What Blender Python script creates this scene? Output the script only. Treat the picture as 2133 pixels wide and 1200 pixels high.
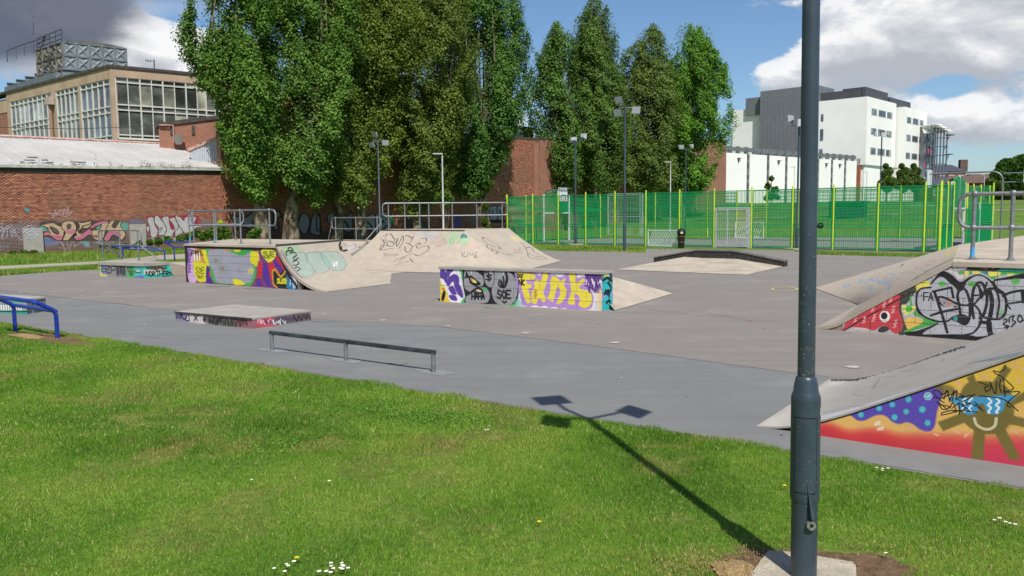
import bpy, bmesh, math, random
import numpy as np
from mathutils import Vector, Matrix
R = math.radians
S = bpy.context.scene
for o in list(bpy.data.objects): bpy.data.objects.remove(o)
# ------------------------------------------------------------------ camera
CAM_H = 2.0; FPX = 1670.0; PITCH = math.atan2(154, FPX); ROLL = 0.0099
cam_d = bpy.data.cameras.new('camera'); cam = bpy.data.objects.new('camera', cam_d)
S.collection.objects.link(cam); S.camera = cam
cam_d.sensor_width = 36; cam_d.lens = 36*FPX/2133; cam_d.clip_end = 6000; cam_d.clip_start = .05
cam.matrix_world = Matrix.Translation((0, 0, CAM_H)) @ Matrix.Rotation(R(90)-PITCH, 4, 'X') @ Matrix.Rotation(-ROLL, 4, 'Z')
# ------------------------------------------------------------------ world + sun
SUN_EL = R(53); SUN_AZ = math.atan2(.222, -.975)      # direction towards the sun, from +Y clockwise
w = bpy.data.worlds.new('World'); S.world = w; w.use_nodes = True
NT = w.node_tree; NT.nodes.clear()
def nd(nt, typ, **k):
    n = nt.nodes.new(typ)
    for a, b in k.items():
        if a == 'inp':
            for i, v in b.items(): n.inputs[i].default_value = v
        else: setattr(n, a, b)
    return n
def mth(nt, op, a, b=None, c=None, clamp=False):
    n = nt.nodes.new('ShaderNodeMath'); n.operation = op; n.use_clamp = clamp
    for i, v in enumerate((a, b, c)):
        if v is None: continue
        if hasattr(v, 'links') or hasattr(v, 'is_linked'): nt.links.new(v, n.inputs[i])
        else: n.inputs[i].default_value = v
    return n.outputs[0]
def mixc(nt, f, a, b, mode='MIX'):
    n = nt.nodes.new('ShaderNodeMix'); n.data_type = 'RGBA'; n.blend_type = mode
    for i, v in ((0, f), (6, a), (7, b)):
        if hasattr(v, 'is_linked'): nt.links.new(v, n.inputs[i])
        elif i == 0: n.inputs[i].default_value = v
        else: n.inputs[i].default_value = (*v[:3], 1)
    return n.outputs[2]
def ramp(nt, f, stops, interp='LINEAR'):
    n = nt.nodes.new('ShaderNodeValToRGB'); cr = n.color_ramp; cr.interpolation = interp
    while len(cr.elements) < len(stops): cr.elements.new(.5)
    for e, (p, c) in zip(cr.elements, stops):
        e.position = p; e.color = (*c[:3], 1) if hasattr(c, '__len__') else (c, c, c, 1)
    nt.links.new(f, n.inputs[0]); return n.outputs[0]
sky = nd(NT, 'ShaderNodeTexSky', sky_type='NISHITA', sun_disc=False, sun_elevation=SUN_EL, sun_rotation=SUN_AZ, altitude=0, air_density=1.0, dust_density=.6, ozone_density=2.0)
tc = nd(NT, 'ShaderNodeTexCoord')
def density(shift):
    """cloud cover as a function of direction (azimuth, elevation in degrees)"""
    sx = nd(NT, 'ShaderNodeSeparateXYZ'); NT.links.new(tc.outputs['Generated'], sx.inputs[0])
    az = mth(NT, 'MULTIPLY', mth(NT, 'ARCTAN2', sx.outputs[0], sx.outputs[1]), 57.2958)
    el = mth(NT, 'MULTIPLY', mth(NT, 'ARCSINE', sx.outputs[2]), 57.2958)
    if shift: el = mth(NT, 'ADD', el, shift); az = mth(NT, 'ADD', az, shift*.4)
    cv = nd(NT, 'ShaderNodeCombineXYZ')
    NT.links.new(mth(NT, 'MULTIPLY', az, .055), cv.inputs[0]); NT.links.new(mth(NT, 'MULTIPLY', el, .1), cv.inputs[1])
    n1 = nd(NT, 'ShaderNodeTexNoise', inp={'Scale': 1.5, 'Detail': 9., 'Roughness': .56, 'Distortion': .25}); NT.links.new(cv.outputs[0], n1.inputs['Vector'])
    n2 = nd(NT, 'ShaderNodeTexNoise', inp={'Scale': .55, 'Detail': 3., 'Roughness': .5}); NT.links.new(cv.outputs[0], n2.inputs['Vector'])
    d = mth(NT, 'ADD', mth(NT, 'MULTIPLY', n1.outputs[0], 1.15), mth(NT, 'MULTIPLY', n2.outputs[0], .5))
    d = mth(NT, 'SUBTRACT', d, .86)
    for a, e, sa, se, k in CLOUDS:
        g = mth(NT, 'ADD', mth(NT, 'POWER', mth(NT, 'ABSOLUTE', mth(NT, 'DIVIDE', mth(NT, 'SUBTRACT', az, a), sa)), 2.),
                mth(NT, 'POWER', mth(NT, 'ABSOLUTE', mth(NT, 'DIVIDE', mth(NT, 'SUBTRACT', el, e), se)), 2.))
        g = mth(NT, 'EXPONENT', mth(NT, 'MULTIPLY', g, -1.))
        d = mth(NT, 'ADD', d, mth(NT, 'MULTIPLY', g, k))
    return d, el, az, n1.outputs[0]
CLOUDS = [(-44, 20, 20, 9, .6), (-27, 10.5, 5.5, 3.2, .42), (-21.5, 9.8, 2.6, 3.2, .4), (-14, 6, 8, 5, .34), (1.0, 6.5, 2.2, 3.6, .3), (3, 2, 6, 3, .3),
          (18, 8.8, 4.2, 1.9, .4), (25, 10.5, 6.5, 3.4, .4), (35, 13.5, 10, 3.6, .4), (29.5, 5.2, 3.6, 1.9, .4), (37, 7, 5, 5, .3), (15.5, 13.6, 3, 1.2, .2),
          (8, 12, 7.5, 7, -.6), (-21.2, 13.4, 2.2, 1.5, -.5), (18, 11.6, 2.2, 1.6, -.25), (28.3, 7.6, 1.6, .7, -.42), (15.3, 5.4, 1.6, 2.0, -.25), (30, 10, 13, 8, .1), (60, 14, 14, 8, .2), (-75, 14, 14, 8, .2)]
d0, el0, az0, nz0 = density(0); d1, _, _, _ = density(.8)
cover = None
lit = mth(NT, 'SUBTRACT', d0, d1)
pv = nd(NT, 'ShaderNodeCombineXYZ'); NT.links.new(mth(NT, 'MULTIPLY', az0, .3), pv.inputs[0]); NT.links.new(mth(NT, 'MULTIPLY', el0, .55), pv.inputs[1])
pn = nd(NT, 'ShaderNodeTexNoise', inp={'Scale': 1.3, 'Detail': 7., 'Roughness': .58, 'Distortion': .6}); NT.links.new(pv.outputs[0], pn.inputs['Vector']); puff = pn.outputs[0]
cover = ramp(NT, mth(NT, 'ADD', d0, mth(NT, 'MULTIPLY', mth(NT, 'SUBTRACT', puff, .5), .55)), [(0, 0), (.08, 0.), (.24, .9), (.46, 1)], 'EASE')
shade = ramp(NT, mth(NT, 'ADD', mth(NT, 'MULTIPLY', lit, 4.2), mth(NT, 'ADD', mth(NT, 'SUBTRACT', .64, mth(NT, 'MULTIPLY', d0, .36)), mth(NT, 'MULTIPLY', mth(NT, 'SUBTRACT', puff, .5), .9))), [(0, (5.0, 5.3, 5.9)), (.4, (6.4, 6.7, 7.2)), (.66, (8.0, 8.2, 8.5)), (.9, (10.2, 10.2, 10.3))])
# one dark rain-bearing layer in the west
edge = mth(NT, 'MAXIMUM', mth(NT, 'MULTIPLY_ADD', az0, .42, 21.), 6.)
gd = mth(NT, 'ADD', mth(NT, 'DIVIDE', mth(NT, 'SUBTRACT', el0, edge), 2.6), mth(NT, 'MULTIPLY', mth(NT, 'SUBTRACT', nz0, .5), 3.))
gd = mth(NT, 'MULTIPLY', ramp(NT, gd, [(0, 0.), (1, 1.)], 'EASE'), ramp(NT, mth(NT, 'MULTIPLY_ADD', el0, -.05, 1.9), [(0, 0.), (.5, 1.)]))
shade = mixc(NT, mth(NT, 'MULTIPLY', gd, .92), shade, (1.05, 1.28, 1.9))
cover = mth(NT, 'MAXIMUM', cover, mth(NT, 'MULTIPLY', gd, .97))
skyc = mixc(NT, 1., sky.outputs[0], (.92, 1.09, 1.24), 'MULTIPLY')
final = mixc(NT, cover, skyc, shade)
bg = nd(NT, 'ShaderNodeBackground', inp={'Strength': .085}); NT.links.new(final, bg.inputs[0])
wo = nd(NT, 'ShaderNodeOutputWorld'); NT.links.new(bg.outputs[0], wo.inputs[0])
sl = bpy.data.lights.new('sun', 'SUN'); sl.energy = 4.7; sl.angle = R(.53); sl.color = (1, .955, .88)
so = bpy.data.objects.new('sun', sl); S.collection.objects.link(so)
sd = Vector((math.sin(SUN_AZ)*math.cos(SUN_EL), math.cos(SUN_AZ)*math.cos(SUN_EL), math.sin(SUN_EL)))
so.rotation_euler = sd.to_track_quat('Z', 'Y').to_euler()
S.view_settings.view_transform = 'Standard'; S.view_settings.look = 'None'; S.view_settings.exposure = 0.14; S.view_settings.gamma = 1
S.view_settings.use_curve_mapping = False
try:
    S.cycles.max_bounces = 6; S.cycles.transparent_max_bounces = 8
except Exception: pass
# ------------------------------------------------------------------ survey helpers: photo measurement -> metres on a known plane
_cp, _sp = math.cos(PITCH), math.sin(PITCH); _cr, _sr = math.cos(ROLL), math.sin(ROLL)
def ray(px, py):
    x = (px-1066.5)/FPX; y = -(py-600.)/FPX
    x, y = x*_cr+y*_sr, -x*_sr+y*_cr
    return (x, _cp+y*_sp, -_sp+y*_cp)
def G(px, py, z=0.):
    d = ray(px, py); t = (z-CAM_H)/d[2]; return (d[0]*t, d[1]*t)
def AT(px, py, Y):
    d = ray(px, py); t = Y/d[1]; return (d[0]*t, Y, CAM_H+d[2]*t)
def proj(P):
    X, Y, Z = P; Z -= CAM_H; dc = Y*_cp-Z*_sp; yc = Y*_sp+Z*_cp; x = X/dc; y = yc/dc
    x, y = x*_cr-y*_sr, x*_sr+y*_cr
    return 1066.5+FPX*x, 600-FPX*y
class Plane:
    """vertical plane through P0 along unit dir d; s along, z up"""
    def __init__(s, P0, d):
        s.P = np.array(P0[:2], float); d = np.array(d[:2], float); s.L = np.linalg.norm(d); s.d = d/s.L
        s.n = np.array((s.d[1], -s.d[0]))          # towards the viewer for a wall running left to right
    def sz(s, px, py):
        r = ray(px, py); A = np.array([[r[0], -s.d[0]], [r[1], -s.d[1]]]); t, q = np.linalg.solve(A, s.P)
        return q, CAM_H+r[2]*t
    def pt(s, q, z, out=0.):
        p = s.P+s.d*q+s.n*out; return (p[0], p[1], z)
# ------------------------------------------------------------------ mesh builder
class MB:
    def __init__(s): s.v = []; s.f = []; s.uv = None
    def add(s, vs, fs):
        b = len(s.v); s.v += [tuple(map(float, p)) for p in vs]; s.f += [tuple(b+i for i in f) for f in fs]; return s
    def box(s, x0, x1, y0, y1, z0, z1):
        return s.add([(x0,y0,z0),(x1,y0,z0),(x1,y1,z0),(x0,y1,z0),(x0,y0,z1),(x1,y0,z1),(x1,y1,z1),(x0,y1,z1)],
                     [(0,3,2,1),(4,5,6,7),(0,1,5,4),(1,2,6,5),(2,3,7,6),(3,0,4,7)])
    def cbox(s, c, d, rz=0.):
        cs, sn = math.cos(rz), math.sin(rz); x, y, z = d[0]/2, d[1]/2, d[2]/2
        vs = [(c[0]+a*x*cs-b*y*sn, c[1]+a*x*sn+b*y*cs, c[2]+e*z) for e in (-1, 1) for a, b in ((-1,-1),(1,-1),(1,1),(-1,1))]
        return s.add(vs, [(0,3,2,1),(4,5,6,7),(0,1,5,4),(1,2,6,5),(2,3,7,6),(3,0,4,7)])
    def prism(s, pts, z0, z1):
        """footprint polygon, z0/z1 numbers or per-point lists"""
        n = len(pts); a = z0 if hasattr(z0, '__len__') else [z0]*n; b = z1 if hasattr(z1, '__len__') else [z1]*n
        vs = [(p[0], p[1], a[i]) for i, p in enumerate(pts)]+[(p[0], p[1], b[i]) for i, p in enumerate(pts)]
        return s.add(vs, [tuple(range(n))[::-1], tuple(range(n, 2*n))]+[(i, (i+1) % n, n+(i+1) % n, n+i) for i in range(n)])
    def wallprism(s, pl, pts, o0, o1):
        """outline (s,z) on a Plane, from offset o0 to o1"""
        n = len(pts)
        vs = [pl.pt(q, z, o0) for q, z in pts]+[pl.pt(q, z, o1) for q, z in pts]
        return s.add(vs, [tuple(range(n))[::-1], tuple(range(n, 2*n))]+[(i, (i+1) % n, n+(i+1) % n, n+i) for i in range(n)])
    def wbox(s, pl, s0, s1, z0, z1, o0, o1): return s.wallprism(pl, [(s0,z0),(s1,z0),(s1,z1),(s0,z1)], o0, o1)
    def tube(s, pts, r, n=8, cap=True, closed=False):
        pts = [Vector(p) for p in pts]; rs = r if hasattr(r, '__len__') else [r]*len(pts); N = len(pts); b = len(s.v); up = None
        for i, p in enumerate(pts):
            if closed: t = pts[(i+1) % N]-pts[i-1]
            else: t = (pts[min(i+1, N-1)]-pts[max(i-1, 0)])
            t.normalize()
            if up is None:
                up = Vector((0, 0, 1)) if abs(t.z) < .9 else Vector((1, 0, 0))
            a = t.cross(up); 
            if a.length < 1e-6: a = t.cross(Vector((0, 1, 0)))
            a.normalize(); c = a.cross(t); c.normalize(); up = c
            for k in range(n):
                an = 2*math.pi*k/n; q = p+(a*math.cos(an)+c*math.sin(an))*rs[i]; s.v.append(tuple(q))
        for i in range(N if closed else N-1):
            j = (i+1) % N
            for k in range(n): s.f.append((b+i*n+k, b+i*n+(k+1) % n, b+j*n+(k+1) % n, b+j*n+k))
        if cap and not closed: s.f.append(tuple(b+k for k in range(n))[::-1]); s.f.append(tuple(b+(N-1)*n+k for k in range(n)))
        return s
    def ball(s, c, r, n=8, m=5, sz=1.):
        b = len(s.v)
        for i in range(m+1):
            th = math.pi*i/m
            for k in range(n): s.v.append((c[0]+r*math.sin(th)*math.cos(2*math.pi*k/n), c[1]+r*math.sin(th)*math.sin(2*math.pi*k/n), c[2]+r*sz*math.cos(th)))
        for i in range(m):
            for k in range(n): s.f.append((b+i*n+k, b+(i+1)*n+k, b+(i+1)*n+(k+1) % n, b+i*n+(k+1) % n))
        return s
    def lathe(s, c, prof, n=20):
        b = len(s.v)
        for r, z in prof:
            for k in range(n): s.v.append((c[0]+r*math.cos(2*math.pi*k/n), c[1]+r*math.sin(2*math.pi*k/n), c[2]+z))
        for i in range(len(prof)-1):
            for k in range(n): s.f.append((b+i*n+k, b+i*n+(k+1) % n, b+(i+1)*n+(k+1) % n, b+(i+1)*n+k))
        s.f.append(tuple(b+k for k in range(n))[::-1]); s.f.append(tuple(b+(len(prof)-1)*n+k for k in range(n))); return s
    def mesh(s, name, mat, off=(0, 0, 0), smooth=False):
        me = bpy.data.meshes.new(name); ox, oy, oz = off
        me.from_pydata([(x-ox, y-oy, z-oz) for x, y, z in s.v], [], s.f); me.update()
        if mat: me.materials.append(mat)
        if smooth:
            me.polygons.foreach_set('use_smooth', [True]*len(me.polygons)); 
            try: me.set_sharp_from_angle(angle=R(40))
            except Exception: pass
        if s.uv is not None:
            l = me.uv_layers.new(name='UVMap'); li = np.zeros(len(me.loops), int); me.loops.foreach_get('vertex_index', li)
            l.data.foreach_set('uv', np.array(s.uv, float)[li].ravel())
        return me
    def obj(s, name, mat, parent=None, world=False, smooth=False, **props):
        off = tuple(parent.location) if (parent is not None and world) else (0, 0, 0)
        if parent is not None and world and parent.parent is not None: off = tuple(Vector(off)+parent.parent.location)
        o = bpy.data.objects.new(name, s.mesh(name, mat, off, smooth)); S.collection.objects.link(o)
        if parent is not None: o.parent = parent
        for k, v in props.items(): o[k] = v
        return o
def thing(name, label, cat, loc=(0, 0, 0), rz=0., group=None):
    o = bpy.data.objects.new(name, None); S.collection.objects.link(o); o.location = loc; o.rotation_euler = (0, 0, rz)
    o.empty_display_size = .2; o['label'] = label; o['category'] = cat
    if group: o['group'] = group
    return o
def tag(o, label, cat, group=None):
    o['label'] = label; o['category'] = cat
    if group: o['group'] = group
    return o
KIDS = {}
def clone(root, loc, rz=0., label=None, sc=None):
    def cp(o, par):
        c = o.copy(); S.collection.objects.link(c)
        if par is not None: c.parent = par
        for ch in KIDS.get(o.name) or [x for x in o.children]: cp(ch, c)
        return c
    c = cp(root, None); c.location = loc; c.rotation_euler = (0, 0, rz)
    if sc: c.scale = sc
    if label: c['label'] = label
    return c
def inst(name, mesh, parent, loc=(0, 0, 0), rot=(0, 0, 0), scale=(1, 1, 1), **props):
    o = bpy.data.objects.new(name, mesh); S.collection.objects.link(o); o.parent = parent; o.location = loc; o.rotation_euler = rot; o.scale = scale
    for k, v in props.items(): o[k] = v
    return o
# ------------------------------------------------------------------ materials
def srgb(*c):
    if len(c) == 1: c = c[0]
    return tuple(((v/255.)/12.92 if v/255. <= .04045 else ((v/255.+.055)/1.055)**2.4) for v in c)
def pmat(name, col, col2=None, scale=4., rough=.7, metal=0., bump=0., bscale=60., detail=6., coord='pos', spec=.4, speck=None, stretch=None, thr=(.35, .65)):
    m = bpy.data.materials.new(name); m.use_nodes = True; nt = m.node_tree; b = nt.nodes['Principled BSDF']
    b.inputs['Roughness'].default_value = rough; b.inputs['Metallic'].default_value = metal; b.inputs['Specular IOR Level'].default_value = spec
    if coord == 'pos': v = nd(nt, 'ShaderNodeNewGeometry').outputs['Position']
    else: v = nd(nt, 'ShaderNodeTexCoord').outputs['Object']
    if stretch:
        mp = nd(nt, 'ShaderNodeMapping'); mp.inputs['Scale'].default_value = stretch; nt.links.new(v, mp.inputs[0]); v = mp.outputs[0]
    c = None
    if col2 is not None:
        n = nd(nt, 'ShaderNodeTexNoise', inp={'Scale': scale, 'Detail': detail, 'Roughness': .6}); nt.links.new(v, n.inputs['Vector'])
        c = ramp(nt, n.outputs[0], [(thr[0], col), (thr[1], col2)])
        if speck:
            n2 = nd(nt, 'ShaderNodeTexNoise', inp={'Scale': speck[1], 'Detail': 3., 'Roughness': .7}); nt.links.new(v, n2.inputs['Vector'])
            c = mixc(nt, mth(nt, 'MULTIPLY', mth(nt, 'SUBTRACT', n2.outputs[0], .5), speck[2]*6, clamp=True), c, speck[0])
        nt.links.new(c, b.inputs['Base Color'])
    else: b.inputs['Base Color'].default_value = (*col, 1)
    if bump:
        n3 = nd(nt, 'ShaderNodeTexNoise', inp={'Scale': bscale, 'Detail': 4., 'Roughness': .6}); nt.links.new(v, n3.inputs['Vector'])
        bp = nd(nt, 'ShaderNodeBump', inp={'Strength': bump, 'Distance': .02}); nt.links.new(n3.outputs[0], bp.inputs['Height']); nt.links.new(bp.outputs[0], b.inputs['Normal'])
    m['_c'] = 1
    return m
rnd = random.Random(7); nrg = np.random.default_rng(5)
# ------------------------------------------------------------------ paint canvas: murals and tags drawn stroke by stroke
def spline(pts, closed, k=6):
    P = np.array(pts, float); n = len(P)
    if n < 3: return P
    out = []
    for i in range(n if closed else n-1):
        if closed: p0, p1, p2, p3 = P[i-1], P[i], P[(i+1) % n], P[(i+2) % n]
        else: p0, p1, p2, p3 = P[max(i-1, 0)], P[i], P[i+1], P[min(i+2, n-1)]
        t = np.linspace(0, 1, k, endpoint=False)[:, None]
        out.append(.5*((2*p1)+(-p0+p2)*t+(2*p0-5*p1+4*p2-p3)*t*t+(-p0+3*p1-3*p2+p3)*t**3))
    if not closed: out.append(P[-1:])
    return np.vstack(out)
FONT = {'A': [[(0,0),(.5,1),(1,0)],[(.2,.4),(.8,.4)]], 'B': [[(0,0),(0,1),(.8,.85),(.1,.55),(.9,.25),(0,0)]], 'C': [[(1,.85),(.4,1),(0,.5),(.4,0),(1,.15)]],
 'D': [[(0,0),(0,1),(.9,.6),(.8,.2),(0,0)]], 'E': [[(1,1),(0,1),(0,0),(1,0)],[(0,.5),(.8,.5)]], 'F': [[(1,1),(0,1),(0,0)],[(0,.5),(.8,.5)]], 'G': [[(1,.85),(.3,1),(0,.4),(.5,0),(1,.3),(.5,.4)]],
 'H': [[(0,0),(0,1)],[(1,0),(1,1)],[(0,.5),(1,.5)]], 'I': [[(.5,0),(.5,1)]], 'K': [[(0,0),(0,1)],[(1,1),(0,.45),(1,0)]], 'L': [[(0,1),(0,0),(1,0)]], 'M': [[(0,0),(.1,1),(.5,.4),(.9,1),(1,0)]],
 'N': [[(0,0),(0,1),(1,0),(1,1)]], 'O': [[(.5,1),(0,.5),(.5,0),(1,.5),(.5,1)]], 'P': [[(0,0),(0,1),(.9,.8),(0,.5)]], 'R': [[(0,0),(0,1),(.9,.8),(0,.5),(1,0)]],
 'S': [[(1,.9),(.3,1),(.1,.7),(.9,.35),(.6,0),(0,.1)]], 'T': [[(0,1),(1,1)],[(.5,1),(.5,0)]], 'U': [[(0,1),(.1,.1),(.9,.1),(1,1)]], 'V': [[(0,1),(.5,0),(1,1)]], 'W': [[(0,1),(.25,0),(.5,.7),(.75,0),(1,1)]],
 'X': [[(0,0),(1,1)],[(0,1),(1,0)]], 'Y': [[(0,1),(.5,.5),(1,1)],[(.5,.5),(.5,0)]], 'Z': [[(0,1),(1,1),(0,0),(1,0)]], '$': [[(1,.85),(.2,.85),(.2,.55),(.9,.45),(.8,.15),(0,.15)],[(.5,1.1),(.5,-.1)]],
 '7': [[(0,1),(1,1),(.4,0)]], '0': [[(.5,1),(0,.5),(.5,0),(1,.5),(.5,1)]], '3': [[(0,1),(.9,.8),(.3,.5),(1,.2),(0,0)]], ' ': []}
class Canvas:
    """surf maps photo pixels to (u,v) 0..1 on the painted face; everything drawn lives in the face's own coordinates"""
    def __init__(s, name, inv, w, h, base=None, ppx=1.):
        s.name = name; s.inv = inv; s.w = w; s.h = h; s.k = ppx
        s.a = np.zeros((h, w, 4), np.float32)
        if base is not None: s.a[..., :3] = np.array(base)/255.; s.a[..., 3] = 1
        s.ox = s.oy = 0.; s.sc = 1.; s.rs = np.random.default_rng(abs(hash(name)) % 1000 if False else len(name)*7+w)
    def frame(s, ox, oy, sc): s.ox, s.oy, s.sc = ox, oy, sc; return s
    def T(s, pts): return np.array([s.inv(s.ox+p[0]/s.sc, s.oy+p[1]/s.sc) for p in pts], float)*np.array([s.w, s.h])
    def _blend(s, x0, y0, al, col, a=1.):
        h, w = al.shape; sub = s.a[y0:y0+h, x0:x0+w]; al = (al*a)[..., None]; c = np.array(col, np.float32)/255.
        na = sub[..., 3:4]; sub[..., :3] = np.where(na > 0, sub[..., :3]*(1-al)+c*al, c); sub[..., 3:4] = na+(1-na)*al
    def _dist(s, P, pad, closed):
        x0 = int(max(0, P[:, 0].min()-pad)); x1 = int(min(s.w, P[:, 0].max()+pad+2)); y0 = int(max(0, P[:, 1].min()-pad)); y1 = int(min(s.h, P[:, 1].max()+pad+2))
        if x1 <= x0 or y1 <= y0: return None
        X, Y = np.meshgrid(np.arange(x0, x1)+.5, np.arange(y0, y1)+.5); D = np.full(X.shape, 1e9); I = np.zeros(X.shape, bool)
        n = len(P)
        for i in range(n if closed else n-1):
            ax, ay = P[i]; bx, by = P[(i+1) % n]; dx, dy = bx-ax, by-ay; L = dx*dx+dy*dy+1e-9
            t = np.clip(((X-ax)*dx+(Y-ay)*dy)/L, 0, 1); D = np.minimum(D, (X-ax-t*dx)**2+(Y-ay-t*dy)**2)
            if closed:
                m = ((ay > Y) != (by > Y)) & (X < ax+(Y-ay)*(dx)/(by-ay+1e-12)); I ^= m
        return x0, y0, np.sqrt(D), I
    def poly(s, pts, col, sm=True, soft=1., a=1., raw=False):
        P = np.array(pts, float) if raw else s.T(pts)
        if sm: P = spline(P, True, 5)
        r = s._dist(P, soft*s.k+1, True)
        if r is None: return s
        x0, y0, D, I = r; sd = np.where(I, D, -D); s._blend(x0, y0, np.clip(.5+sd/(2*max(soft*s.k*.7, .5)), 0, 1), col, a); return s
    def line(s, pts, col, wd=2., sm=True, closed=False, soft=.7, a=1., raw=False):
        P = np.array(pts, float) if raw else s.T(pts)
        if sm: P = spline(P, closed, 5)
        W = wd*s.k/2
        r = s._dist(P, W+soft*s.k+1, closed)
        if r is None: return s
        x0, y0, D, I = r; s._blend(x0, y0, np.clip(.5+(W-D)/(2*max(soft*s.k*.6, .5)), 0, 1), col, a); return s
    def shape(s, pts, fill, out=(0, 0, 0), wd=2., sm=True): s.poly(pts, fill, sm); return s.line(pts, out, wd, sm, True)
    def rect(s, x0, y0, x1, y1, col, soft=.7, a=1.): return s.poly([(x0,y0),(x1,y0),(x1,y1),(x0,y1)], col, False, soft, a)
    def dot(s, x, y, r, col, ry=None, soft=1., a=1.):
        ry = ry or r; return s.poly([(x+r*math.cos(t*.785), y+ry*math.sin(t*.785)) for t in range(8)], col, True, soft, a)
    def text(s, t, x, y, h, wd, col, lw=2., dx=1.15, slope=0., a=1., jit=.06, smooth=False):
        for i, ch in enumerate(t):
            for st in FONT.get(ch, []):
                pts = [(x+(i*dx+p[0]+s.rs.normal(0, jit))*wd, y+slope*i*dx*wd-(p[1]+s.rs.normal(0, jit))*h) for p in st]; s.line(pts, col, lw, smooth, a=a)
        return s
    def scrib(s, x0, y0, x1, y1, col, lw=1.5, n=14, a=1.):
        pts = []; up = True
        for i in range(n):
            t = i/(n-1); yy = (y0 if up else y1)+s.rs.normal(0, abs(y1-y0)*.12); up = not up
            pts.append((x0+(x1-x0)*t+s.rs.normal(0, abs(x1-x0)/n*.6), yy))
        return s.line(pts, col, lw, True, a=a)
    def wear(s, amt=.05, spk=0.0):
        g = s.rs.normal(0, amt, (s.h//2+1, s.w//2+1)); g = np.repeat(np.repeat(g, 2, 0), 2, 1)[:s.h, :s.w, None]
        s.a[..., :3] = np.clip(s.a[..., :3]*(1+g), 0, 1)
        if spk:
            m = s.rs.random((s.h, s.w)) < spk; s.a[m, :3] = s.a[m, :3]*.45+.45
        return s
    def image(s):
        im = bpy.data.images.new(s.name, s.w, s.h, alpha=True); im.alpha_mode = 'CHANNEL_PACKED'
        im.pixels.foreach_set(np.clip(s.a, 0, 1).ravel()); im.update(); im.pack(); return im
def plane_inv(pl, s0, s1, z0, z1):
    def f(px, py):
        q, z = pl.sz(px, py); return ((q-s0)/(s1-s0), (z-z0)/(z1-z0))
    return f
def painted(name, im, under=None, rough=.6, objref=None, d=(1, 0), s0=0, s1=1, z0=0, z1=1, uv=False, bump=.3, dirt=.35, brick=False, opacity=1.):
    """paint over masonry: image gives the flat print only; grain, dirt and relief are procedural"""
    m = bpy.data.materials.new(name); m.use_nodes = True; nt = m.node_tree; b = nt.nodes['Principled BSDF']; b.inputs['Roughness'].default_value = rough
    b.inputs['Specular IOR Level'].default_value = .3
    it = nd(nt, 'ShaderNodeTexImage', image=im, extension='EXTEND' if uv else 'CLIP', interpolation='Linear')
    if not uv: 
        t = nd(nt, 'ShaderNodeTexCoord'); t.object = objref
        sx = nd(nt, 'ShaderNodeSeparateXYZ'); nt.links.new(t.outputs['Object'], sx.inputs[0]); cx = nd(nt, 'ShaderNodeCombineXYZ')
        along = mth(nt, 'ADD', mth(nt, 'MULTIPLY', sx.outputs[0], float(d[0])), mth(nt, 'MULTIPLY', sx.outputs[1], float(d[1])))
        nt.links.new(mth(nt, 'MULTIPLY_ADD', along, 1/(s1-s0), -s0/(s1-s0)), cx.inputs[0]); nt.links.new(mth(nt, 'MULTIPLY_ADD', sx.outputs[2], 1/(z1-z0), -z0/(z1-z0)), cx.inputs[1])
        nt.links.new(cx.outputs[0], it.inputs[0])
    pos = nd(nt, 'ShaderNodeNewGeometry')
    n = nd(nt, 'ShaderNodeTexNoise', inp={'Scale': 3.2, 'Detail': 8., 'Roughness': .65}); nt.links.new(pos.outputs['Position'], n.inputs['Vector'])
    n2 = nd(nt, 'ShaderNodeTexNoise', inp={'Scale': 60., 'Detail': 5., 'Roughness': .7}); nt.links.new(pos.outputs['Position'], n2.inputs['Vector'])
    if brick:
        rr = ramp(nt, pos.outputs['Random Per Island'], [(0, srgb(122, 74, 58)), (.18, srgb(152, 95, 74)), (.55, srgb(168, 108, 84)), (.85, srgb(178, 118, 94)), (1, srgb(190, 136, 110))])
        nb = nd(nt, 'ShaderNodeTexNoise', inp={'Scale': .35, 'Detail': 5., 'Roughness': .6}); nt.links.new(pos.outputs['Position'], nb.inputs['Vector'])
        under = mixc(nt, ramp(nt, nb.outputs[0], [(.45, 0.), (.7, .55)]), rr, srgb(122, 98, 78))
        sp = nd(nt, 'ShaderNodeSeparateXYZ'); nt.links.new(pos.outputs['Position'], sp.inputs[0])
        low = ramp(nt, mth(nt, 'ADD', sp.outputs[2], mth(nt, 'MULTIPLY', n.outputs[0], .6)), [(0, .75), (.9, 0.)])
        if brick == 2:   # the old overpainted band along the foot of the wall
            low = ramp(nt, mth(nt, 'MULTIPLY', mth(nt, 'ADD', sp.outputs[2], mth(nt, 'MULTIPLY', n.outputs[0], .5)), .4), [(0, .7), (.78, .62), (.9, 0.)])
        under = mixc(nt, low, under, srgb(112, 98, 94) if brick == 2 else srgb(90, 78, 76))
    elif under is None: under = srgb(150, 140, 130)
    c = mixc(nt, mth(nt, 'MULTIPLY', it.outputs[1], opacity), under, it.outputs[0])
    f = mth(nt, 'MULTIPLY', ramp(nt, n.outputs[0], [(.42, 0.), (.75, 1.)]), dirt)
    c = mixc(nt, f, c, (.09, .08, .07))
    c = mixc(nt, mth(nt, 'MULTIPLY', ramp(nt, n2.outputs[0], [(.5, 0.), (.72, 1.)]), dirt*.55), c, (.3, .28, .25))
    nt.links.new(c, b.inputs['Base Color'])
    if bump:
        bp = nd(nt, 'ShaderNodeBump', inp={'Strength': bump, 'Distance': .01}); nt.links.new(n2.outputs[0], bp.inputs['Height']); nt.links.new(bp.outputs[0], b.inputs['Normal'])
    return m
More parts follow.
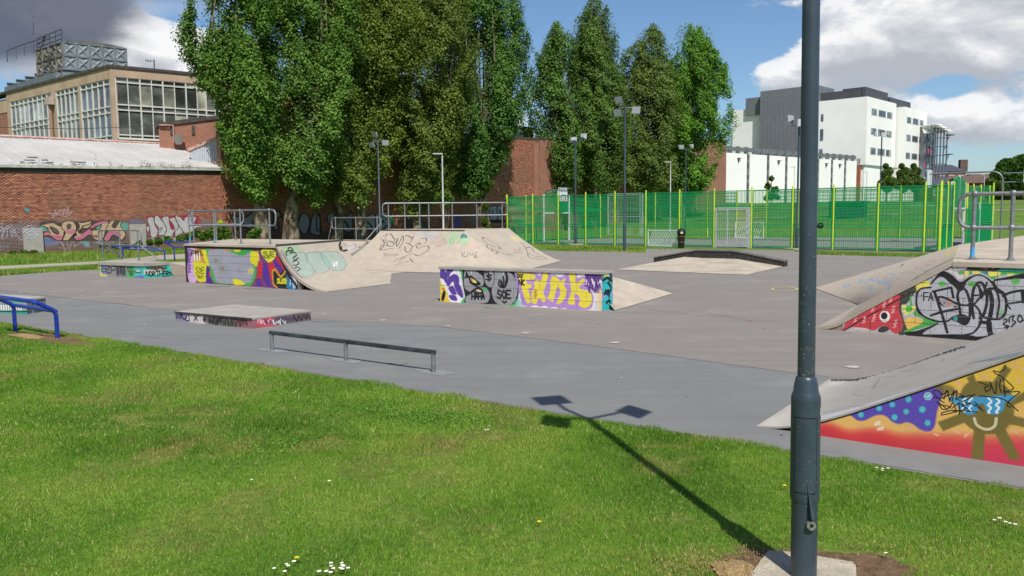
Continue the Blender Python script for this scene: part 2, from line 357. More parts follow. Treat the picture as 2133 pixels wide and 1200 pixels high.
def clip_poly(sub, clipper):
    """Sutherland-Hodgman, convex counter-clockwise clipper"""
    out = list(sub)
    for i in range(len(clipper)):
        a, b = clipper[i], clipper[(i+1) % len(clipper)]; inp, out = out, []
        if not inp: break
        side = lambda p: (b[0]-a[0])*(p[1]-a[1])-(b[1]-a[1])*(p[0]-a[0])
        for j in range(len(inp)):
            p, q = inp[j-1], inp[j]; sp, sq = side(p), side(q)
            if (sp < 0) != (sq < 0):
                t = sp/(sp-sq); out.append((p[0]+(q[0]-p[0])*t, p[1]+(q[1]-p[1])*t))
            if sq >= 0: out.append(q)
    return out
def block_wall(root, pl, outline, mat, mortar, bw=.44, bh=.215, gap=.008, off=.0, core=.2, name='block', jig=.0015):
    """painted blockwork: a recessed mortar core and every block a part of its own"""
    MB().wallprism(pl, outline, off-core, off-.006).obj('mortar', mortar, root, True)
    s0 = min(p[0] for p in outline); s1 = max(p[0] for p in outline); z1 = max(p[1] for p in outline); k = 0; z = 0.
    while z < z1-.01:
        s = s0-(bw/2 if k % 2 else 0)
        while s < s1:
            r = clip_poly([(s+gap/2, z+gap/2), (s+bw-gap/2, z+gap/2), (s+bw-gap/2, z+bh-gap/2), (s+gap/2, z+bh-gap/2)], outline)
            if len(r) > 2:
                ar = abs(sum(r[i-1][0]*r[i][1]-r[i][0]*r[i-1][1] for i in range(len(r))))/2
                if ar > .004: MB().wallprism(pl, r, off-.03, off+rnd.uniform(0, jig*2)).obj(name, mat, root, True)
            s += bw
        z += bh; k += 1
# ------------------------------------------------------------------ terrain
def th(x, y):
    """ground height: level park, rising gently towards the big buildings"""
    t = min(max((y+.25*max(x, 0)-70)/62., 0.), 1.); return 3.3*t*t*(3-2*t)
U = Vector((.81, -.587, 0)).normalized(); N = Vector((.587, .81, 0)).normalized()   # axes of the skate park
E0 = Vector((-9.95, 15.45, 0))                                                        # on the grass edge
def un(a, b, z=0.): p = E0+U*a+N*b; return (p.x, p.y, z)
def grass_mat(name, near):
    m = bpy.data.materials.new(name); m.use_nodes = True; nt = m.node_tree; b = nt.nodes['Principled BSDF']; b.inputs['Roughness'].default_value = .75; b.inputs['Specular IOR Level'].default_value = .15
    p = nd(nt, 'ShaderNodeNewGeometry').outputs['Position']
    n1 = nd(nt, 'ShaderNodeTexNoise', inp={'Scale': 1.1, 'Detail': 7., 'Roughness': .62}); nt.links.new(p, n1.inputs['Vector'])
    n2 = nd(nt, 'ShaderNodeTexNoise', inp={'Scale': 70. if near else 14., 'Detail': 6., 'Roughness': .75}); nt.links.new(p, n2.inputs['Vector'])
    n3 = nd(nt, 'ShaderNodeTexNoise', inp={'Scale': 4.5, 'Detail': 5., 'Roughness': .6}); nt.links.new(p, n3.inputs['Vector'])
    c = ramp(nt, n1.outputs[0], [(.3, srgb(72, 106, 30)), (.5, srgb(98, 132, 44)), (.66, srgb(124, 142, 62))])
    c = mixc(nt, ramp(nt, n3.outputs[0], [(.56, 0.), (.75, .75)]), c, srgb(132, 120, 68))
    c = mixc(nt, ramp(nt, n2.outputs[0], [(.3, .7), (.6, 0.)]), c, srgb(44, 58, 18))
    nt.links.new(c, b.inputs['Base Color'])
    bp = nd(nt, 'ShaderNodeBump', inp={'Strength': .7, 'Distance': .03}); nt.links.new(n2.outputs[0], bp.inputs['Height']); nt.links.new(bp.outputs[0], b.inputs['Normal'])
    return m
gm = grass_mat('lawn_soil', True); gf = grass_mat('far_grass', False)
xs = sorted(set([-3000, -1200, -500, -250, -150]+list(range(-100, 201, 10))+[260, 400, 700, 1500, 3000])); ys = sorted(set([-200, -50]+list(range(0, 201, 10))+[260, 400, 700, 1500, 3500]))
b = MB(); idx = {}
for i, y in enumerate(ys):
    for j, x in enumerate(xs): idx[i, j] = len(b.v); b.v.append((x, y, th(x, y)))
for i in range(len(ys)-1):
    for j in range(len(xs)-1): b.f.append((idx[i, j], idx[i, j+1], idx[i+1, j+1], idx[i+1, j]))
b.obj('ground', gf, smooth=True, kind='structure')
# tarmac of the skate park: outline from the lawn edge back to the verges
def tarmac(name, c1, c2, spk, stripes=None):
    m = pmat(name, c1, c2, .35, .85, bump=.35, bscale=240, detail=8, speck=spk, thr=(.3, .7)); nt = m.node_tree; b = nt.nodes['Principled BSDF']; old = b.inputs['Base Color'].links[0].from_socket
    p = nd(nt, 'ShaderNodeNewGeometry').outputs['Position']; mp = nd(nt, 'ShaderNodeMapping'); mp.inputs['Rotation'].default_value = (0, 0, R(36)); mp.inputs['Scale'].default_value = (.22, 2.2, 1); nt.links.new(p, mp.inputs[0])
    n = nd(nt, 'ShaderNodeTexNoise', inp={'Scale': 1.4, 'Detail': 8., 'Roughness': .68}); nt.links.new(mp.outputs[0], n.inputs['Vector'])
    c = mixc(nt, ramp(nt, n.outputs[0], [(.42, 0.), (.72, .55)]), old, tuple(v*.72 for v in c1))
    n4 = nd(nt, 'ShaderNodeTexNoise', inp={'Scale': 420., 'Detail': 2., 'Roughness': .8}); nt.links.new(p, n4.inputs['Vector'])
    c = mixc(nt, ramp(nt, n4.outputs[0], [(.38, .5), (.52, 0.)]), c, tuple(v*.45 for v in c1))
    c = mixc(nt, ramp(nt, n4.outputs[0], [(.6, 0.), (.72, .45)]), c, tuple(min(1, v*1.7) for v in c1))
    n5 = nd(nt, 'ShaderNodeTexNoise', inp={'Scale': .8, 'Detail': 9., 'Roughness': .7}); nt.links.new(p, n5.inputs['Vector'])
    c = mixc(nt, ramp(nt, n5.outputs[0], [(.52, 0.), (.74, .5)]), c, tuple(min(1, v*1.5) for v in c1))
    nt.links.new(c, b.inputs['Base Color']); return m
tarm = tarmac('warm_tarmac', srgb(133, 127, 121), srgb(140, 134, 128), (srgb(110, 102, 100), 35., .12))
tarmb = tarmac('blue_grey_tarmac', srgb(121, 122, 121), srgb(129, 129, 127), (srgb(104, 104, 108), 18., .14))
fl = [un(-26, 0), (3.64, 5.56, 0), (9., 1.4, 0), (40, 12, 0), (38, 26, 0), (21.2, 36.3, 0), (17, 39.6, 0), (7.2, 44.6, 0), (3.0, 42.2, 0), (0., 45.5, 0), (-6, 47, 0), (-11.5, 41, 0), (-14.2, 31.5, 0), (-19.5, 30.0, 0), (-31, 31.5, 0)]
MB().add([(x, y, .004) for x, y, z in fl], [tuple(range(len(fl)))]).obj('skatepark_floor', tarm, kind='structure')
sm = [G(*p) for p in ((0, 605), (370, 648), (920, 682), (1240, 722), (1650, 778), (1725, 786))]
band = [un(-26, .0, .008), un(16.8, .0, .008), un(19.5, -.1, .008)]+[(5.6, 8.0, .008)]+[(x, y, .008) for x, y in sm[::-1]]+[(-24, 29.5, .008)]
MB().add(band, [tuple(range(len(band)))]).obj('painted_floor_band', tarmb, kind='structure')
# darker repair patch beside the long bank, joint strip along the seam
jm = pmat('joint', srgb(92, 86, 84), srgb(120, 112, 108), 3., .9)
b = MB()
for i in range(len(sm)-1):
    a, c = Vector((*sm[i], .011)), Vector((*sm[i+1], .011)); d = (c-a).normalized(); q = Vector((-d.y, d.x, 0))*.012
    b.add([a-q, c-q, c+q, a+q], [(0, 1, 2, 3)])
b.obj('floor_joint', jm, kind='structure')
# left-hand verge path
pthm = pmat('path_tarmac', srgb(150, 142, 128), srgb(166, 158, 142), 2., .9, bump=.3, bscale=150)
pts = [G(*p) for p in ((-40, 567), (210, 552), (345, 541), (520, 531), (520, 523), (345, 531), (210, 544.5), (-40, 556.5))]
MB().add([(x, y, .006) for x, y in pts], [tuple(range(len(pts)))]).obj('path', pthm, kind='structure')
# pale painted discs on the floor
chalk = pmat('white_spot_paint', srgb(190, 186, 178), srgb(160, 154, 148), 25., .8)
fl_o = bpy.data.objects['skatepark_floor']
for px, py, r in ((935, 680, .07), (1095, 695, .075), (1281, 715, .08), (1777, 766, .085), (675, 656, .06), (798, 668, .07), (437, 590, .06), (300, 620, .06), (170, 607, .06), (58, 596, .06), (113, 600, .06), (232, 614, .06), (1292, 528.5, .1), (1215, 529, .1), (1360, 531.5, .1), (1823, 540.5, .11), (1645, 541, .08), (645, 600, .05), (1672, 620, .06)):
    x, y = G(px, py); v = [(x+r*(1+.18*math.sin(3*t+px))*math.cos(t), y+r*(1+.2*math.cos(2*t+py))*math.sin(t), .0125) for t in np.linspace(0, 6.283, 15)[:-1]]
    MB().add(v, [tuple(range(14))]).obj('paint_spot', chalk, fl_o)
# yellow sprayed loops, pale scuffs, dark stains: flat marks on the floor
def floor_line(pts, wd, mat, name='sprayed_mark', z=.0135, par=None, sm=True):
    P = np.array([G(*p) for p in pts]); P = spline(P, False, 6) if sm else P; b = MB(); L = []; Rr = []
    for i in range(len(P)):
        t = P[min(i+1, len(P)-1)]-P[max(i-1, 0)]; t = t/(np.linalg.norm(t)+1e-9); q = np.array((-t[1], t[0]))*wd/2
        L.append((*(P[i]+q), z+i*1e-5)); Rr.append((*(P[i]-q), z+i*1e-5))
    n = len(P); b.add(L+Rr, [(i, i+1, n+i+1, n+i) for i in range(n-1)]); return b.obj(name, mat, par or fl_o)
ckm = pmat('crack_line', srgb(76, 72, 68), srgb(104, 98, 94), 8., .95)
for cr_, wd in ((((1330, 640), (1400, 652), (1480, 655), (1560, 668), (1640, 672)), .012), (((150, 640), (230, 632), (300, 640)), .014), (((1276, 652), (1400, 655), (1530, 662)), .012)): floor_line(cr_, wd, ckm, 'crack')
yel = pmat('faded_yellow_spray', srgb(205, 195, 90), srgb(168, 158, 118), 30., .8)
floor_line([(1605, 598), (1632, 597), (1655, 601), (1668, 605), (1690, 598)], .05, yel)
floor_line([(1650, 600), (1622, 600), (1608, 604), (1625, 608), (1652, 606), (1668, 600)], .05, yel, z=.0145)
redm = pmat('faint_red_spray', srgb(200, 110, 120), srgb(160, 130, 128), 30., .8)
floor_line([(1554, 667), (1562, 669), (1566, 671)], .025, redm)
scf = pmat('pale_scuff', srgb(152, 148, 145), srgb(138, 132, 130), 40., .85)
for a in (((1390, 604), (1404, 607), (1416, 603)), ((1715, 572), (1740, 575), (1768, 572)), ((1010, 640), (1030, 643)), ((300, 706), (330, 704), (356, 707)), ((300, 703), (322, 700)), ((380, 708), (410, 705))): floor_line(a, .05, scf)
drk = pmat('dark_stain', srgb(116, 109, 103), srgb(134, 126, 119), 12., .8)
for a, wd in ((((430, 596), (455, 598), (480, 597)), .1), (((510, 601), (545, 603), (580, 602)), .07), (((810, 757), (830, 762), (850, 756)), .04), (((640, 668), (670, 671), (700, 671)), .05)): floor_line(a, wd, drk)
P = []
for k in range(900):
    a_, b_ = rnd.uniform(-8, 24), rnd.uniform(.15, 22); q = un(a_, b_); P.append(q)
b = MB()
for x, y, z in P:
    s_ = rnd.uniform(.006, .016)*(1+.04*y); a_ = rnd.uniform(0, 3); c_, d_ = math.cos(a_)*s_, math.sin(a_)*s_; b.add([(x-c_, y-d_, .0135), (x+d_, y-c_, .0135), (x+c_*1.4, y+d_, .0135), (x, y, .0135+s_*.5)], [(0, 1, 3), (1, 2, 3), (2, 0, 3)])
b.obj('grit', pmat('pale_grit', srgb(168, 162, 152), srgb(96, 90, 82), 3., .9), kind='stuff')
# MUGA court and its surround
crt = pmat('court_tarmac', srgb(112, 112, 110), srgb(128, 126, 122), .8, .9, bump=.3, bscale=150)
F0 = Vector((-.45, 55.4, 0)); FU = Vector((16.62, -14.0, 0)).normalized(); FN = Vector((-FU.y, FU.x, 0))
def mg(a, b, z=0.): p = F0+FU*a+FN*b; return (p.x, p.y, z)
MB().add([mg(-.3, -.15, .006), mg(28.5, -.15, .006), mg(28.5, 20.3, .006), mg(-.3, 20.3, .006)], [(0, 1, 2, 3)]).obj('court_surface', crt, kind='structure')
wl = pmat('court_line_paint', srgb(190, 190, 185), srgb(160, 160, 155), 9., .8)
b = MB(); ctr = mg(14.1, 10.)
for k in range(40):
    a0, a1 = 6.283*k/40, 6.283*(k+1)/40; b.add([(ctr[0]+r*math.cos(a), ctr[1]+r*math.sin(a), .011) for r, a in ((2.9, a0), (3, a0), (3, a1), (2.9, a1))], [(0, 1, 2, 3)])
for q in ((14.05, .4, 14.15, 19.6), (.6, .5, 27.6, .6), (.6, 19.4, 27.6, 19.5)): b.add([mg(q[0], q[1], .0115), mg(q[2], q[1], .0115), mg(q[2], q[3], .0115), mg(q[0], q[3], .0115)], [(0, 1, 2, 3)])
b.obj('court_lines', wl, kind='structure')
ppm = pmat('field_path', srgb(140, 136, 122), srgb(120, 118, 100), 2., .9)
for y0, y1, o in ((88, 89.4, 0), (101, 102, .5)):
    xs_ = [6+6*i for i in range(22)]; b = MB()
    vs = [(x, y0+.02*x-.25*x*o*.5, th(x, y0+.02*x-.125*x*o)+.05) for x in xs_]+[(x, y1+.02*x-.25*x*o*.5, th(x, y1+.02*x-.125*x*o)+.05) for x in xs_]; n = len(xs_)
    b.add(vs, [(i, i+1, n+i+1, n+i) for i in range(n-1)]); b.obj('path', ppm, kind='structure')
# verge strip in front of the court is lawn; worn mud round the near lamp and barrier
soil = pmat('bare_soil', srgb(92, 70, 50), srgb(128, 102, 74), 14., .95, bump=1., bscale=70, detail=8)
straw = pmat('dry_thatch', srgb(150, 122, 84), srgb(184, 158, 112), 22., .95, bump=1., bscale=90)
def patch(name, cx, cy, rx, ry, rot, mat, z=.016, seed=1, n=26, hgt=.012):
    rr = random.Random(seed); v = [(cx, cy, z+hgt)]
    for k in range(n):
        t = 6.283*k/n; r = 1+rr.uniform(-.22, .22); x = rx*r*math.cos(t); y = ry*r*math.sin(t); v.append((cx+x*math.cos(rot)-y*math.sin(rot), cy+x*math.sin(rot)+y*math.cos(rot), z-.012))
    return MB().add(v, [(0, 1+k, 1+(k+1) % n) for k in range(n)]).obj(name, mat, kind='structure', smooth=True)
patch('bare_earth', 1.74, 4.33, .52, .30, R(-10), soil, seed=3)
patch('dead_grass', 1.22, 4.30, .12, .12, .2, straw, z=.03, seed=5)
patch('bare_earth', *G(110, 706), 1.5, .24, R(-36), soil, seed=9)
patch('dead_grass', *G(60, 702), .55, .16, R(-36), straw, z=.03, seed=4)
# ------------------------------------------------------------------ lawn blades (near), rough verge tufts
def blades(name, P, h, wd, cols, mat):
    """P: n x 3 roots; one bent two-triangle blade each"""
    n = len(P); a = nrg.uniform(0, 6.283, n); lean = nrg.uniform(.15, .9, n)*h; dx, dy = np.cos(a)*wd/2, np.sin(a)*wd/2; b2 = nrg.uniform(0, 6.283, n)
    V = np.zeros((n, 3, 3)); V[:, 0] = P-np.c_[dx, dy, np.zeros(n)]; V[:, 1] = P+np.c_[dx, dy, np.zeros(n)]
    V[:, 2] = P+np.c_[np.cos(b2)*lean, np.sin(b2)*lean, h]
    me = bpy.data.meshes.new(name); me.vertices.add(3*n); me.vertices.foreach_set('co', V.ravel()); me.loops.add(3*n); me.loops.foreach_set('vertex_index', np.arange(3*n)); me.polygons.add(n)
    me.polygons.foreach_set('loop_start', np.arange(0, 3*n, 3)); me.polygons.foreach_set('loop_total', np.full(n, 3)); me.update()
    at = me.color_attributes.new('tint', 'FLOAT_COLOR', 'POINT'); C = np.ones((3*n, 4)); C[:, :3] = np.repeat(cols, 3, 0); at.data.foreach_set('color', C.ravel())
    me.materials.append(mat); o = bpy.data.objects.new(name, me); S.collection.objects.link(o); o['kind'] = 'stuff'; return o
def leafmat(name, trans=.35, rough=.5, spec=.3):
    m = bpy.data.materials.new(name); m.use_nodes = True; nt = m.node_tree; b = nt.nodes['Principled BSDF']; at = nd(nt, 'ShaderNodeAttribute', attribute_name='tint')
    b.inputs['Roughness'].default_value = rough; b.inputs['Specular IOR Level'].default_value = spec; nt.links.new(at.outputs[0], b.inputs['Base Color'])
    tr = nd(nt, 'ShaderNodeBsdfTranslucent'); c2 = mixc(nt, 1., at.outputs[0], (1.3, 1.5, .5), 'MULTIPLY'); nt.links.new(c2, tr.inputs[0])
    mx = nd(nt, 'ShaderNodeMixShader', inp={0: trans}); nt.links.new(b.outputs[0], mx.inputs[1]); nt.links.new(tr.outputs[0], mx.inputs[2])
    out = nt.nodes['Material Output']; nt.links.new(mx.outputs[0], out.inputs[0]); return m
gmat = leafmat('grass_blade', .3, .55, .2)
def vnoise(x, y, s, seed):
    """cheap smooth value noise"""
    r = np.random.default_rng(seed).random((64, 64)); x = x*s+100; y = y*s+100; xi, yi = np.floor(x).astype(int), np.floor(y).astype(int); fx, fy = x-xi, y-yi
    fx = fx*fx*(3-2*fx); fy = fy*fy*(3-2*fy); g = lambda a, b: r[a % 64, b % 64]
    return (g(xi, yi)*(1-fx)+g(xi+1, yi)*fx)*(1-fy)+(g(xi, yi+1)*(1-fx)+g(xi+1, yi+1)*fx)*fy
def gcols(x, y, n):
    p = .55*vnoise(x, y, .9, 1)+.3*vnoise(x, y, 2.7, 2)+.15*vnoise(x, y, 9, 3); q = .6*vnoise(x, y, 1.6, 4)+.4*vnoise(x, y, 5.5, 5)
    dk = np.array(srgb(86, 126, 36)); md = np.array(srgb(110, 149, 46)); lt = np.array(srgb(140, 162, 66)); br = np.array(srgb(150, 136, 82))
    t = np.clip((p-.25)/.5, 0, 1)[:, None]; c = np.where(t < .5, dk+(md-dk)*t*2, md+(lt-md)*(t*2-1)); u = (np.clip((q-.56)/.2, 0, 1)*.8)[:, None]; c = c*(1-u)+br*u
    dry = (nrg.random(n) < .06)[:, None]; c = np.where(dry, np.array(srgb(196, 186, 128)), c); return c*nrg.uniform(.6, 1.3, (n, 1))
# near lawn: wedge between the viewer and the tarmac edge, denser close by
def near_lawn(n, ymin, ymax, h0, h1, w0, w1):
    pts = []; tot = 0
    while tot < n:
        m = n*2; x = nrg.uniform(-11, 5.5, m); y = nrg.uniform(ymin, ymax, m); dd = (x-E0.x)*N.x+(y-E0.y)*N.y; edge = (vnoise(x, y, 1.8, 8)-.5)*.2+(vnoise(x, y, 7, 9)-.5)*.12
        ok = (dd < edge) & (np.abs(x) < y*.70+.5) & (x > -10.6)
        ok &= ~(((x-1.75)/(.40+.2*vnoise(x, y, 6, 21)))**2+((y-4.38)/(.15+.2*vnoise(x, y, 7, 22)))**2 < 1)
        bx, by = G(95, 700); u_ = (x-bx)*U.x+(y-by)*U.y; v_ = (x-bx)*N.x+(y-by)*N.y; ok &= ~((u_/1.25)**2+(v_/.17)**2 < 1)
        bare = .6*vnoise(x, y, 1.6, 4)+.4*vnoise(x, y, 5.5, 5); ok &= nrg.random(m) > np.clip((bare-.62)/.15, 0, .5)
        pts.append(np.c_[x[ok], y[ok]]); tot += ok.sum()
    P = np.vstack(pts)[:n]; x, y = P[:, 0], P[:, 1]; dd = (x-E0.x)*N.x+(y-E0.y)*N.y
    tall = 1+.5*np.clip((vnoise(x, y, 1.3, 11)-.6)*4, 0, 1)+.9*np.clip(1+dd/.35, 0, 1)*vnoise(x, y, 3, 12)
    h = nrg.uniform(h0, h1, n)*tall
    return blades('grass_blades', np.c_[x, y, np.zeros(n)], h, nrg.uniform(w0, w1, n), gcols(x, y, n), gmat)
near_lawn(290000, 3.9, 7.2, .010, .027, .003, .005)
near_lawn(230000, 6.6, 16.5, .012, .032, .005, .008)
# clover / broadleaf clumps in the lawn
def leaf_clump(name, centres, rad, n, size, colA, colB, mat, z0=0., zh=.05):
    pts = []
    for (x, y) in centres: pts.append(np.c_[nrg.normal(x, rad, n), nrg.normal(y, rad*.6, n), nrg.uniform(z0+.01, z0+zh, n)])
    P = np.vstack(pts); m = len(P); t = nrg.random((m, 1)); c = (np.array(colA)*(1-t)+np.array(colB)*t)*nrg.uniform(.7, 1.25, (m, 1)); return leaves(name, P, size, c, mat)
def leaves(name, P, size, cols, mat, up=.35, smin=.6, link=True, base=None):
    n = len(P); nr = nrg.normal(size=(n, 3)); nr[:, 2] = np.abs(nr[:, 2])+up
    if base is not None: nr = base+nrg.normal(size=(n, 3))*.5
    nr /= np.linalg.norm(nr, axis=1)[:, None]; a = np.cross(nr, nrg.normal(size=(n, 3))); a /= np.linalg.norm(a, axis=1)[:, None]; b = np.cross(nr, a)
    s = (nrg.uniform(smin, 1.2, n)*size)[:, None]; V = np.zeros((n, 4, 3)); V[:, 0] = P-a*s*.5; V[:, 1] = P-b*s*.42+nr*s*.08; V[:, 2] = P+a*s*.5; V[:, 3] = P+b*s*.42+nr*s*.08
    me = bpy.data.meshes.new(name); me.vertices.add(4*n); me.vertices.foreach_set('co', V.ravel()); me.loops.add(4*n); me.loops.foreach_set('vertex_index', np.arange(4*n)); me.polygons.add(n)
    me.polygons.foreach_set('loop_start', np.arange(0, 4*n, 4)); me.polygons.foreach_set('loop_total', np.full(n, 4)); me.update()
    at = me.color_attributes.new('tint', 'FLOAT_COLOR', 'POINT'); C = np.ones((4*n, 4)); C[:, :3] = np.repeat(cols, 4, 0); at.data.foreach_set('color', C.ravel()); me.materials.append(mat)
    if not link: return me
    o = bpy.data.objects.new(name, me); S.collection.objects.link(o); return o
o = leaf_clump('clover_patch', [G(*p) for p in ((760, 845), (800, 852), (900, 872), (940, 880), (560, 925), (590, 930), (860, 865), (920, 868))], .2, 120, .024, srgb(76, 122, 42), srgb(112, 156, 62), gmat, 0., .03); o['kind'] = 'stuff'
# far rough verge along the wall and in front of the court
def verge(n, pts, h0, h1, w0, w1):
    P = []
    q = [np.array(G(*p)) for p in pts]
    for i in range(n):
        pass
    u, v = nrg.random(n), nrg.random(n); A, B, C, D = q; P = (A[None]*(1-u[:, None])+B[None]*u[:, None])*(1-v[:, None])+(D[None]*(1-u[:, None])+C[None]*u[:, None])*v[:, None]
    z = np.array([th(a, b_) for a, b_ in P]); o = blades('verge_grass', np.c_[P, z], nrg.uniform(h0, h1, n), nrg.uniform(w0, w1, n), gcols(P[:, 0], P[:, 1], n), gmat); return o
verge(26000, ((-40, 556), (470, 523), (470, 506), (-40, 531)), .08, .22, .02, .04)
verge(16000, ((-40, 578), (205, 560), (205, 553), (-40, 567)), .05, .12, .02, .04)
verge(16000, ((1150, 522), (1345, 527), (1345, 515), (1110, 510)), .04, .1, .02, .035)
verge(9000, ((1700, 531), (1945, 537), (1950, 530), (1650, 523)), .04, .1, .02, .035)
# ------------------------------------------------------------------ skate park
def block_wall(root, pl, s0, s1, f, mat, mortar, bw=.44, bh=.215, gap=.008, core=.2, name='block', zmax=9.):
    """painted blockwork below a top profile f(s): recessed mortar core, every block a part of its own"""
    nn = max(2, int((s1-s0)/.15)); top = [(s0+(s1-s0)*i/nn, max(0.001, f(s0+(s1-s0)*i/nn)-.004)) for i in range(nn+1)]
    MB().wallprism(pl, [(s0, -.02), (s1, -.02)]+top[::-1], -core, -.005).obj('mortar', mortar, root, True)
    k = 0; z = 0.; zm = max(t[1] for t in top)
    while z < zm-.01:
        s = s0-(bw/2 if k % 2 else 0)
        while s < s1:
            a, b_ = max(s, s0)+gap/2, min(s+bw, s1)-gap/2
            if b_-a > .03:
                q = [a+(b_-a)*i/4 for i in range(5)]; t = [min(z+bh-gap/2, f(x)) for x in q]; lo = z+gap/2
                keep = [(x, max(y, lo)) for x, y in zip(q, t)]
                if max(t) > lo+.02:
                    if min(t) < lo:
                        keep = [(x, y) for x, y in keep if y > lo+.001]; xs_ = [x for x, _ in keep]
                        if len(keep) < 2: s += bw; continue
                        a2, b2 = (a if t[0] > lo else xs_[0]-.04), (b_ if t[-1] > lo else xs_[-1]+.04)
                    else: a2, b2 = a, b_
                    if min(t) >= z+bh-gap/2-1e-6: keep = [keep[0], keep[-1]]
                    MB().wallprism(pl, [(a2, lo), (b2, lo)]+keep[::-1], -.03, rnd.uniform(0, .0035)).obj(name, mat, root, True)
            s += bw
        z += bh; k += 1
def surf_inv(fn, nu=90, nv=60):
    us = np.linspace(0, 1, nu); vs = np.linspace(0, 1, nv); g = np.array([[proj(fn(u, v)) for v in vs] for u in us])
    def f(px, py):
        d = (g[..., 0]-px)**2+(g[..., 1]-py)**2; i, j = np.unravel_index(d.argmin(), d.shape); i0 = min(max(i, 1), nu-2); j0 = min(max(j, 1), nv-2)
        e = np.array([px, py])-g[i0, j0]; J = np.stack([(g[i0+1, j0]-g[i0-1, j0])/2, (g[i0, j0+1]-g[i0, j0-1])/2], 1)
        try: s = np.linalg.solve(J, e)
        except Exception: s = (0, 0)
        s = np.clip(s, -3, 3); return ((i0+s[0])/(nu-1), (j0+s[1])/(nv-1))
    return f
def surf_obj(fn, name, mat, root, nu=10, nv=14, thick=.05):
    b = MB(); b.uv = []
    for i in range(nu+1):
        for j in range(nv+1): b.v.append(tuple(map(float, fn(i/nu, j/nv)))); b.uv.append((i/nu, j/nv))
    for i in range(nu):
        for j in range(nv): a = i*(nv+1)+j; b.f.append((a, a+1, a+nv+2, a+nv+1))
    o = b.obj(name, mat, root, True, smooth=True); return o
conc = pmat('pale_ramp_concrete', srgb(158, 146, 130), srgb(188, 175, 157), 1.3, .8, bump=.25, bscale=90, detail=9, speck=(srgb(128, 118, 106), 16., .3), thr=(.3, .6))
conc_g = pmat('grey_slab_concrete', srgb(150, 144, 136), srgb(170, 163, 152), 2.5, .85, bump=.3, bscale=110, speck=(srgb(112, 108, 100), 30., .2))
mort = pmat('mortar', srgb(120, 114, 108), srgb(140, 134, 126), 8., .95)
galv = pmat('galvanised_steel', srgb(150, 152, 154), srgb(122, 125, 128), 18., .5, .6, spec=.4)
coping_m = pmat('coping_steel', srgb(120, 112, 106), srgb(78, 70, 66), 9., .45, .7)
UNDER = srgb(180, 167, 150)
def fitted(pl, pts):
    q = sorted(pl.sz(*p) for p in pts); s_, z_ = [a for a, _ in q], [b for _, b in q]; return lambda s: float(np.interp(s, s_, z_))
# ---- A: left quarter pipe with the painted side wall
PA = Plane((-10.07, 24.71), (4.23, -2.96)); LA = 5.18; HA = 1.19
rtA = thing('quarter_pipe', 'concrete quarter pipe with colourful grey and green cloud mural on its block side wall', 'skate ramp', (PA.P[0], PA.P[1], 0))
K1 = np.array((*PA.pt(4.33, 0)[:2], HA)); K2 = np.array((-5.53, 26.3, HA)); F1 = np.array((*PA.pt(6.38, 0)[:2], .016)); F2 = np.array((-3.7, 24.6, .016))
def circ(t, h, L):
    """quarter profile: t from 0 (coping) to 1 (foot)"""
    Rr = (L*L+h*h)/(2*h); x = L*(1-t); return Rr-math.sqrt(max(Rr*Rr-x*x, 0))
def sA(u, v):
    a = K1+(K2-K1)*u; b = F1+(F2-F1)*u; p = a+(b-a)*v; p = p.copy(); p[2] = circ(v, HA, 2.07)+.016*v; return p
def fA(s):
    if s < 4.33: return HA-.06
    return max(0., circ(min((s-4.33)/2.05, 1), HA, 2.07)-.02)
cA = Canvas('side_mural_quarter', plane_inv(PA, 0, LA, 0, HA), 1040, 240, (150, 140, 140), 4.2)
W, K = (235, 232, 228), (22, 20, 24)
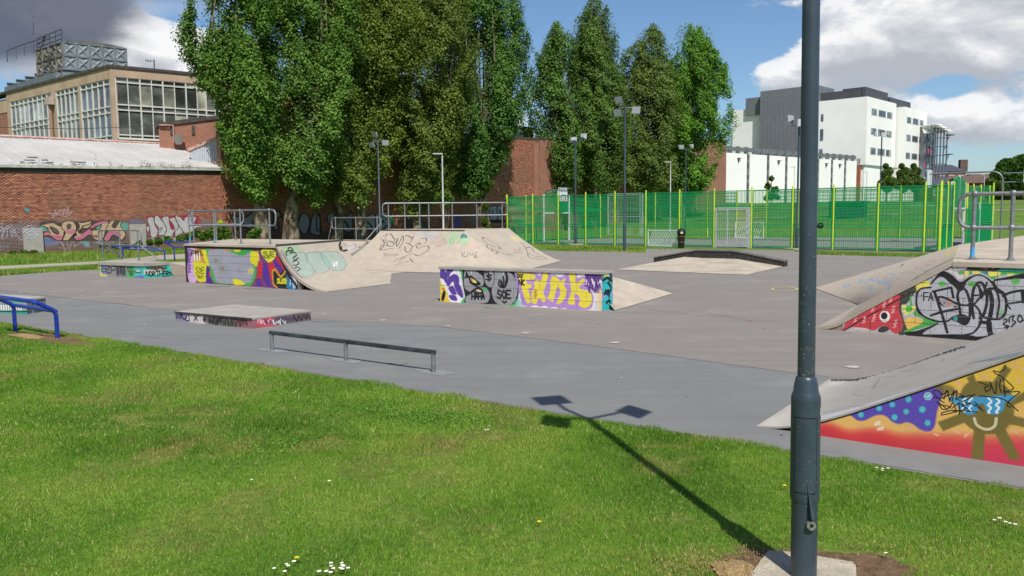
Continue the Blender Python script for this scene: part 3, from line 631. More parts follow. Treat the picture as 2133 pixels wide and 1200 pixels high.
def mural_A(c):
    c.frame(350, 420, 3.742)
    c.rect(100, 300, 1100, 720, (120, 60, 110)); c.rect(120, 330, 170, 640, (40, 28, 44)); c.poly([(150,340),(200,345),(215,400),(195,480),(215,560),(220,625),(165,625),(150,520),(160,430)], (206, 170, 214))
    for y in range(370, 540, 24): c.scrib(155, y, 178, y+16, (110, 60, 150), 1.2, 7)
    c.rect(200, 380, 240, 470, (205, 140, 80)); c.poly([(215,330),(330,350),(325,470),(230,470)], (206, 150, 70)); c.text('FAKIN', 182, 420, 38, 18, K, 2., 1.2)
    for x in (205, 225, 245): c.line([(x, 410), (x+3, 462)], W, 3)
    c.poly([(255,345),(330,350),(322,500),(290,470),(268,400)], (226, 214, 40)); c.poly([(188,465),(200,500),(205,560),(235,622),(290,625),(305,600),(298,520),(310,470),(280,480),(245,455),(215,470)], (222, 214, 44))
    c.text('SOE', 215, 560, 46, 20, (110, 120, 30), 1.6); c.scrib(225, 575, 275, 600, (110, 120, 30), 1.4, 8)
    c.poly([(300,520),(330,520),(355,580),(340,640),(300,635)], (72, 42, 140)); c.poly([(325,540),(352,570),(345,600),(318,575)], (196, 50, 80))
    c.poly([(310,335),(520,330),(660,335),(655,420),(690,520),(680,600),(640,655),(560,650),(400,640),(350,620),(330,560),(318,470),(305,420)], (74, 168, 82))
    c.poly([(325,375),(420,372),(520,405),(560,420),(630,390),(652,430),(650,480),(672,520),(660,590),(620,635),(420,635),(370,610),(350,540),(325,490),(312,430)], (158, 158, 172))
    for x, y in ((375, 458), (425, 520)): c.dot(x, y, 26, (110, 150, 110), 18, 9, .6); c.dot(x, y, 8, (190, 70, 50), 6, 3)
    c.poly([(510,600),(525,605),(560,612),(600,640),(560,652),(515,645)], (226, 214, 40))
    for x, k in ((630, 40), (644, 40), (657, 40)): c.line([(x, 520), (x+2, 560)], (220, 214, 60), 1.6)
    c.line([(625, 545), (668, 542)], (220, 214, 60), 1.6)
    # top band of colour blobs
    for x0, x1, cc in ((215, 300, (60, 60, 66)), (300, 380, (200, 70, 50)), (375, 480, (214, 150, 70)), (480, 505, (80, 50, 140)), (500, 565, (226, 196, 40)), (640, 840, (150, 50, 66))): c.poly([(x0, 338), (x1, 338), (x1-8, 372), (x0+12, 366)], cc)
    for x in (450, 480, 700, 760): c.poly([(x-14, 352), (x+16, 352), (x+4, 392), (x-5, 392)], (206, 150, 90))
    c.poly([(585,340),(640,340),(645,380),(590,420),(545,400)], (60, 158, 74)); c.poly([(500,345),(560,345),(565,385),(520,388)], (226, 206, 40))
    c.line([(125, 352), (520, 364), (850, 378)], K, 3.4, False)
    c.poly([(650,390),(700,395),(712,440),(700,470),(722,490),(690,505),(650,480),(640,440)], (222, 214, 44)); c.dot(706, 430, 7, (225, 190, 90)); c.dot(712, 458, 6, (225, 190, 90))
    c.poly([(735,372),(830,380),(838,440),(815,480),(775,470),(730,410)], (216, 216, 66)); c.text('SUE', 740, 425, 34, 26, (120, 130, 30), 1.8); c.scrib(750, 428, 800, 442, (120, 130, 30), 1.6, 7)
    c.poly([(700,480),(740,470),(735,560),(728,660),(690,655),(695,560)], (196, 46, 56), False); c.poly([(740,470),(775,480),(800,660),(770,660),(735,580)], (82, 44, 150), False); c.poly([(775,480),(880,440),(920,520),(880,580),(830,540),(805,620),(800,600)], (196, 46, 56), False)
    c.poly([(690,610),(720,590),(735,660),(800,660),(830,664),(690,660)], (82, 44, 150), False)
    c.poly([(815,460),(850,430),(900,520),(880,560),(840,520)], (82, 44, 150), False); c.poly([(830,440),(870,400),(925,510),(905,540)], (180, 40, 60), False)
    c.poly([(815,530),(870,560),(925,510),(985,640),(1010,690),(840,670),(820,600)], (34, 32, 30), False); c.line([(812,560),(820,535),(838,530),(855,560),(880,590),(905,560),(925,520)], (214, 150, 50), 3.2, False); c.line([(815,560),(822,640),(850,668)], (214, 150, 50), 2.6)
    c.text('SLOSH', 852, 636, 34, 15, (206, 206, 40), 2.6, 1.15)
    c.poly([(915,560),(945,600),(1010,690),(960,690),(920,670),(930,620)], (30, 120, 170), False); c.scrib(950, 590, 1000, 660, (200, 210, 220), 2., 8)
    c.line([(850, 378), (905, 500), (960, 600), (1025, 688)], K, 4)
mural_A(cA); cA.wear(.05, .012)
mA = painted('mural_paint_quarter', cA.image(), objref=rtA, d=PA.d, s1=LA, z1=HA, dirt=.22)
block_wall(rtA, PA, 0, LA, fA, mA, mort)
MB().prism([PA.pt(0, 0, .03)[:2], PA.pt(4.33, 0, .03)[:2], (K2[0], K2[1]), (-5.9, 27.0), (-10.25, 29.7)], HA-.06, HA).obj('platform', conc, rtA, True)
MB().prism([PA.pt(.02, 0, -.2)[:2], PA.pt(4.3, 0, -.2)[:2], (-5.62, 26.2), (-6.0, 26.8), (-10.2, 29.5)], 0, HA-.062).obj('core', conc, rtA, True)
cAs = Canvas('ramp_tags_left', surf_inv(sA), 420, 380, None, 2.)
def tags_A(c):
    c.frame(350, 420, 3.742); LT = (120, 172, 160)
    for bl in ([(930,420),(1040,395),(1085,420),(1090,480),(1135,520),(1140,560),(1100,585),(1010,575),(985,520),(930,480)], [(1070,420),(1130,395),(1190,400),(1240,440),(1260,510),(1230,550),(1160,555),(1120,500)], [(1190,410),(1260,392),(1340,405),(1385,470),(1375,525),(1320,540),(1260,520)]):
        c.poly(bl, LT, True, 4, .42); c.line(bl, (96, 104, 108), 1.6, True, True, a=.8)
    c.line([(1295, 470), (1305, 480), (1320, 470), (1310, 490), (1325, 500), (1305, 495), (1290, 505), (1295, 485), (1280, 478)], W, 2)
    c.poly([(900,345),(1000,350),(1040,380),(980,400),(930,440),(905,400)], (110, 190, 120), True, 9, .5)
    for p in ([(895,400),(905,425),(925,415),(920,395),(940,385)], [(935,365),(960,362),(975,378),(950,385),(935,375)], [(950,400),(985,395),(1000,420),(975,440),(990,455),(1015,440)], [(970,470),(1000,460),(1020,480),(990,500),(975,488)], [(990,520),(1010,510),(1030,525),(1000,545)]): c.line(p, K, 2.4)
    c.line([(1345, 320), (1335, 345), (1345, 380), (1350, 350), (1360, 385), (1395, 378)], K, 4); c.scrib(1030, 590, 1120, 600, (140, 120, 110), 1., 9, .6)
tags_A(cAs)
mAs = painted('tagged_concrete', cAs.image(), UNDER, uv=True, dirt=.26, rough=.75)
surf_obj(sA, 'ramp_surface', mAs, rtA)
b = MB(); b.tube([K1+np.array((0, 0, .012)), K2+np.array((0, 0, .012))], .028, 8); b.obj('coping', coping_m, rtA, True)
# near edge skirt below the ramp surface on the side wall, far side closure
far = [sA(1, v) for v in np.linspace(0, 1, 10)]; b = MB(); b.add([tuple(p) for p in far]+[(p[0], p[1], 0) for p in far], [(i, i+1, 11+i, 10+i) for i in range(9)]); b.obj('side_panel', conc_g, rtA, True)
near = [sA(0, v) for v in np.linspace(0, 1, 14)]; b = MB()
b.add([tuple(p+np.array((-.015, -.02, .003))) for p in near]+[tuple(p+np.array((-.015, -.02, -min(.05, p[2]*.8)))) for p in near], [(i, i+1, 15+i, 14+i) for i in range(13)]); b.obj('edge_strip', conc, rtA, True)
# ---- handrails
def loop_pts(P0, P1, z0, z1, r=.16, ends=(1, 1), n=5):
    """rounded loop of two horizontal rails between P0 and P1"""
    P0, P1 = Vector(P0), Vector(P1); d = (P1-P0); L = d.length; d.normalize(); pts = []
    def c(s, z): q = P0+d*s; return (q.x, q.y, z)
    for cx, cz, a0 in ((L-r, z1-r, 90), (L-r, z0+r, 0), (r, z0+r, -90), (r, z1-r, -180)):
        for k in range(n): a = R(a0-90*k/(n-1)); pts.append(c(cx+r*math.cos(a), cz+r*math.sin(a)))
    return pts
def handrail(label, pts, zb, zt, zm, over=(.3, .3), r=.024, mat=galv, braces=(), group=None, feet=None, touch=None):
    P = [Vector((x, y, 0)) for x, y in pts]; d = (P[-1]-P[0]).normalized(); rt = thing('handrail', label, 'handrail', (P[0].x, P[0].y, zb), 0, group)
    A_, B_ = P[0]-d*over[0], P[-1]+d*over[1]
    MB().tube(loop_pts(A_, B_, zm, zt), r, 8, closed=True).obj('rail', mat, rt, True, smooth=True)
    for i, p in enumerate(P):
        MB().tube([(p.x, p.y, zb), (p.x, p.y, zt)], r*1.02, 8).obj('post', mat, rt, True, smooth=True)
        for z in (zt, zm): MB().ball((p.x, p.y, z), r*1.75, 8, 6).obj('fitting', mat, rt, True, smooth=True)
        MB().lathe((p.x, p.y, zb), [(r*2.6, 0), (r*2.6, .012), (r*1.5, .02), (r*1.4, .05)], 10).obj('base_flange', mat, rt, True)
        if touch and i in touch: MB().tube([(p.x, p.y, zb+.02), (p.x, p.y, zb+touch[i])], r*1.12, 8).obj('paint_band', bluep, rt, True, smooth=True)
    for a, c in braces: MB().tube([a, c], r*.9, 8).obj('brace', mat, rt, True, smooth=True)
    return rt
bluep = pmat('sky_blue_touch_paint', srgb(80, 165, 215), srgb(60, 140, 195), 30., .5)
zA = HA
pA = [G(396, 505, HA), G(452, 506.5, HA), G(506, 508, HA), G(563, 509, HA)]
a0, a3 = np.array(pA[0]), np.array(pA[3]); pA = [tuple(a0+(a3-a0)*t) for t in (0, .33, .66, 1)]
zt = AT(565, 437, pA[3][1])[2]; zm = AT(565, 470, pA[3][1])[2]
handrail('grey tubular handrail standing on the near edge of the mural quarter pipe', pA, HA, zt, zm, (.02, .3), .025, group='handrails on the ramps', touch={0: .16, 1: .12})
pA2 = [(-10.35, 26.4), (-9.7, 28.15), (-9.1, 29.1)]
pA2 = [G(404, 503, HA), G(458, 502, HA), G(497, 500.5, HA)]; q0, q2 = np.array(pA2[0]), np.array(pA2[2]); pA2 = [tuple(q0+(q2-q0)*t) for t in (0, .5, .93)]
handrail('grey tubular handrail along the back edge of the mural quarter pipe platform', pA2, HA, HA+1.02, HA+.55, (.05, .3), .024, group='handrails on the ramps')
# ---- C: large bank behind, with platform
HC = 1.38; P1, P2, P3, P4 = (np.array((x, y, HC)) for x, y in ((-5.35, 32.9), (-1.77, 30.4), (-.12, 35.3), (-5.6, 36.6)))
rtC = thing('bank_ramp', 'large pale concrete bank ramp with hipped corner and outlined tags behind the block wall', 'skate ramp', (P1[0], P1[1], 0))
U3 = np.array((.81, -.587, 0)); N3 = np.array((.587, .81, 0))
Q1, Q2, Q3, Q4 = P1-N3*3.1, P2-N3*3.0, P2+U3*2.9, P3+U3*2.75
for q in (Q1, Q2, Q3, Q4): q[2] = .02
def prof(v, e): return (1-v)**e
def sC1(u, v): a = P1+(P2-P1)*u; c = Q1+(Q2-Q1)*u; p = a+(c-a)*v; p = p.copy(); p[2] = .02+(HC-.02)*prof(v, 1.75-.25*u); return p
def sC3(u, v): a = P2+(P3-P2)*u; c = Q3+(Q4-Q3)*u; p = a+(c-a)*v; p = p.copy(); p[2] = .02+(HC-.02)*prof(v, 1.35); return p
def sC2(u, v):
    a0 = math.pi*.5*u; d = -N3*3.0*math.cos(a0)+U3*2.9*math.sin(a0); p = P2+d*v; p = p.copy(); p[2] = .02+(HC-.02)*prof(v, 1.5-.15*u); return p
cC = Canvas('ramp_tags_front', surf_inv(sC1), 520, 380, None, 2.2)
def tags_C(c):
    c.frame(760, 460, 5.0786); g = (84, 74, 72)
    for p in ([(210,180),(240,150),(275,140),(300,180),(320,190),(300,225),(260,215),(235,225),(240,260),(285,270),(310,240),(280,225)], [(195,200),(205,240),(190,280),(160,305),(190,310),(240,300),(300,290)], [(320,240),(340,200),(350,185),(335,240),(345,270),(380,200),(400,160),(410,190),(395,240),(360,290)],
              [(430,155),(470,165),(500,185),(515,160),(500,200),(470,230)], [(430,235),(460,240),(490,260),(500,275),(470,330),(430,320),(425,270)], [(515,275),(560,235),(590,250),(550,260),(560,290),(620,270),(670,270),(675,300),(620,345),(570,370),(520,355)], [(160,300),(175,270),(205,255)], [(360,430),(400,395),(440,370),(480,355),(500,340)], [(300,440),(360,400),(420,380)], [(480,400),(500,430),(515,440)],
              [(330,465),(400,440),(460,430)], [(590,190),(640,185),(655,210),(630,240)]): c.line(p, g, 2.3, a=.9)
    for x in range(200, 350, 18): c.scrib(x, 345, x+14, 375, (140, 122, 112), 1.2, 5, .6)
    c.poly([(540,130),(700,135),(760,150),(740,185),(640,180),(590,165)], (150, 160, 176), True, 8, .55); c.poly([(700,140),(860,150),(840,250),(770,260),(720,230)], (176, 150, 140), True, 14, .5)
    c.poly([(840,135),(1000,130),(1010,200),(950,270),(880,280),(850,210)], (120, 186, 130), True, 10, .5); c.line([(900,240),(905,200),(930,190),(940,230),(910,250)], (96, 150, 106), 1.4); c.line([(730,230),(780,270),(850,250),(840,180)], (150, 130, 124), 1.3)
    for i in range(24): x, y = 160+c.rs.random()*70, 120+c.rs.random()*190; c.scrib(x, y, x+12, y+10, (110, 104, 110), .9, 5, .6)
tags_C(cC)
surf_obj(sC1, 'front_face', painted('tagged_bank_front', cC.image(), UNDER, uv=True, dirt=.26, rough=.75), rtC, 10, 16)
cC2 = Canvas('ramp_tags_corner', surf_inv(sC2), 300, 300, None, 2.)
def tags_C2(c):
    c.frame(760, 460, 5.0786)
    c.poly([(1000,150),(1060,130),(1100,170),(1090,230),(1040,250),(1000,220)], (120, 186, 130), True, 8, .5); c.poly([(1005,150),(1045,130),(1075,150),(1080,185),(1050,180),(1020,185)], (60, 100, 110), True, 3, .9); c.line([(1020,180),(990,220),(975,240)], (50, 90, 90), 2.5)
    c.line([(1010,300),(1030,260),(1060,260)], (120, 108, 100), 1.2)
    for i in range(34): x, y = 1010+c.rs.random()*180, 330+c.rs.random()*55; c.scrib(x, y, x+c.rs.random()*14, y+8, (78, 70, 68), 1.2, 3, .8)
    c.poly([(1060,260),(1150,240),(1200,290),(1120,300)], (206, 150, 140), True, 12, .35)
tags_C2(cC2); surf_obj(sC2, 'corner_face', painted('tagged_bank_corner', cC2.image(), UNDER, uv=True, dirt=.26, rough=.75), rtC, 8, 14)
cC3 = Canvas('ramp_tags_side', surf_inv(sC3), 420, 300, None, 2.)
def tags_C3(c):
    c.frame(760, 460, 5.0786); g = (84, 74, 72)
    for p in ([(1245,190),(1260,175),(1330,215),(1400,250),(1430,300),(1370,270),(1290,240),(1245,200)], [(1290,255),(1310,300),(1345,345),(1340,300),(1400,320),(1480,350),(1540,365)], [(1370,310),(1400,320),(1395,345),(1365,340)], [(1430,280),(1500,330),(1560,370)], [(1640,220),(1680,260),(1720,330),(1745,390),(1900,405),(1905,385),(1780,370),(1740,340)], [(1700,290),(1760,280),(1790,330),(1850,360),(1890,375)]): c.line(p, g, 2.3, True, a=.9)
    c.poly([(1540,170),(1600,165),(1650,200),(1590,215)], (214, 196, 130), True, 8, .5)
    for i in range(16): x, y = 1560+c.rs.random()*90, 280+c.rs.random()*60; c.scrib(x, y, x+16, y+14, (140, 124, 114), 1.2, 4, .6)
tags_C3(cC3); surf_obj(sC3, 'side_face', painted('tagged_bank_side', cC3.image(), UNDER, uv=True, dirt=.26, rough=.75), rtC, 8, 14)
MB().add([tuple(P1), tuple(P2), tuple(P3), tuple(P4)], [(0, 1, 2, 3)]).obj('platform', conc, rtC, True)
lw = [sC1(0, v) for v in np.linspace(0, 1, 12)]; lbm = pmat('black_wall_paint', srgb(40, 40, 44), srgb(62, 62, 66), 6., .6)
MB().add([tuple(p) for p in lw]+[(p[0], p[1], 0) for p in lw], [(i, i+1, 13+i, 12+i) for i in range(11)]).obj('side_wall', lbm, rtC, True)
MB().add([tuple(P4), tuple(P1), (P1[0], P1[1], 0), (P4[0], P4[1], 0), tuple(P3), (P3[0], P3[1], 0)], [(0, 1, 2, 3), (4, 0, 3, 5)]).obj('back_wall', lbm, rtC, True)
b = MB(); b.tube([P1+np.array((0, 0, .012)), P2+np.array((0, 0, .012))], .03, 8); b.obj('coping', coping_m, rtC, True)
tealm = pmat('teal_spray', srgb(90, 200, 180), srgb(60, 160, 150), 20., .6); b = MB()
for i in range(7):
    q = sC1(0, .25+.07*i); b.add([tuple(q+np.array((-.02, -.02, -.06))), tuple(q+np.array((-.02, -.02, -.13-.05*(i % 2)))), tuple(q+np.array((-.12, -.16, -.05)))], [(0, 1, 2)])
b.obj('teal_zigzag', tealm, rtC, True)
hC = [G(x, y, HC) for x, y in ((809, 478.5), (843, 477), (874, 476), (893, 476), (942, 475.5), (993, 475.5), (1046, 475))]
h0, h1 = np.array(hC[0]), np.array(hC[-1]); Pl = Plane(h0, h1-h0); hC = [Pl.pt(Pl.sz(x, 440)[0], 0)[:2] for x in (809, 843, 874, 893, 942, 993, 1046)]
ztc = AT(1046, 422, hC[-1][1])[2]; zmc = AT(1046, 448, hC[-1][1])[2]
handrail('long tubular handrail of seven posts along the back of the large bank ramp', hC, HC, ztc, zmc, (.25, .25), .026, group='handrails on the ramps')
# ---- B: small quarter at the back between the two
HB = .78; b0 = np.array((-9.7, 40.6, HB)); b1 = np.array((-6.95, 38.6, HB))
rtB = thing('mini_quarter_pipe', 'small pale quarter pipe in the gap between the two large concrete ramps', 'skate ramp', (b0[0], b0[1], 0))
def sB(u, v): p = b0+(b1-b0)*u-N3*2.3*v; p = p.copy(); p[2] = .014+circ(v, HB-.014, 2.3); return p
cB = Canvas('ramp_tags_small', surf_inv(sB), 300, 220, None, 2.5); cB.frame(660, 420, 9.695)
for p in ([(560,845),(600,890),(680,895),(740,865),(780,870),(790,920),(750,960),(700,965)], [(820,910),(850,900),(855,950),(880,905),(900,940)], [(900,890),(925,910),(915,950),(930,940)]): cB.line(p, (70, 80, 100), 1.1)
cB.poly([(600,880),(760,870),(780,930),(640,960)], (170, 176, 186), True, 3, .6)
surf_obj(sB, 'ramp_surface', painted('tagged_small_quarter', cB.image(), UNDER, uv=True, dirt=.2), rtB, 6, 12)
bb0, bb1 = b0+N3*1.2, b1+N3*1.2
MB().prism([b0[:2], b1[:2], bb1[:2], bb0[:2]], HB-.07, HB).obj('platform', conc, rtB, True)
for q, nm in ((0, 'side_wall'), (1, 'side_wall')):
    e = [sB(q, v) for v in np.linspace(0, 1, 9)]; MB().add([tuple(p) for p in e]+[(p[0], p[1], 0) for p in e], [(i, i+1, 10+i, 9+i) for i in range(8)]).obj(nm, conc_g, rtB, True)
MB().tube([b0, b1], .025, 6).obj('coping', coping_m, rtB, True)
hb = [tuple((b0+(b1-b0)*t+N3*.9)[:2]) for t in (.06, .5, .94)]; zz = HB
tp = [Vector((*hb[0], zz)), Vector((*hb[-1], zz))]; du = Vector(U3)
handrail('short silver handrail with splayed braces on the small quarter pipe', hb, zz, zz+1.12, zz+.56, (.28, .28), .028, braces=[((tp[0]-du*.28+Vector((0, 0, .85))), (tp[0]-du*.75-Vector((0, 0, .5)))), ((tp[1]+du*.28+Vector((0, 0, .85))), (tp[1]-du*.1-Vector((0, 0, .0))-Vector(N3)*.7))], group='handrails on the ramps')
# ---- beige concrete apron shared by the ramps
ap = [tuple(F1[:2]), G(813, 592), G(815, 570.5), G(917, 560), G(1085, 551.5), G(1165, 543.5), (Q4[0], Q4[1]), (P3[0], P3[1]), (-5, 36), (-9.5, 38.6), (-7, 30), (-6.2, 26.5), (-5.9, 22.3)]
MB().add([(x, y, .0145) for x, y in ap], [tuple(range(len(ap)))]).obj('concrete_apron', conc, kind='structure')
# ---- ledge
c0, c1, c2 = G(917, 628.5), G(1254, 648.5), G(1276, 644.5)
PL = Plane(c0, (c1[0]-c0[0], c1[1]-c0[1])); LL = PL.L; HL = .81; e = np.array(c2)-np.array(c1)
rtL = thing('grind_wall', 'chest-high block wall painted with grey letters and yellow FANK lettering in the middle of the park', 'graffiti wall', (c0[0], c0[1], 0))
cL = Canvas('wall_mural_centre', plane_inv(PL, 0, LL, 0, HL), 1100, 210, (222, 220, 226), 3.2)
def mural_L(c):
    c.frame(880, 500, 3.809); PU, YE, GR = (88, 62, 150), (232, 214, 66), (150, 150, 154)
    c.rect(135, 180, 240, 500, (226, 196, 66), .5); c.poly([(140,240),(205,225),(260,250),(300,330),(320,480),(260,500),(215,480),(190,400),(150,340)], (232, 230, 236))
    c.line([(140, 212), (180, 205), (215, 212), (250, 200)], K, 3); c.text('CAKE', 262, 222, 24, 13, K, 2.2)
    for bl in ([(140,250),(160,232),(185,250),(200,290),(190,345),(165,310),(142,300)], [(195,225),(230,215),(248,240),(222,265),(205,300),(190,262)], [(205,300),(250,270),(285,290),(290,345),(255,350),(240,330),(205,370),(190,340)], [(250,350),(290,350),(315,400),(322,460),(290,440),(265,400)], [(205,380),(240,365),(262,400),(270,430),(235,430)], [(210,440),(260,440),(275,480),(230,475)]): c.poly(bl, PU)
    c.poly([(145,370),(180,375),(185,430),(175,485),(146,480)], (228, 200, 70)); c.poly([(160,420),(178,400),(182,440),(165,485),(150,470)], K); c.line([(155,385),(172,390),(165,405)], (150, 60, 50), 1.5)
    # green surround
    c.poly([(300,205),(560,198),(720,235),(760,300),(765,400),(755,470),(730,525),(560,512),(330,505),(310,485),(345,430),(318,330),(305,260)], (66, 178, 96))
    c.poly([(330,208),(380,196),(440,222),(520,205),(620,205),(720,250),(760,330),(762,430),(725,505),(560,508),(350,505),(340,450),(322,360),(318,270)], K)
    c.poly([(345,225),(385,208),(430,250),(480,290),(485,350),(455,370),(410,345),(395,310),(375,315),(380,345),(440,375),(500,375),(535,430),(520,490),(460,505),(350,503),(348,440),(375,415),(335,380),(328,290)], GR)
    c.poly([(495,245),(520,222),(550,235),(568,280),(566,340),(545,375),(510,360),(492,310)], GR); c.poly([(575,240),(610,222),(650,235),(662,290),(655,350),(700,270),(740,320),(756,400),(735,480),(690,512),(600,508),(560,460),(548,385),(570,340)], GR); c.poly([(640,232),(700,262),(742,320),(754,400),(735,478),(690,512),(610,506),(580,440),(660,330)], GR)
    c.line([(662,260),(672,310),(655,365),(632,370),(625,330)], K, 5); c.line([(610,320),(605,355),(625,372),(645,340),(640,290)], K, 3); c.line([(548,380),(545,450),(575,500)], K, 2.2)
    c.line([(372,300),(385,290),(420,320),(455,350),(400,345),(380,320),(372,300)], K, 4); c.poly([(380,300),(400,305),(405,338),(388,325)], (214, 150, 100)); c.poly([(400,310),(430,330),(425,340),(405,338)], (226, 214, 110))
    c.line([(345,440),(385,415),(430,385),(465,390),(475,415),(440,420),(410,412)], K, 4); c.poly([(430,392),(460,396),(468,412),(440,412)], (210, 190, 160))
    c.dot(598, 246, 15, (66, 178, 96), 13); c.dot(497, 390, 17, (66, 178, 96), 15)
    c.text('A', 342, 300, 44, 22, K, 2.4); c.line([(335,300),(370,290)], K, 2.2); c.text('$', 504, 322, 52, 44, K, 2.6, jit=.02); c.text('M', 500, 268, 20, 26, K, 1.8)
    c.text('HAHA', 392, 470, 44, 22, K, 3., 1.2, jit=.03); c.text('SOE', 595, 465, 64, 32, K, 3.2, 1.12, jit=.03); c.line([(635, 485), (650, 497), (668, 488)], K, 3)
    for x in (388, 640): c.line([(x, 232), (x+1, 270)], (226, 226, 230), 1.2, False)
    # top fringe
    c.poly([(560,200),(760,215),(720,240),(600,212)], (40, 130, 130)); c.dot(745, 228, 22, (90, 200, 130), 14)
    for x in (800, 850, 900, 960, 1060, 1100, 1150, 1265): c.poly([(x-18, 225), (x+20, 227), (x+8, 246), (x-6, 243)], (30, 70, 74) if x % 100 else (40, 150, 130))
    for x in (990, 1010, 1035, 1052, 1118, 1180, 1225): c.poly([(x-9, 228), (x+10, 229), (x+2, 250)], K, False)
    # FANK
    c.poly([(735,250),(790,245),(900,262),(930,285),(960,240),(1010,262),(1030,285),(1110,290),(1160,240),(1225,262),(1230,300),(1290,290),(1300,340),(1350,430),(1355,490),(1320,550),(1150,548),(960,538),(800,520),(780,460),(745,330)], (176, 136, 204))
    for bl in ([(745,262),(800,255),(890,270),(895,310),(850,320),(830,320),(835,345),(870,350),(865,385),(845,390),(870,480),(850,505),(822,498),(800,440),(775,360)], [(880,350),(905,305),(935,320),(960,255),(1000,270),(985,350),(965,420),(985,470),(960,500),(925,470),(900,515),(862,490),(860,430),(885,370)],
               [(1010,330),(1030,285),(1065,290),(1100,320),(1135,290),(1130,360),(1150,400),(1130,470),(1085,515),(1060,500),(1090,420),(1070,380),(1040,490),(1010,480),(985,470),(1010,400)],
               [(1160,255),(1215,265),(1222,330),(1275,300),(1290,330),(1250,380),(1320,400),(1350,460),(1335,520),(1290,545),(1240,520),(1245,460),(1210,430),(1215,500),(1195,518),(1150,500),(1175,400)]): c.poly(bl, YE); c.line(bl, (176, 136, 204), 2, True, True)
    c.line([(770,330),(880,340),(1300,352)], (226, 220, 200), 1.1, False, a=.7); c.line([(780,400),(1330,410)], (240, 232, 200), 1., False, a=.6); c.line([(800,455),(1340,470)], (240, 232, 200), 1., False, a=.6)
    c.text('$', 882, 452, 54, 28, (190, 140, 60), 2.2, jit=.01); c.text('SXV', 750, 300, 30, 14, K, 1.8); c.text('NK', 765, 360, 44, 20, K, 2.2)
    c.poly([(860,525),(900,518),(930,530),(980,522),(1000,538),(1060,530),(1080,545),(1140,540),(1140,552),(860,536)], W, False)
    c.rect(1365, 236, 1425, 300, (226, 170, 80), 4); c.scrib(1295, 245, 1420, 320, (90, 50, 130), 2.4, 22); c.scrib(1310, 335, 1415, 405, (90, 50, 130), 2., 16); c.line([(1290,360),(1330,375),(1400,415)], (90, 50, 130), 2.6)
    c.poly([(1385,420),(1425,400),(1428,560),(1395,545)], (226, 196, 130), True, 6, .7); c.poly([(735,480),(770,470),(785,520),(740,520)], (120, 190, 170), True, 4, .8)
    c.line([(130,190),(700,213),(1425,236)], (120, 60, 150), 1.4, False, a=.6); c.poly([(130,492),(500,508),(1000,545),(1430,565),(1430,572),(1000,552),(500,516),(130,500)], (120, 110, 104), False)
mural_L(cL); cL.wear(.05, .01)
mL = painted('mural_paint_centre', cL.image(), objref=rtL, d=PL.d, s1=LL, z1=HL, dirt=.2)
block_wall(rtL, PL, 0, LL, lambda s: HL-.05, mL, mort, bh=.19, core=float(np.linalg.norm(e))*.9)
PLE = Plane(c1, e); LE = PLE.L
cE = Canvas('wall_mural_end', plane_inv(PLE, 0, LE, 0, HL), 120, 220, (120, 90, 160), 4.); cE.frame(880, 500, 3.809)
cE.rect(1420, 225, 1510, 575, (176, 130, 200)); cE.poly([(1425,250),(1455,235),(1495,250),(1500,320),(1430,322)], (50, 150, 150)); cE.poly([(1440,255),(1470,250),(1475,295),(1445,300)], (190, 210, 120))
cE.poly([(1425,330),(1500,325),(1500,440),(1470,460),(1430,420)], (40, 176, 180)); cE.poly([(1428,470),(1500,450),(1504,550),(1430,552)], (40, 176, 180))
for p in ([(1430,322),(1465,300),(1500,328)], [(1470,340),(1495,380),(1470,430),(1450,400)], [(1480,250),(1496,290),(1480,320)], [(1440,430),(1475,400),(1480,450)], [(1460,500),(1480,480),(1490,505)]): cE.line(p, K, 4)
mE = painted('mural_paint_end', cE.image(), objref=None, uv=True, dirt=.2)
b = MB(); k = 0; z = 0.; 
for k in range(4):
    b = MB(); z0_, z1_ = .19*k+.004, min(.19*k+.186, HL-.05); sgm = [(.01, LE*.62), (LE*.62+.008, LE)] if k % 2 else [(.01, LE)]
    for a_, b_ in sgm:
        b = MB(); b.wbox(PLE, a_, b_, z0_, z1_, -.06, .002+.002*k); b.uv = []
        for v in b.v: q = np.dot(np.array(v[:2])-PLE.P, PLE.d)/LE; b.uv.append((q, v[2]/HL))
        b.obj('end_block', mE, rtL, True)
o_ = [PL.pt(-.02, 0, .025)[:2], PL.pt(LL+.02, 0, .025)[:2]]; o_ += [(c2[0]+.03, c2[1]+.01), (c0[0]+e[0]+.02, c0[1]+e[1]+.02)]
MB().prism(o_, HL-.05, HL).obj('cap_slab', conc_g, rtL, True)
# bank behind the ledge
rtK = thing('wedge_bank', 'low pale concrete wedge bank sloping away from the right end of the mural wall', 'skate ramp', (3., 18., 0))
kb = [(2.10, 16.3, .016), (3.95, 19.62, .016), (3.22, 19.5, .24), (2.40, 19.15, .48), (.6, 20.2, .48), (-.7, 18.7, .48), (1.75, 17.05, .48), (-.2, 20.6, .016), (-.95, 18.9, .016), (1.9, 20.9, .016)]
MB().add(kb, [(0, 1, 2, 3), (3, 4, 5), (3, 5, 6), (0, 3, 6), (4, 7, 8, 5), (3, 2, 9), (2, 1, 9), (4, 3, 9, 7)]).obj('bank_surface', conc, rtK, True)
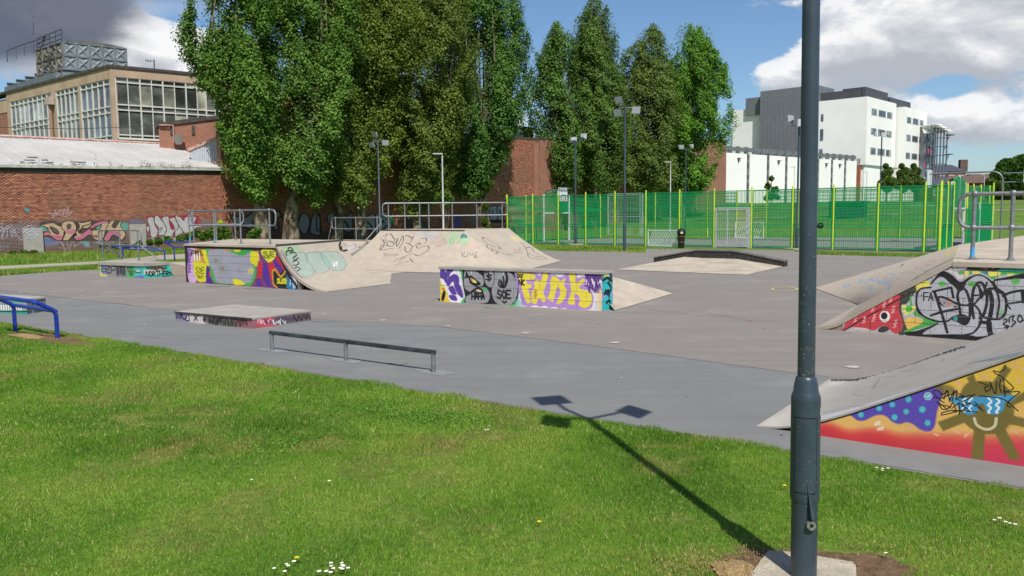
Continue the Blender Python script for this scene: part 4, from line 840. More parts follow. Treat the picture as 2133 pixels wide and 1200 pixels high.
# ---- D: funbox with black kerb
rtD = thing('fun_box', 'low pyramid fun box of pale concrete with a black painted kerb along its back', 'skate ramp', (*G(1455, 560), 0))
hD = .33; dP1, dP2, dP3, dP4 = G(1284, 562.5), G(1554.5, 573.5), G(1630, 556), G(1361, 547.5); dQ1, dQ2 = G(1455, 529.5, hD), G(1526, 529.5, hD)
vs = [(*dP1, .016), (*dP2, .016), (*dP3, .016), (*dP4, .016), (*dQ1, hD), (*dQ2, hD)]
MB().add(vs, [(0, 1, 5, 4), (0, 4, 3), (1, 2, 5), (4, 5, 2, 3)]).obj('ramp_surface', conc, rtD, True)
for a in (((1415, 549), (1440, 545), (1475, 548), (1478, 545)), ((1400, 557), (1415, 552), (1402, 561)), ((1425, 556), (1440, 557), (1458, 555)), ((1452, 560), (1458, 566))):
    b = MB(); P = [G(*p, .2) for p in a]
kd = Plane(dP4, (dP3[0]-dP4[0], dP3[1]-dP4[1])); blk = pmat('black_kerb_paint', srgb(30, 29, 31), srgb(48, 46, 46), 9., .65, bump=.6, bscale=40, speck=(srgb(150, 146, 140), 18., .22), thr=(.3, .7))
def sx_(x, y): return kd.sz(x, y)
sa, sb_ = sx_(1449.5, 516.5)[0], sx_(1528, 516.5)[0]; Lk = sx_(1633, 545)[0]; kt = .235
zk = [0., hD, hD, 0.]; ss = [0., sa, sb_, Lk]
for i, nm in enumerate(('kerb_left', 'kerb_top', 'kerb_right')):
    q = [(ss[i]+.003, max(zk[i]-.1, 0)), (ss[i+1]-.003, max(zk[i+1]-.1, 0)), (ss[i+1]-.003, zk[i+1]+kt-.045), (ss[i]+.003, zk[i]+kt-.045)]
    MB().wallprism(kd, q, -.42, -.02).obj('kerb', blk, rtD, True)
    q = [(ss[i], zk[i]+kt-.045), (ss[i+1], zk[i+1]+kt-.045), (ss[i+1], zk[i+1]+kt), (ss[i], zk[i]+kt)]; MB().wallprism(kd, q, -.45, .01).obj('kerb_cap', pmat('kerb_cap_concrete', srgb(120, 116, 112), srgb(90, 86, 84), 6., .85), rtD, True)
# ---- right bank ramp with silver lettering
PR = Plane(G(1750, 689), (1.52, -1.14)); LR = 3.6; HR = 1.2
rtR = thing('bank_ramp', 'tall concrete bank ramp with silver letters and red fish-like shape on its block side wall', 'skate ramp', (PR.P[0], PR.P[1], 0))
rs_, rz_ = [-.41, -.05, .11, .42, .87, 1.13, 1.37, 1.63, 3.6], [0, .12, .22, .43, .72, .88, 1.03, 1.2, 1.2]
def fR(s): return float(np.interp(s, rs_, rz_))-.035
cR = Canvas('silver_mural', plane_inv(PR, -.45, LR, 0, HR), 1215, 360, None, 2.2)
SV = (176, 176, 182)
def mural_R(c):
    c.frame(1680, 480, 4.709); GN = (74, 164, 72)
    c.poly([(330,985),(400,860),(610,740),(900,590),(1080,500),(1420,320),(1480,315),(2200,318),(2500,300),(2800,340),(2800,1300),(1600,1090),(900,1020)], SV, False)
    c.poly([(1400,310),(2800,300),(2800,430),(1950,420),(1700,400),(1350,370)], (44, 44, 46), False); c.poly([(900,590),(1050,530),(1100,560),(1040,640),(980,720),(930,740),(960,900),(1000,980),(900,1010)], (62, 64, 58))
    c.poly([(1890,385),(1960,330),(2150,322),(2400,330),(2500,400),(1900,402)], (36, 150, 130)); c.dot(2020, 360, 30, (60, 90, 150), 12, 4, .7); c.dot(1755, 368, 26, (200, 60, 70), 17)
    c.dot(1830, 368, 10, W, 12); c.dot(1830, 368, 7, (60, 56, 54), 8)
    c.poly([(1380,395),(1460,345),(1540,335),(1575,360),(1560,385),(1480,390),(1420,412)], (226, 196, 206))
    for x, y in ((1440, 376), (1478, 368), (1506, 352)): c.dot(x, y, 11, (110, 190, 170), 9)
    # green outline
    c.poly([(1050,600),(1100,560),(1200,480),(1290,400),(1340,378),(1420,390),(1480,440),(1530,470),(1600,430),(1690,410),(1770,440),(1830,480),(1900,440),(2100,430),(2400,440),(2400,420),(1900,405),(1700,400),(1600,400),(1500,405),(1440,400),(1350,372),(1240,420),(1180,490),(1090,570),(1040,600),(1030,680),(1060,780),(1140,850),(1250,890),(1100,960),(1000,1000),(950,990),(1000,965),(1150,880),(1060,830),(1020,740),(1015,650)], GN)
    c.poly([(1075,620),(1110,575),(1210,520),(1290,430),(1350,400),(1430,440),(1510,505),(1600,455),(1690,430),(1770,460),(1830,500),(1900,470),(2500,450),(2500,1300),(1200,1100),(960,1010),(1100,980),(1280,900),(1150,850),(1075,780)], K)
    c.poly([(1085,620),(1130,575),(1220,530),(1290,465),(1340,460),(1400,510),(1480,590),(1480,700),(1430,740),(1560,800),(1700,880),(1690,1000),(1200,1020),(1150,1000),(1300,900),(1160,845),(1090,760),(1078,680)], SV)
    c.poly([(1540,580),(1570,510),(1640,455),(1700,445),(1760,470),(1820,530),(1850,600),(1940,640),(1965,700),(1950,800),(1880,860),(1830,1000),(1700,1040),(1600,1000),(1480,740),(1490,620)], SV); c.poly([(1850,520),(1900,490),(2200,470),(2500,460),(2500,1300),(1830,1060),(1830,900),(1950,800),(1960,680)], SV)
    c.poly([(1480,740),(1560,720),(1700,720),(1760,1000),(1500,1020),(1280,960)], SV)
    # yellow bits
    for bl in ([(1070,520),(1120,490),(1200,500),(1210,540),(1130,570),(1080,590)], [(1540,405),(1590,402),(1580,450),(1520,475),(1540,440)], [(1630,400),(1700,402),(1690,425),(1640,425)], [(1820,410),(1900,408),(1890,440),(1800,450)], [(1975,425),(2030,424),(2020,440),(1970,440)]): c.poly(bl, (230, 214, 96))
    c.poly([(1440,410),(1530,412),(1560,440),(1510,480),(1470,450)], (222, 200, 210)); c.dot(1515, 415, 30, (80, 170, 80), 20); c.poly([(1780,408),(1830,408),(1820,450),(1790,440)], (230, 214, 96)); c.dot(1760, 415, 22, (60, 110, 170), 14)
    c.poly([(925,740),(960,735),(1000,745),(1070,740),(1060,790),(1000,820),(950,835),(965,805),(925,800),(955,785),(915,770),(950,762)], (222, 214, 110)); c.dot(1005, 770, 34, (80, 176, 66), 34)
    c.poly([(960,880),(1010,850),(1100,860),(1140,890),(1100,930),(1000,970),(975,930)], (228, 186, 90)); c.poly([(1000,975),(1100,930),(1250,885),(1300,900),(1120,960),(1020,985)], GN)
    # red fish-like triangle
    c.poly([(350,985),(410,870),(470,835),(560,800),(610,740),(700,700),(760,670),(820,620),(880,605),(920,640),(915,700),(905,780),(940,870),(945,950),(910,1005),(860,1008),(800,960),(760,935),(710,950),(670,980),(620,975),(560,955),(430,950)], (198, 60, 72))
    c.poly([(340,990),(410,950),(520,880),(1050,590),(1060,600),(530,890),(420,960),(350,1000)], (60, 30, 34), False); c.poly([(700,990),(730,945),(780,940),(810,970),(760,1000)], (60, 50, 52))
    for x, y, s in ((480, 870, 1), (565, 880, 1), (660, 860, 1.1), (650, 765, 1), (760, 730, 1.1), (825, 675, 1), (850, 780, 1.1), (868, 920, 1.2)): c.line([(x-16*s, y+28*s), (x+8*s, y+18*s), (x-10*s, y), (x+14*s, y-8*s), (x-2*s, y-26*s), (x+16*s, y-34*s)], (226, 160, 150), 2.8, False)
    c.line([(590,895),(610,940),(630,945),(615,905)], (120, 60, 50), 1.4); c.poly([(470,955),(600,965),(590,978),(480,968)], (220, 190, 180))
    c.dot(768, 845, 52, W, 56); c.dot(762, 838, 32, (26, 24, 26), 34); 
    # black handstyle over the silver
    B = (30, 28, 32)
    c.line([(1078,680),(1090,610),(1130,570),(1220,560)], B, 3.6); c.line([(1078,690),(1090,760),(1150,840),(1270,890),(1380,890),(1440,850),(1530,830),(1590,860)], B, 3.6)
    c.line([(1240,600),(1420,560),(1440,660)], B, 4.6, False); c.line([(1255,600),(1300,740),(1340,860),(1380,1000)], B, 5.4); c.line([(1220,835),(1330,800),(1480,770)], B, 5)
    c.poly([(1285,650),(1340,645),(1420,680),(1490,720),(1420,745),(1340,745),(1290,700)], B); c.poly([(1300,670),(1350,670),(1440,715),(1480,735),(1420,748),(1350,745)], (170, 150, 150)); c.poly([(1370,700),(1410,712),(1390,740)], (200, 120, 80)); c.poly([(1330,690),(1370,700),(1355,730)], (80, 120, 170))
    c.poly([(1440,850),(1520,825),(1590,850),(1590,900),(1540,930),(1480,900),(1430,880)], B); c.poly([(1440,855),(1475,845),(1480,885),(1450,885)], (50, 160, 150))
    c.line([(1500,580),(1480,650),(1500,750),(1520,880),(1560,920),(1600,850),(1600,700),(1570,600),(1540,570)], B, 5); c.line([(1485,640),(1500,720),(1560,735),(1640,730),(1700,800),(1710,900),(1640,1000),(1535,1030)], B, 4)
    c.line([(1640,860),(1625,760),(1630,620),(1660,530),(1720,515),(1760,600),(1770,700),(1740,820),(1700,860)], B, 5.4); c.line([(1660,520),(1720,620),(1630,740)], B, 4); c.line([(1640,640),(1730,630),(1780,620)], B, 3.4); c.line([(1690,540),(1700,600),(1720,660),(1770,510)], B, 3.4)
    c.line([(1790,580),(1820,700),(1800,850),(1780,900)], B, 8); c.line([(1860,580),(1890,700),(1870,850)], B, 4); c.line([(1800,570),(1880,580),(1940,640),(1960,720),(1940,830),(1870,870),(1720,850)], B, 5)
    c.line([(1710,900),(1800,910)], B, 7, False); c.line([(1790,910),(1800,1000),(1830,1040)], B, 10); c.line([(1920,600),(1950,640),(1930,650)], B, 4); c.line([(1930,640),(2000,610),(2110,590),(2160,600)], B, 5); c.line([(1960,720),(2050,710),(2100,700)], B, 4); c.line([(1960,720),(2000,770)], B, 3)
    c.poly([(2100,600),(2260,600),(2260,715),(2110,715)], B, False); c.text('FA', 1150, 690, 80, 44, B, 2.4, 1.1, jit=.02); c.dot(1128, 636, 6, B); c.dot(1225, 668, 6, B)
    for p in ([(1935,880),(1955,865),(1965,890),(1930,920),(1985,940),(1960,960)], [(1990,900),(1990,860),(2030,840),(2020,880),(2050,900),(2010,945)], [(2090,830),(2070,870),(2090,900),(2120,870),(2090,830)], [(2100,900),(2130,880)], [(1945,950),(1975,945)]): c.line(p, B, 2.8)
    for x, y in ((1330, 525), (1620, 525)): c.dot(x, y, 36, (90, 176, 80), 28)
    c.dot(2050, 500, 42, (90, 176, 80), 30, 3); c.dot(1915, 795, 30, (110, 186, 110), 22, 4, .7)
    for z in range(3): c.line([(1150,1+ 690+140*z),(2130,1+ 720+150*z)], (206, 206, 210), .9, False, a=.5)
mural_R(cR); cR.wear(.07, .03)
mR = painted('mural_paint_silver', cR.image(), UNDER, objref=rtR, d=PR.d, s0=-.45, s1=LR, z1=HR, dirt=.2)
block_wall(rtR, PR, .03, LR, fR, mR, mort)
sandm = pmat('worn_sandy_concrete', srgb(128, 118, 96), srgb(150, 138, 114), 8., .9, bump=.4, bscale=80)
MB().wallprism(PR, [(-.40, .0), (.022, .0), (.022, .15), (0, .14), (-.2, .06)], -.2, -.002).obj('end_wedge', sandm, rtR, True)
Fa, Fb, Fc = np.array((*G(1698, 685), .016)), np.array((*G(1788, 636), .016)), np.array((*G(1697, 601), .016)); Ta = np.array((*PR.pt(1.63, 0)[:2], HR)); Tc = np.array((*G(1998, 509.5, HR), HR))
def sR(u, v):
    foot = Fa+(Fb-Fa)*min(u/.45, 1) if u < .45 else Fb+(Fc-Fb)*(u-.45)/.55
    top = Ta+(Tc-Ta)*max(0, (u-.0)/1.)*1.; p = top+(foot-top)*v; p = p.copy(); p[2] = .016+(HR-.016)*(1-v); return p
def sR1(u, v): p = Ta+(Fa+(Fb-Fa)*u-Ta)*v; return p
def sR2(u, v): t = Ta+(Tc-Ta)*u; f = Fb+(Fc-Fb)*u; return t+(f-t)*v
cR2 = Canvas('bank_tags', surf_inv(sR2), 400, 400, None, 2.); cR2.frame(1680, 480, 4.709)
for p in ([(370,560),(380,530),(420,530),(400,560)], [(490,520),(560,490),(640,470),(560,530)], [(500,490),(540,480),(520,520)], [(600,560),(640,570),(620,600),(650,545)], [(690,460),(780,430),(860,430),(800,480),(700,500),(760,520),(850,470)], [(760,500),(820,540),(790,590),(830,560)], [(640,470),(660,500),(700,470)]): cR2.line(p, (100, 160, 200), 3.4, True, a=.75)
for p in ([(1385,210),(1430,170),(1470,200),(1530,190),(1480,240),(1400,290),(1450,285)], [(1400,220),(1490,180),(1560,210),(1500,250)], [(1540,190),(1600,195),(1640,180)], [(1400,255),(1370,225),(1420,235)]): cR2.line(p, (204, 190, 80), 2.6, a=.8)
for i in range(16): x = 500+i*46+cR2.rs.random()*30; y = 520-i*16+cR2.rs.random()*90; cR2.scrib(x, y, x+60, y+20, (120, 110, 104), 1., 5, .5)
cR2.line([(930,350),(950,330)], (90, 84, 80), 3)
mbank = painted('tagged_right_bank', cR2.image(), srgb(184, 170, 154), uv=True, dirt=.16, rough=.8)
surf_obj(sR2, 'bank_surface', mbank, rtR, 8, 8)
concg2 = pmat('buff_concrete', srgb(158, 146, 132), srgb(174, 161, 146), 2.2, .85, bump=.3, bscale=90, speck=(srgb(120, 110, 100), 20., .15))
ws = [-.41, -.2, -.05, .11, .42, .87, 1.13, 1.37, 1.63]; wn = [PR.pt(s, max(.016, fR(s)+.037), .015) for s in ws]; b = MB(); b.add(wn+[tuple(Fb)]+[PR.pt(s, max(0, fR(s)-.02), .015) for s in ws], [(i, i+1, 9) for i in range(8)]+[(i, 10+i, 11+i, i+1) for i in range(8)]); b.obj('bank_wing', concg2, rtR, True)
platp = [PR.pt(1.63, 0, .02)[:2], PR.pt(LR+3, 0, .02)[:2], (22, 16), (15.9, 24.7), (Tc[0], Tc[1])]
MB().prism(platp, HR-.07, HR).obj('platform', conc, rtR, True)
MB().prism([PR.pt(1.7, 0, -.25)[:2], PR.pt(LR, 0, -.25)[:2], PR.pt(LR+2.9, 0, -.1)[:2], (21.5, 16), (15.8, 24.4), (Tc[0]+.1, Tc[1]-.1)], 0, HR-.072).obj('core', conc_g, rtR, True)
hr = [G(2025, 541, HR)]; hr = [tuple(np.array(hr[0])+np.array((.81, -.587))*t) for t in (0, .5, 1.5, 2.5, 3.5)]
hr = [hr[0]]+[tuple(np.array(hr[0])+np.array((.81, -.587))*t) for t in (.52, 1.8, 3.1)]
handrail('thick grey tubular handrail with blue-painted foot on the silver-lettered ramp', hr, HR, AT(2025, 404, hr[0][1])[2], AT(2025, 474, hr[0][1])[2], (.21, .2), .031, group='handrails on the ramps', touch={0: .2})
# ---- near right ramp with the sun mural
PS = Plane((2.27, 7.32), (1.69, -1.25)); LS = 3.2
rtS = thing('kicker_ramp', 'near grey concrete ramp with orange mural of a smiling sun in blue glasses', 'skate ramp', (PS.P[0], PS.P[1], 0))
ss_, sz_ = [0, .2, .41, .56, .81, 1.13, 1.49, 1.93, 2.5, 2.9, 3.2], [.014, .035, .085, .145, .256, .42, .60, .83, 1.13, 1.2, 1.2]
def fS(s): return float(np.interp(s, ss_, sz_))
cS = Canvas('sun_mural', plane_inv(PS, 0, LS, 0, 1.25), 1400, 540, (214, 150, 80), 1.55)
def mural_S(c):
    h, w_ = c.h, c.w
    # spray gradient red -> orange -> yellow by height, as sprayed on the wall
    yy, xx = np.mgrid[0:h, 0:w_]; s = xx/w_*LS; z = yy/h*1.25; nz = vnoise(xx.ravel()/90., yy.ravel()/90., 1., 3).reshape(h, w_)*.1
    t = np.clip((z+nz*.8-.07-.03*(s-.5))/np.clip(.10+.09*(s-.5), .1, .6), 0, 1); st = [(0, (196, 52, 62)), (.35, (206, 66, 62)), (.6, (216, 110, 80)), (.85, (222, 168, 100)), (1, (222, 176, 96))]
    for k in range(3): c.a[..., k] = np.interp(t, [q[0] for q in st], [q[1][k]/255. for q in st])
    pk = np.clip((s-1.2)/.6, 0, 1)*(t < .7); 
    for k, v in enumerate((200, 62, 96)): c.a[..., k] = c.a[..., k]*(1-.6*pk*(1-t))+v/255.*.6*pk*(1-t)
    c.frame(1780, 720, 4.286)
    up = [(700,350),(1513,100),(1900,0),(1900,700),(1513,400),(1100,300)]
    c.poly([(760,345),(1040,255),(1360,165),(1900,0),(2200,200),(1900,500),(1513,500),(1300,330),(1100,300),(900,350)], (222, 184, 60), True, 14, .85)
    c.poly([(-60,585),(120,540),(380,450),(560,400),(740,345),(800,400),(770,480),(735,600),(720,700),(690,755),(640,765),(580,745),(520,700),(460,685),(400,700),(340,680),(280,630),(230,618),(170,630),(90,668),(30,668),(-10,640)], (92, 72, 172), True, 3)
    for x, y, r in ((57, 617, 26), (220, 560, 25), (337, 527, 25), (482, 480, 27), (461, 590, 25), (358, 640, 27), (605, 570, 30), (652, 690, 27)): c.dot(x, y, r+10, (70, 78, 170), r+9, 6, .7); c.dot(x, y, r, (84, 184, 188), r, 3)
    c.dot(656, 450, 32, (84, 184, 188), 28, 2); c.line([(622,450),(640,422),(675,425),(692,455),(670,482),(635,478)], W, 1.2, True, True); c.line([(635,450),(650,460),(670,440),(675,460)], W, 1.2)
    BR = (118, 104, 50)
    # body of the sun figure: disc, rays, glasses, smile
    c.poly([(700,355),(770,345),(860,360),(900,400),(860,430),(780,420)], BR, True, 6, .85)
    c.poly([(1000,290),(1060,250),(1090,330),(1040,350)], BR, False, 3); c.poly([(1220,350),(1340,170),(1402,215),(1290,370)], BR, False, 3)
    c.poly([(742,683),(960,600),(1000,680),(790,764)], BR, False, 3); c.poly([(1065,740),(1170,740),(1150,1025),(1040,1010)], BR, False, 3); c.poly([(1240,760),(1340,730),(1480,1000),(1440,1030),(1380,1010)], BR, False, 3); c.poly([(1400,620),(1560,660),(1560,740),(1380,700)], BR, False, 3); c.poly([(1380,500),(1560,380),(1560,470),(1400,540)], BR, False, 3)
    c.poly([(930,560),(935,460),(980,360),(1050,320),(1200,320),(1330,350),(1400,430),(1425,560),(1410,650),(1350,740),(1260,785),(1150,785),(1040,740),(960,660)], BR, True, 3)
    c.poly([(1090,700),(1300,520),(1420,640),(1360,740),(1250,790),(1130,780)], (112, 98, 46), True, 8, .6)
    c.poly([(850,460),(1050,460),(1400,440),(1418,490),(1345,505),(1330,570),(1280,610),(1220,612),(1170,570),(1155,520),(1110,525),(1100,580),(1050,618),(990,608),(930,560),(900,515),(860,500)], (66, 148, 196), True, 2)
    for x in (1200, 1272): c.line([(x-5,470),(x+22,500),(x-8,530),(x+18,555),(x-6,590),(x+4,602)] , (222, 232, 236), 4.2)
    for x in (975, 1035): c.line([(x+15,470),(x-12,500),(x+12,530),(x-12,560),(x+8,590)], (222, 232, 236), 4.)
    c.line([(1070,650),(1090,705),(1150,742),(1210,744),(1255,710),(1265,650)], (206, 194, 160), 6)
    for x, y, a in ((920, 325, .6), (1165, 278, 1), (1466, 310, 1), (1432, 185, .8), (1500, 210, 1), (915, 770, .6), (1000, 800, -1), (1430, 770, .5), (730, 795, .5), (495, 735, -1), (225, 662, .6)): c.line([(x-14, y-12*a), (x+14, y+12*a)], (226, 168, 140), 5, False)
    c.text('BEE', 180, 715, 26, 16, W, 1.5, 1.15, -.3); c.text('FREE', 205, 762, 26, 13, W, 1.3, 1.15, -.3)
    # black tags
    for p in ([(700,405),(740,402),(790,440)], [(700,408),(720,440),(770,490),(800,510)], [(700,462),(760,470),(800,460)], [(770,450),(800,430),(835,408),(830,440),(790,470)], [(800,475),(825,400),(850,500)], [(830,450),(870,430)], [(850,490),(890,400),(870,500)], [(880,450),(915,400),(905,480)], [(910,420),(985,460),(905,470),(940,490)], [(900,440),(960,455),(1070,440)], [(950,500),(1010,480),(1070,435)], [(990,510),(1040,512)],
              [(735,503),(780,530),(830,575)], [(760,530),(850,545),(790,570),(745,510)], [(850,560),(880,510),(910,590)], [(870,560),(930,520),(935,615)], [(930,510),(1000,560),(1030,585)], [(960,510),(985,560),(940,590)], [(960,545),(1040,520),(1155,585)], [(1090,520),(1130,560)], [(780,600),(860,580),(920,585),(850,605),(780,620),(775,605)], [(880,585),(960,580),(1095,595)],
              [(1345,175),(1335,215),(1290,235),(1240,225),(1260,250),(1310,275),(1330,310),(1345,450)], [(1108,325),(1150,340),(1200,360),(1165,375),(1175,415),(1160,370)], [(1175,415),(1215,380),(1212,330),(1255,430),(1270,320)], [(1305,300),(1295,360),(1310,420)], [(1330,290),(1415,370),(1400,395),(1350,415),(1475,412),(1420,460),(1375,500),(1365,540),(1395,545)], [(1115,450),(1230,460),(1330,480),(1400,530),(1462,585)], [(1330,400),(1345,455)], [(1070,505),(1090,520),(1080,535)]): c.line(p, K, 2.1)
mural_S(cS); cS.wear(.025, .002)
mS = painted('mural_paint_sun', cS.image(), objref=rtS, d=PS.d, s1=LS, z1=1.25, dirt=.14, bump=.15)
nn = 26; top = [(LS*i/nn, max(.002, fS(LS*i/nn)-.03)) for i in range(nn+1)]
MB().wallprism(PS, [(.35, 0), (LS, 0)]+[t for t in top if t[0] > .35][::-1]+[(.35, .045)], -.25, 0).obj('side_wall', mS, rtS, True)
def sS(u, v):
    s = LS*v; p = np.array(PS.pt(s, 0, .012)); p = p+np.array(N3)*(2.53*u); p[2] = fS(s); return p
cS2 = Canvas('kicker_streaks', surf_inv(sS), 500, 500, (166, 160, 152), 1.4)
def tags_S(c):
    c.frame(1560, 660, 3.723)
    c.poly([(545,770),(780,715),(1450,510),(2133,290),(2133,345),(1450,545),(790,740),(545,805)], (196, 194, 200), True, 7, .8); c.poly([(60,855),(320,700),(640,500),(900,468),(560,560),(420,700),(330,760),(320,870)], (190, 184, 172), True, 10, .8)
    for p in ([(1700,365),(1850,330),(2000,280),(2150,240)], [(1740,355),(1900,320),(2133,270)], [(1800,345),(2000,310),(2150,265)], [(1850,350),(2133,300)]): c.line(p, (104, 112, 124), 4, True, a=.7)
    for p in ([(640,745),(760,700),(900,690)], [(810,600),(870,610),(960,580)], [(960,560),(1000,500),(1030,470),(1160,460)], [(1180,420),(1290,410),(1360,395)], [(950,540),(1010,545),(1050,520)], [(1460,340),(1510,325),(1490,350)], [(1400,300),(1500,290),(1600,270)]): c.line(p, (116, 112, 112), 1.4, a=.8)
    c.poly([(880,470),(1000,430),(1500,250),(1550,240),(1300,350),(1000,450)], (176, 160, 176), True, 3, .7)
    x, y = 640, 486
    for i in range(30):
        t = i/29; x = 640+1000*t; y = 486-10*t if t < .18 else 484-(t-.18)*310; c.scrib(x, y-4, x+34, y+12, (58, 54, 58), 1.9, 5)
tags_S(cS2)
surf_obj(sS, 'ramp_surface', painted('streaked_concrete', cS2.image(), uv=True, dirt=.25, rough=.7), rtS, 10, 30)
e = [sS(1, v) for v in np.linspace(0, 1, 20)]; MB().add([tuple(p) for p in e]+[(p[0], p[1], 0) for p in e], [(i, i+1, 21+i, 20+i) for i in range(19)]).obj('back_wall', conc_g, rtS, True)
e = [sS(0, v) for v in np.linspace(0, 1, 20)]; MB().add([tuple(p) for p in e]+[(p[0], p[1], max(p[2]-.018, 0)) for p in e], [(i, i+1, 21+i, 20+i) for i in range(19)]).obj('edge_strip', conc_g, rtS, True)
# ---- small end box with its hand rail (far left)
b0, b1, b2 = G(209, 575.5), G(300, 580), G(362, 575.5); HX = .5
rtX = thing('end_box', 'low block box with grey slab top and teal graffiti by the far left verge', 'skate box', (b0[0], b0[1], 0))
PX = Plane(b0, (b1[0]-b0[0], b1[1]-b0[1])); PX2 = Plane(b1, (b2[0]-b1[0], b2[1]-b1[1]))
cX = Canvas('end_box_paint', plane_inv(PX, 0, PX.L, 0, HX), 500, 110, (130, 130, 128), 3.)
def mural_X(c):
    c.frame(180, 430, 6.667); c.rect(180, 770, 330, 1000, (206, 204, 110)); c.poly([(205,820),(260,805),(300,830),(300,930),(230,940),(205,900)], (120, 116, 180)); c.rect(205, 860, 275, 905, (36, 36, 48)); c.scrib(215, 875, 270, 895, (150, 220, 200), 1.6, 7)
    c.poly([(280,810),(330,780),(400,800),(440,780),(560,800),(560,1000),(320,1000),(285,910)], (140, 140, 142)); c.line([(280,830),(300,790),(350,790),(380,830),(420,810),(440,790)], K, 2.6); c.line([(275,860),(290,920),(340,920),(350,870),(320,840),(295,870),(320,880)], K, 2.6); c.line([(350,870),(380,890),(410,860)], K, 2.4)
    for x in range(420, 550, 22): c.scrib(x, 820, x+14, 950, (40, 40, 46), 1.4, 6)
    c.rect(560, 800, 670, 1000, (84, 164, 96)); c.scrib(575, 830, 640, 870, K, 1.4, 8); c.scrib(585, 880, 650, 960, K, 1.4, 8); c.rect(670, 790, 820, 1020, (60, 190, 176)); c.rect(670, 790, 760, 830, (120, 110, 190)); c.rect(680, 880, 760, 925, (40, 34, 50)); c.line([(690,885),(700,910),(710,885),(720,912),(732,885),(742,912),(750,888)], W, 2.)
    c.poly([(680,970),(800,960),(810,1010),(690,1000)], (120, 110, 190))
mural_X(cX); mX = painted('end_box_mural', cX.image(), objref=rtX, d=PX.d, s1=PX.L, z1=HX, dirt=.25)
block_wall(rtX, PX, 0, PX.L, lambda s: HX-.1, mX, mort, bh=.2)
cX2 = Canvas('end_box_paint_side', plane_inv(PX2, 0, PX2.L*1.1, 0, HX), 300, 110, (60, 190, 176), 3.); cX2.frame(180, 430, 6.667)
cX2.poly([(760,760),(870,750),(980,770),(820,800)], (90, 176, 176)); cX2.rect(790, 880, 1040, 940, (206, 206, 200)); cX2.poly([(840,850),(1060,830),(1080,900),(900,880)], (120, 110, 90)); cX2.dot(1020, 890, 18, W, 22); cX2.dot(1020, 890, 9, K, 11)
cX2.text('NORTHERN', 825, 970, 70, 44, K, 2.6, 1.1, .02); cX2.scrib(820, 840, 1120, 870, K, 2., 18); cX2.text('KILO', 810, 800, 36, 20, K, 1.8)
mX2 = painted('end_box_mural_side', cX2.image(), uv=True, dirt=.25); L2 = PX2.L
for i in range(2):
    for j in range(3 if i else 2):
        w_ = L2/(3 if i else 2); q0, q1 = j*w_+.004, (j+1)*w_-.004; t0, t1 = .2*i+.004, .2*i+.196
        sl_ = lambda z: L2-.0-z*.35
        q = [(q0, t0), (min(q1, sl_(t0)), t0), (min(q1, sl_(t1)), t1), (q0, t1)]
        b = MB(); b.wallprism(PX2, q, -.1, .001*(i+j)); b.uv = [(float(np.dot(np.array(v[:2])-PX2.P, PX2.d))/(L2*1.1), v[2]/HX) for v in b.v]; b.obj('end_block', mX2, rtX, True)
d1, d2 = np.array(b1)-np.array(b0), np.array(b2)-np.array(b1); far_ = np.array(b0)+d2*1.0+d1*0
cap = [PX.pt(-.03, 0, .04)[:2], PX.pt(PX.L+.02, 0, .04)[:2], tuple(np.array(b2)-PX2.d*.18+np.array((.03, 0))), tuple(np.array(b0)+d2*.95)]
MB().prism(cap, HX-.1, HX).obj('cap_slab', conc_g, rtX, True)
MB().prism([tuple(np.array(b0)+np.array((.05, .06))), tuple(np.array(b1)+np.array((0, .15))), tuple(np.array(b2)-PX2.d*.3), tuple(np.array(b0)+d2*.9)], 0, HX-.1).obj('core', conc_g, rtX, True)
MB().add([(*b2, .012), (b2[0]+1.6, b2[1]+.5, .012), (b2[0]+.9, b2[1]+2.2, .012), (*(np.array(b2)-PX2.d*.18), HX-.02), (*(np.array(b2)-PX2.d*.1+np.array((.4, 1.4))), HX-.05)], [(0, 1, 3), (1, 2, 4, 3)]).obj('end_bank', concg2, rtX, True)
hx = [G(x, y, HX) for x, y in ((215, 540), (251, 541), (289.5, 542.5))]; q0, q2 = np.array(hx[0]), np.array(hx[2]); hx = [tuple(q0+(q2-q0)*t) for t in (0, .5, 1)]
vx = Vector((*(q2-q0), 0)).normalized(); nx = Vector((-vx.y, vx.x, 0))
handrail('small silver handrail with two slanting braces on the low end box', hx, HX, AT(289, 480, hx[2][1])[2], AT(289, 511, hx[2][1])[2], (.2, .2), .025, braces=[(Vector((*hx[0], HX+.5)), Vector((*hx[0], HX+.02))+nx*.75+vx*.2), (Vector((*hx[2], HX+.52))+vx*.12, Vector((*hx[2], HX+.02))+vx*.75+nx*.25)], group='handrails on the ramps')
# ---- left edge low box (partly out of frame)
g0, g1 = np.array(G(48, 656.5)), np.array(G(98, 649.0)); gd = np.array(G(0, 652.5))-g0; gd = gd/np.linalg.norm(gd); gw = g1-g0; gw = gw*1.0
rtY = thing('low_box', 'low concrete box with grey top and teal mouth mural at the left edge', 'skate box', (g0[0], g0[1], 0)); HY = .32
PY = Plane(g0+gd*2.4, -gd)
cY = Canvas('low_box_paint', plane_inv(PY, 0, 2.4, 0, HY), 480, 70, (60, 160, 140), 2.); cY.frame(0, 400, 3.529)
cY.rect(-400, 820, 175, 870, (226, 230, 226), 1.2); cY.poly([(-400,790),(175,815),(175,835),(-400,815)], (150, 156, 160), False)
for x in range(-380, 170, 18): cY.line([(x, 826), (x+4, 868)], (50, 60, 60), 2.)
cY.line([(-400,870),(170,880)], (30, 40, 40), 2.4)
mY = painted('low_box_mural', cY.image(), objref=rtY, d=PY.d, s0=-2.4, s1=0, z1=HY, dirt=.2)
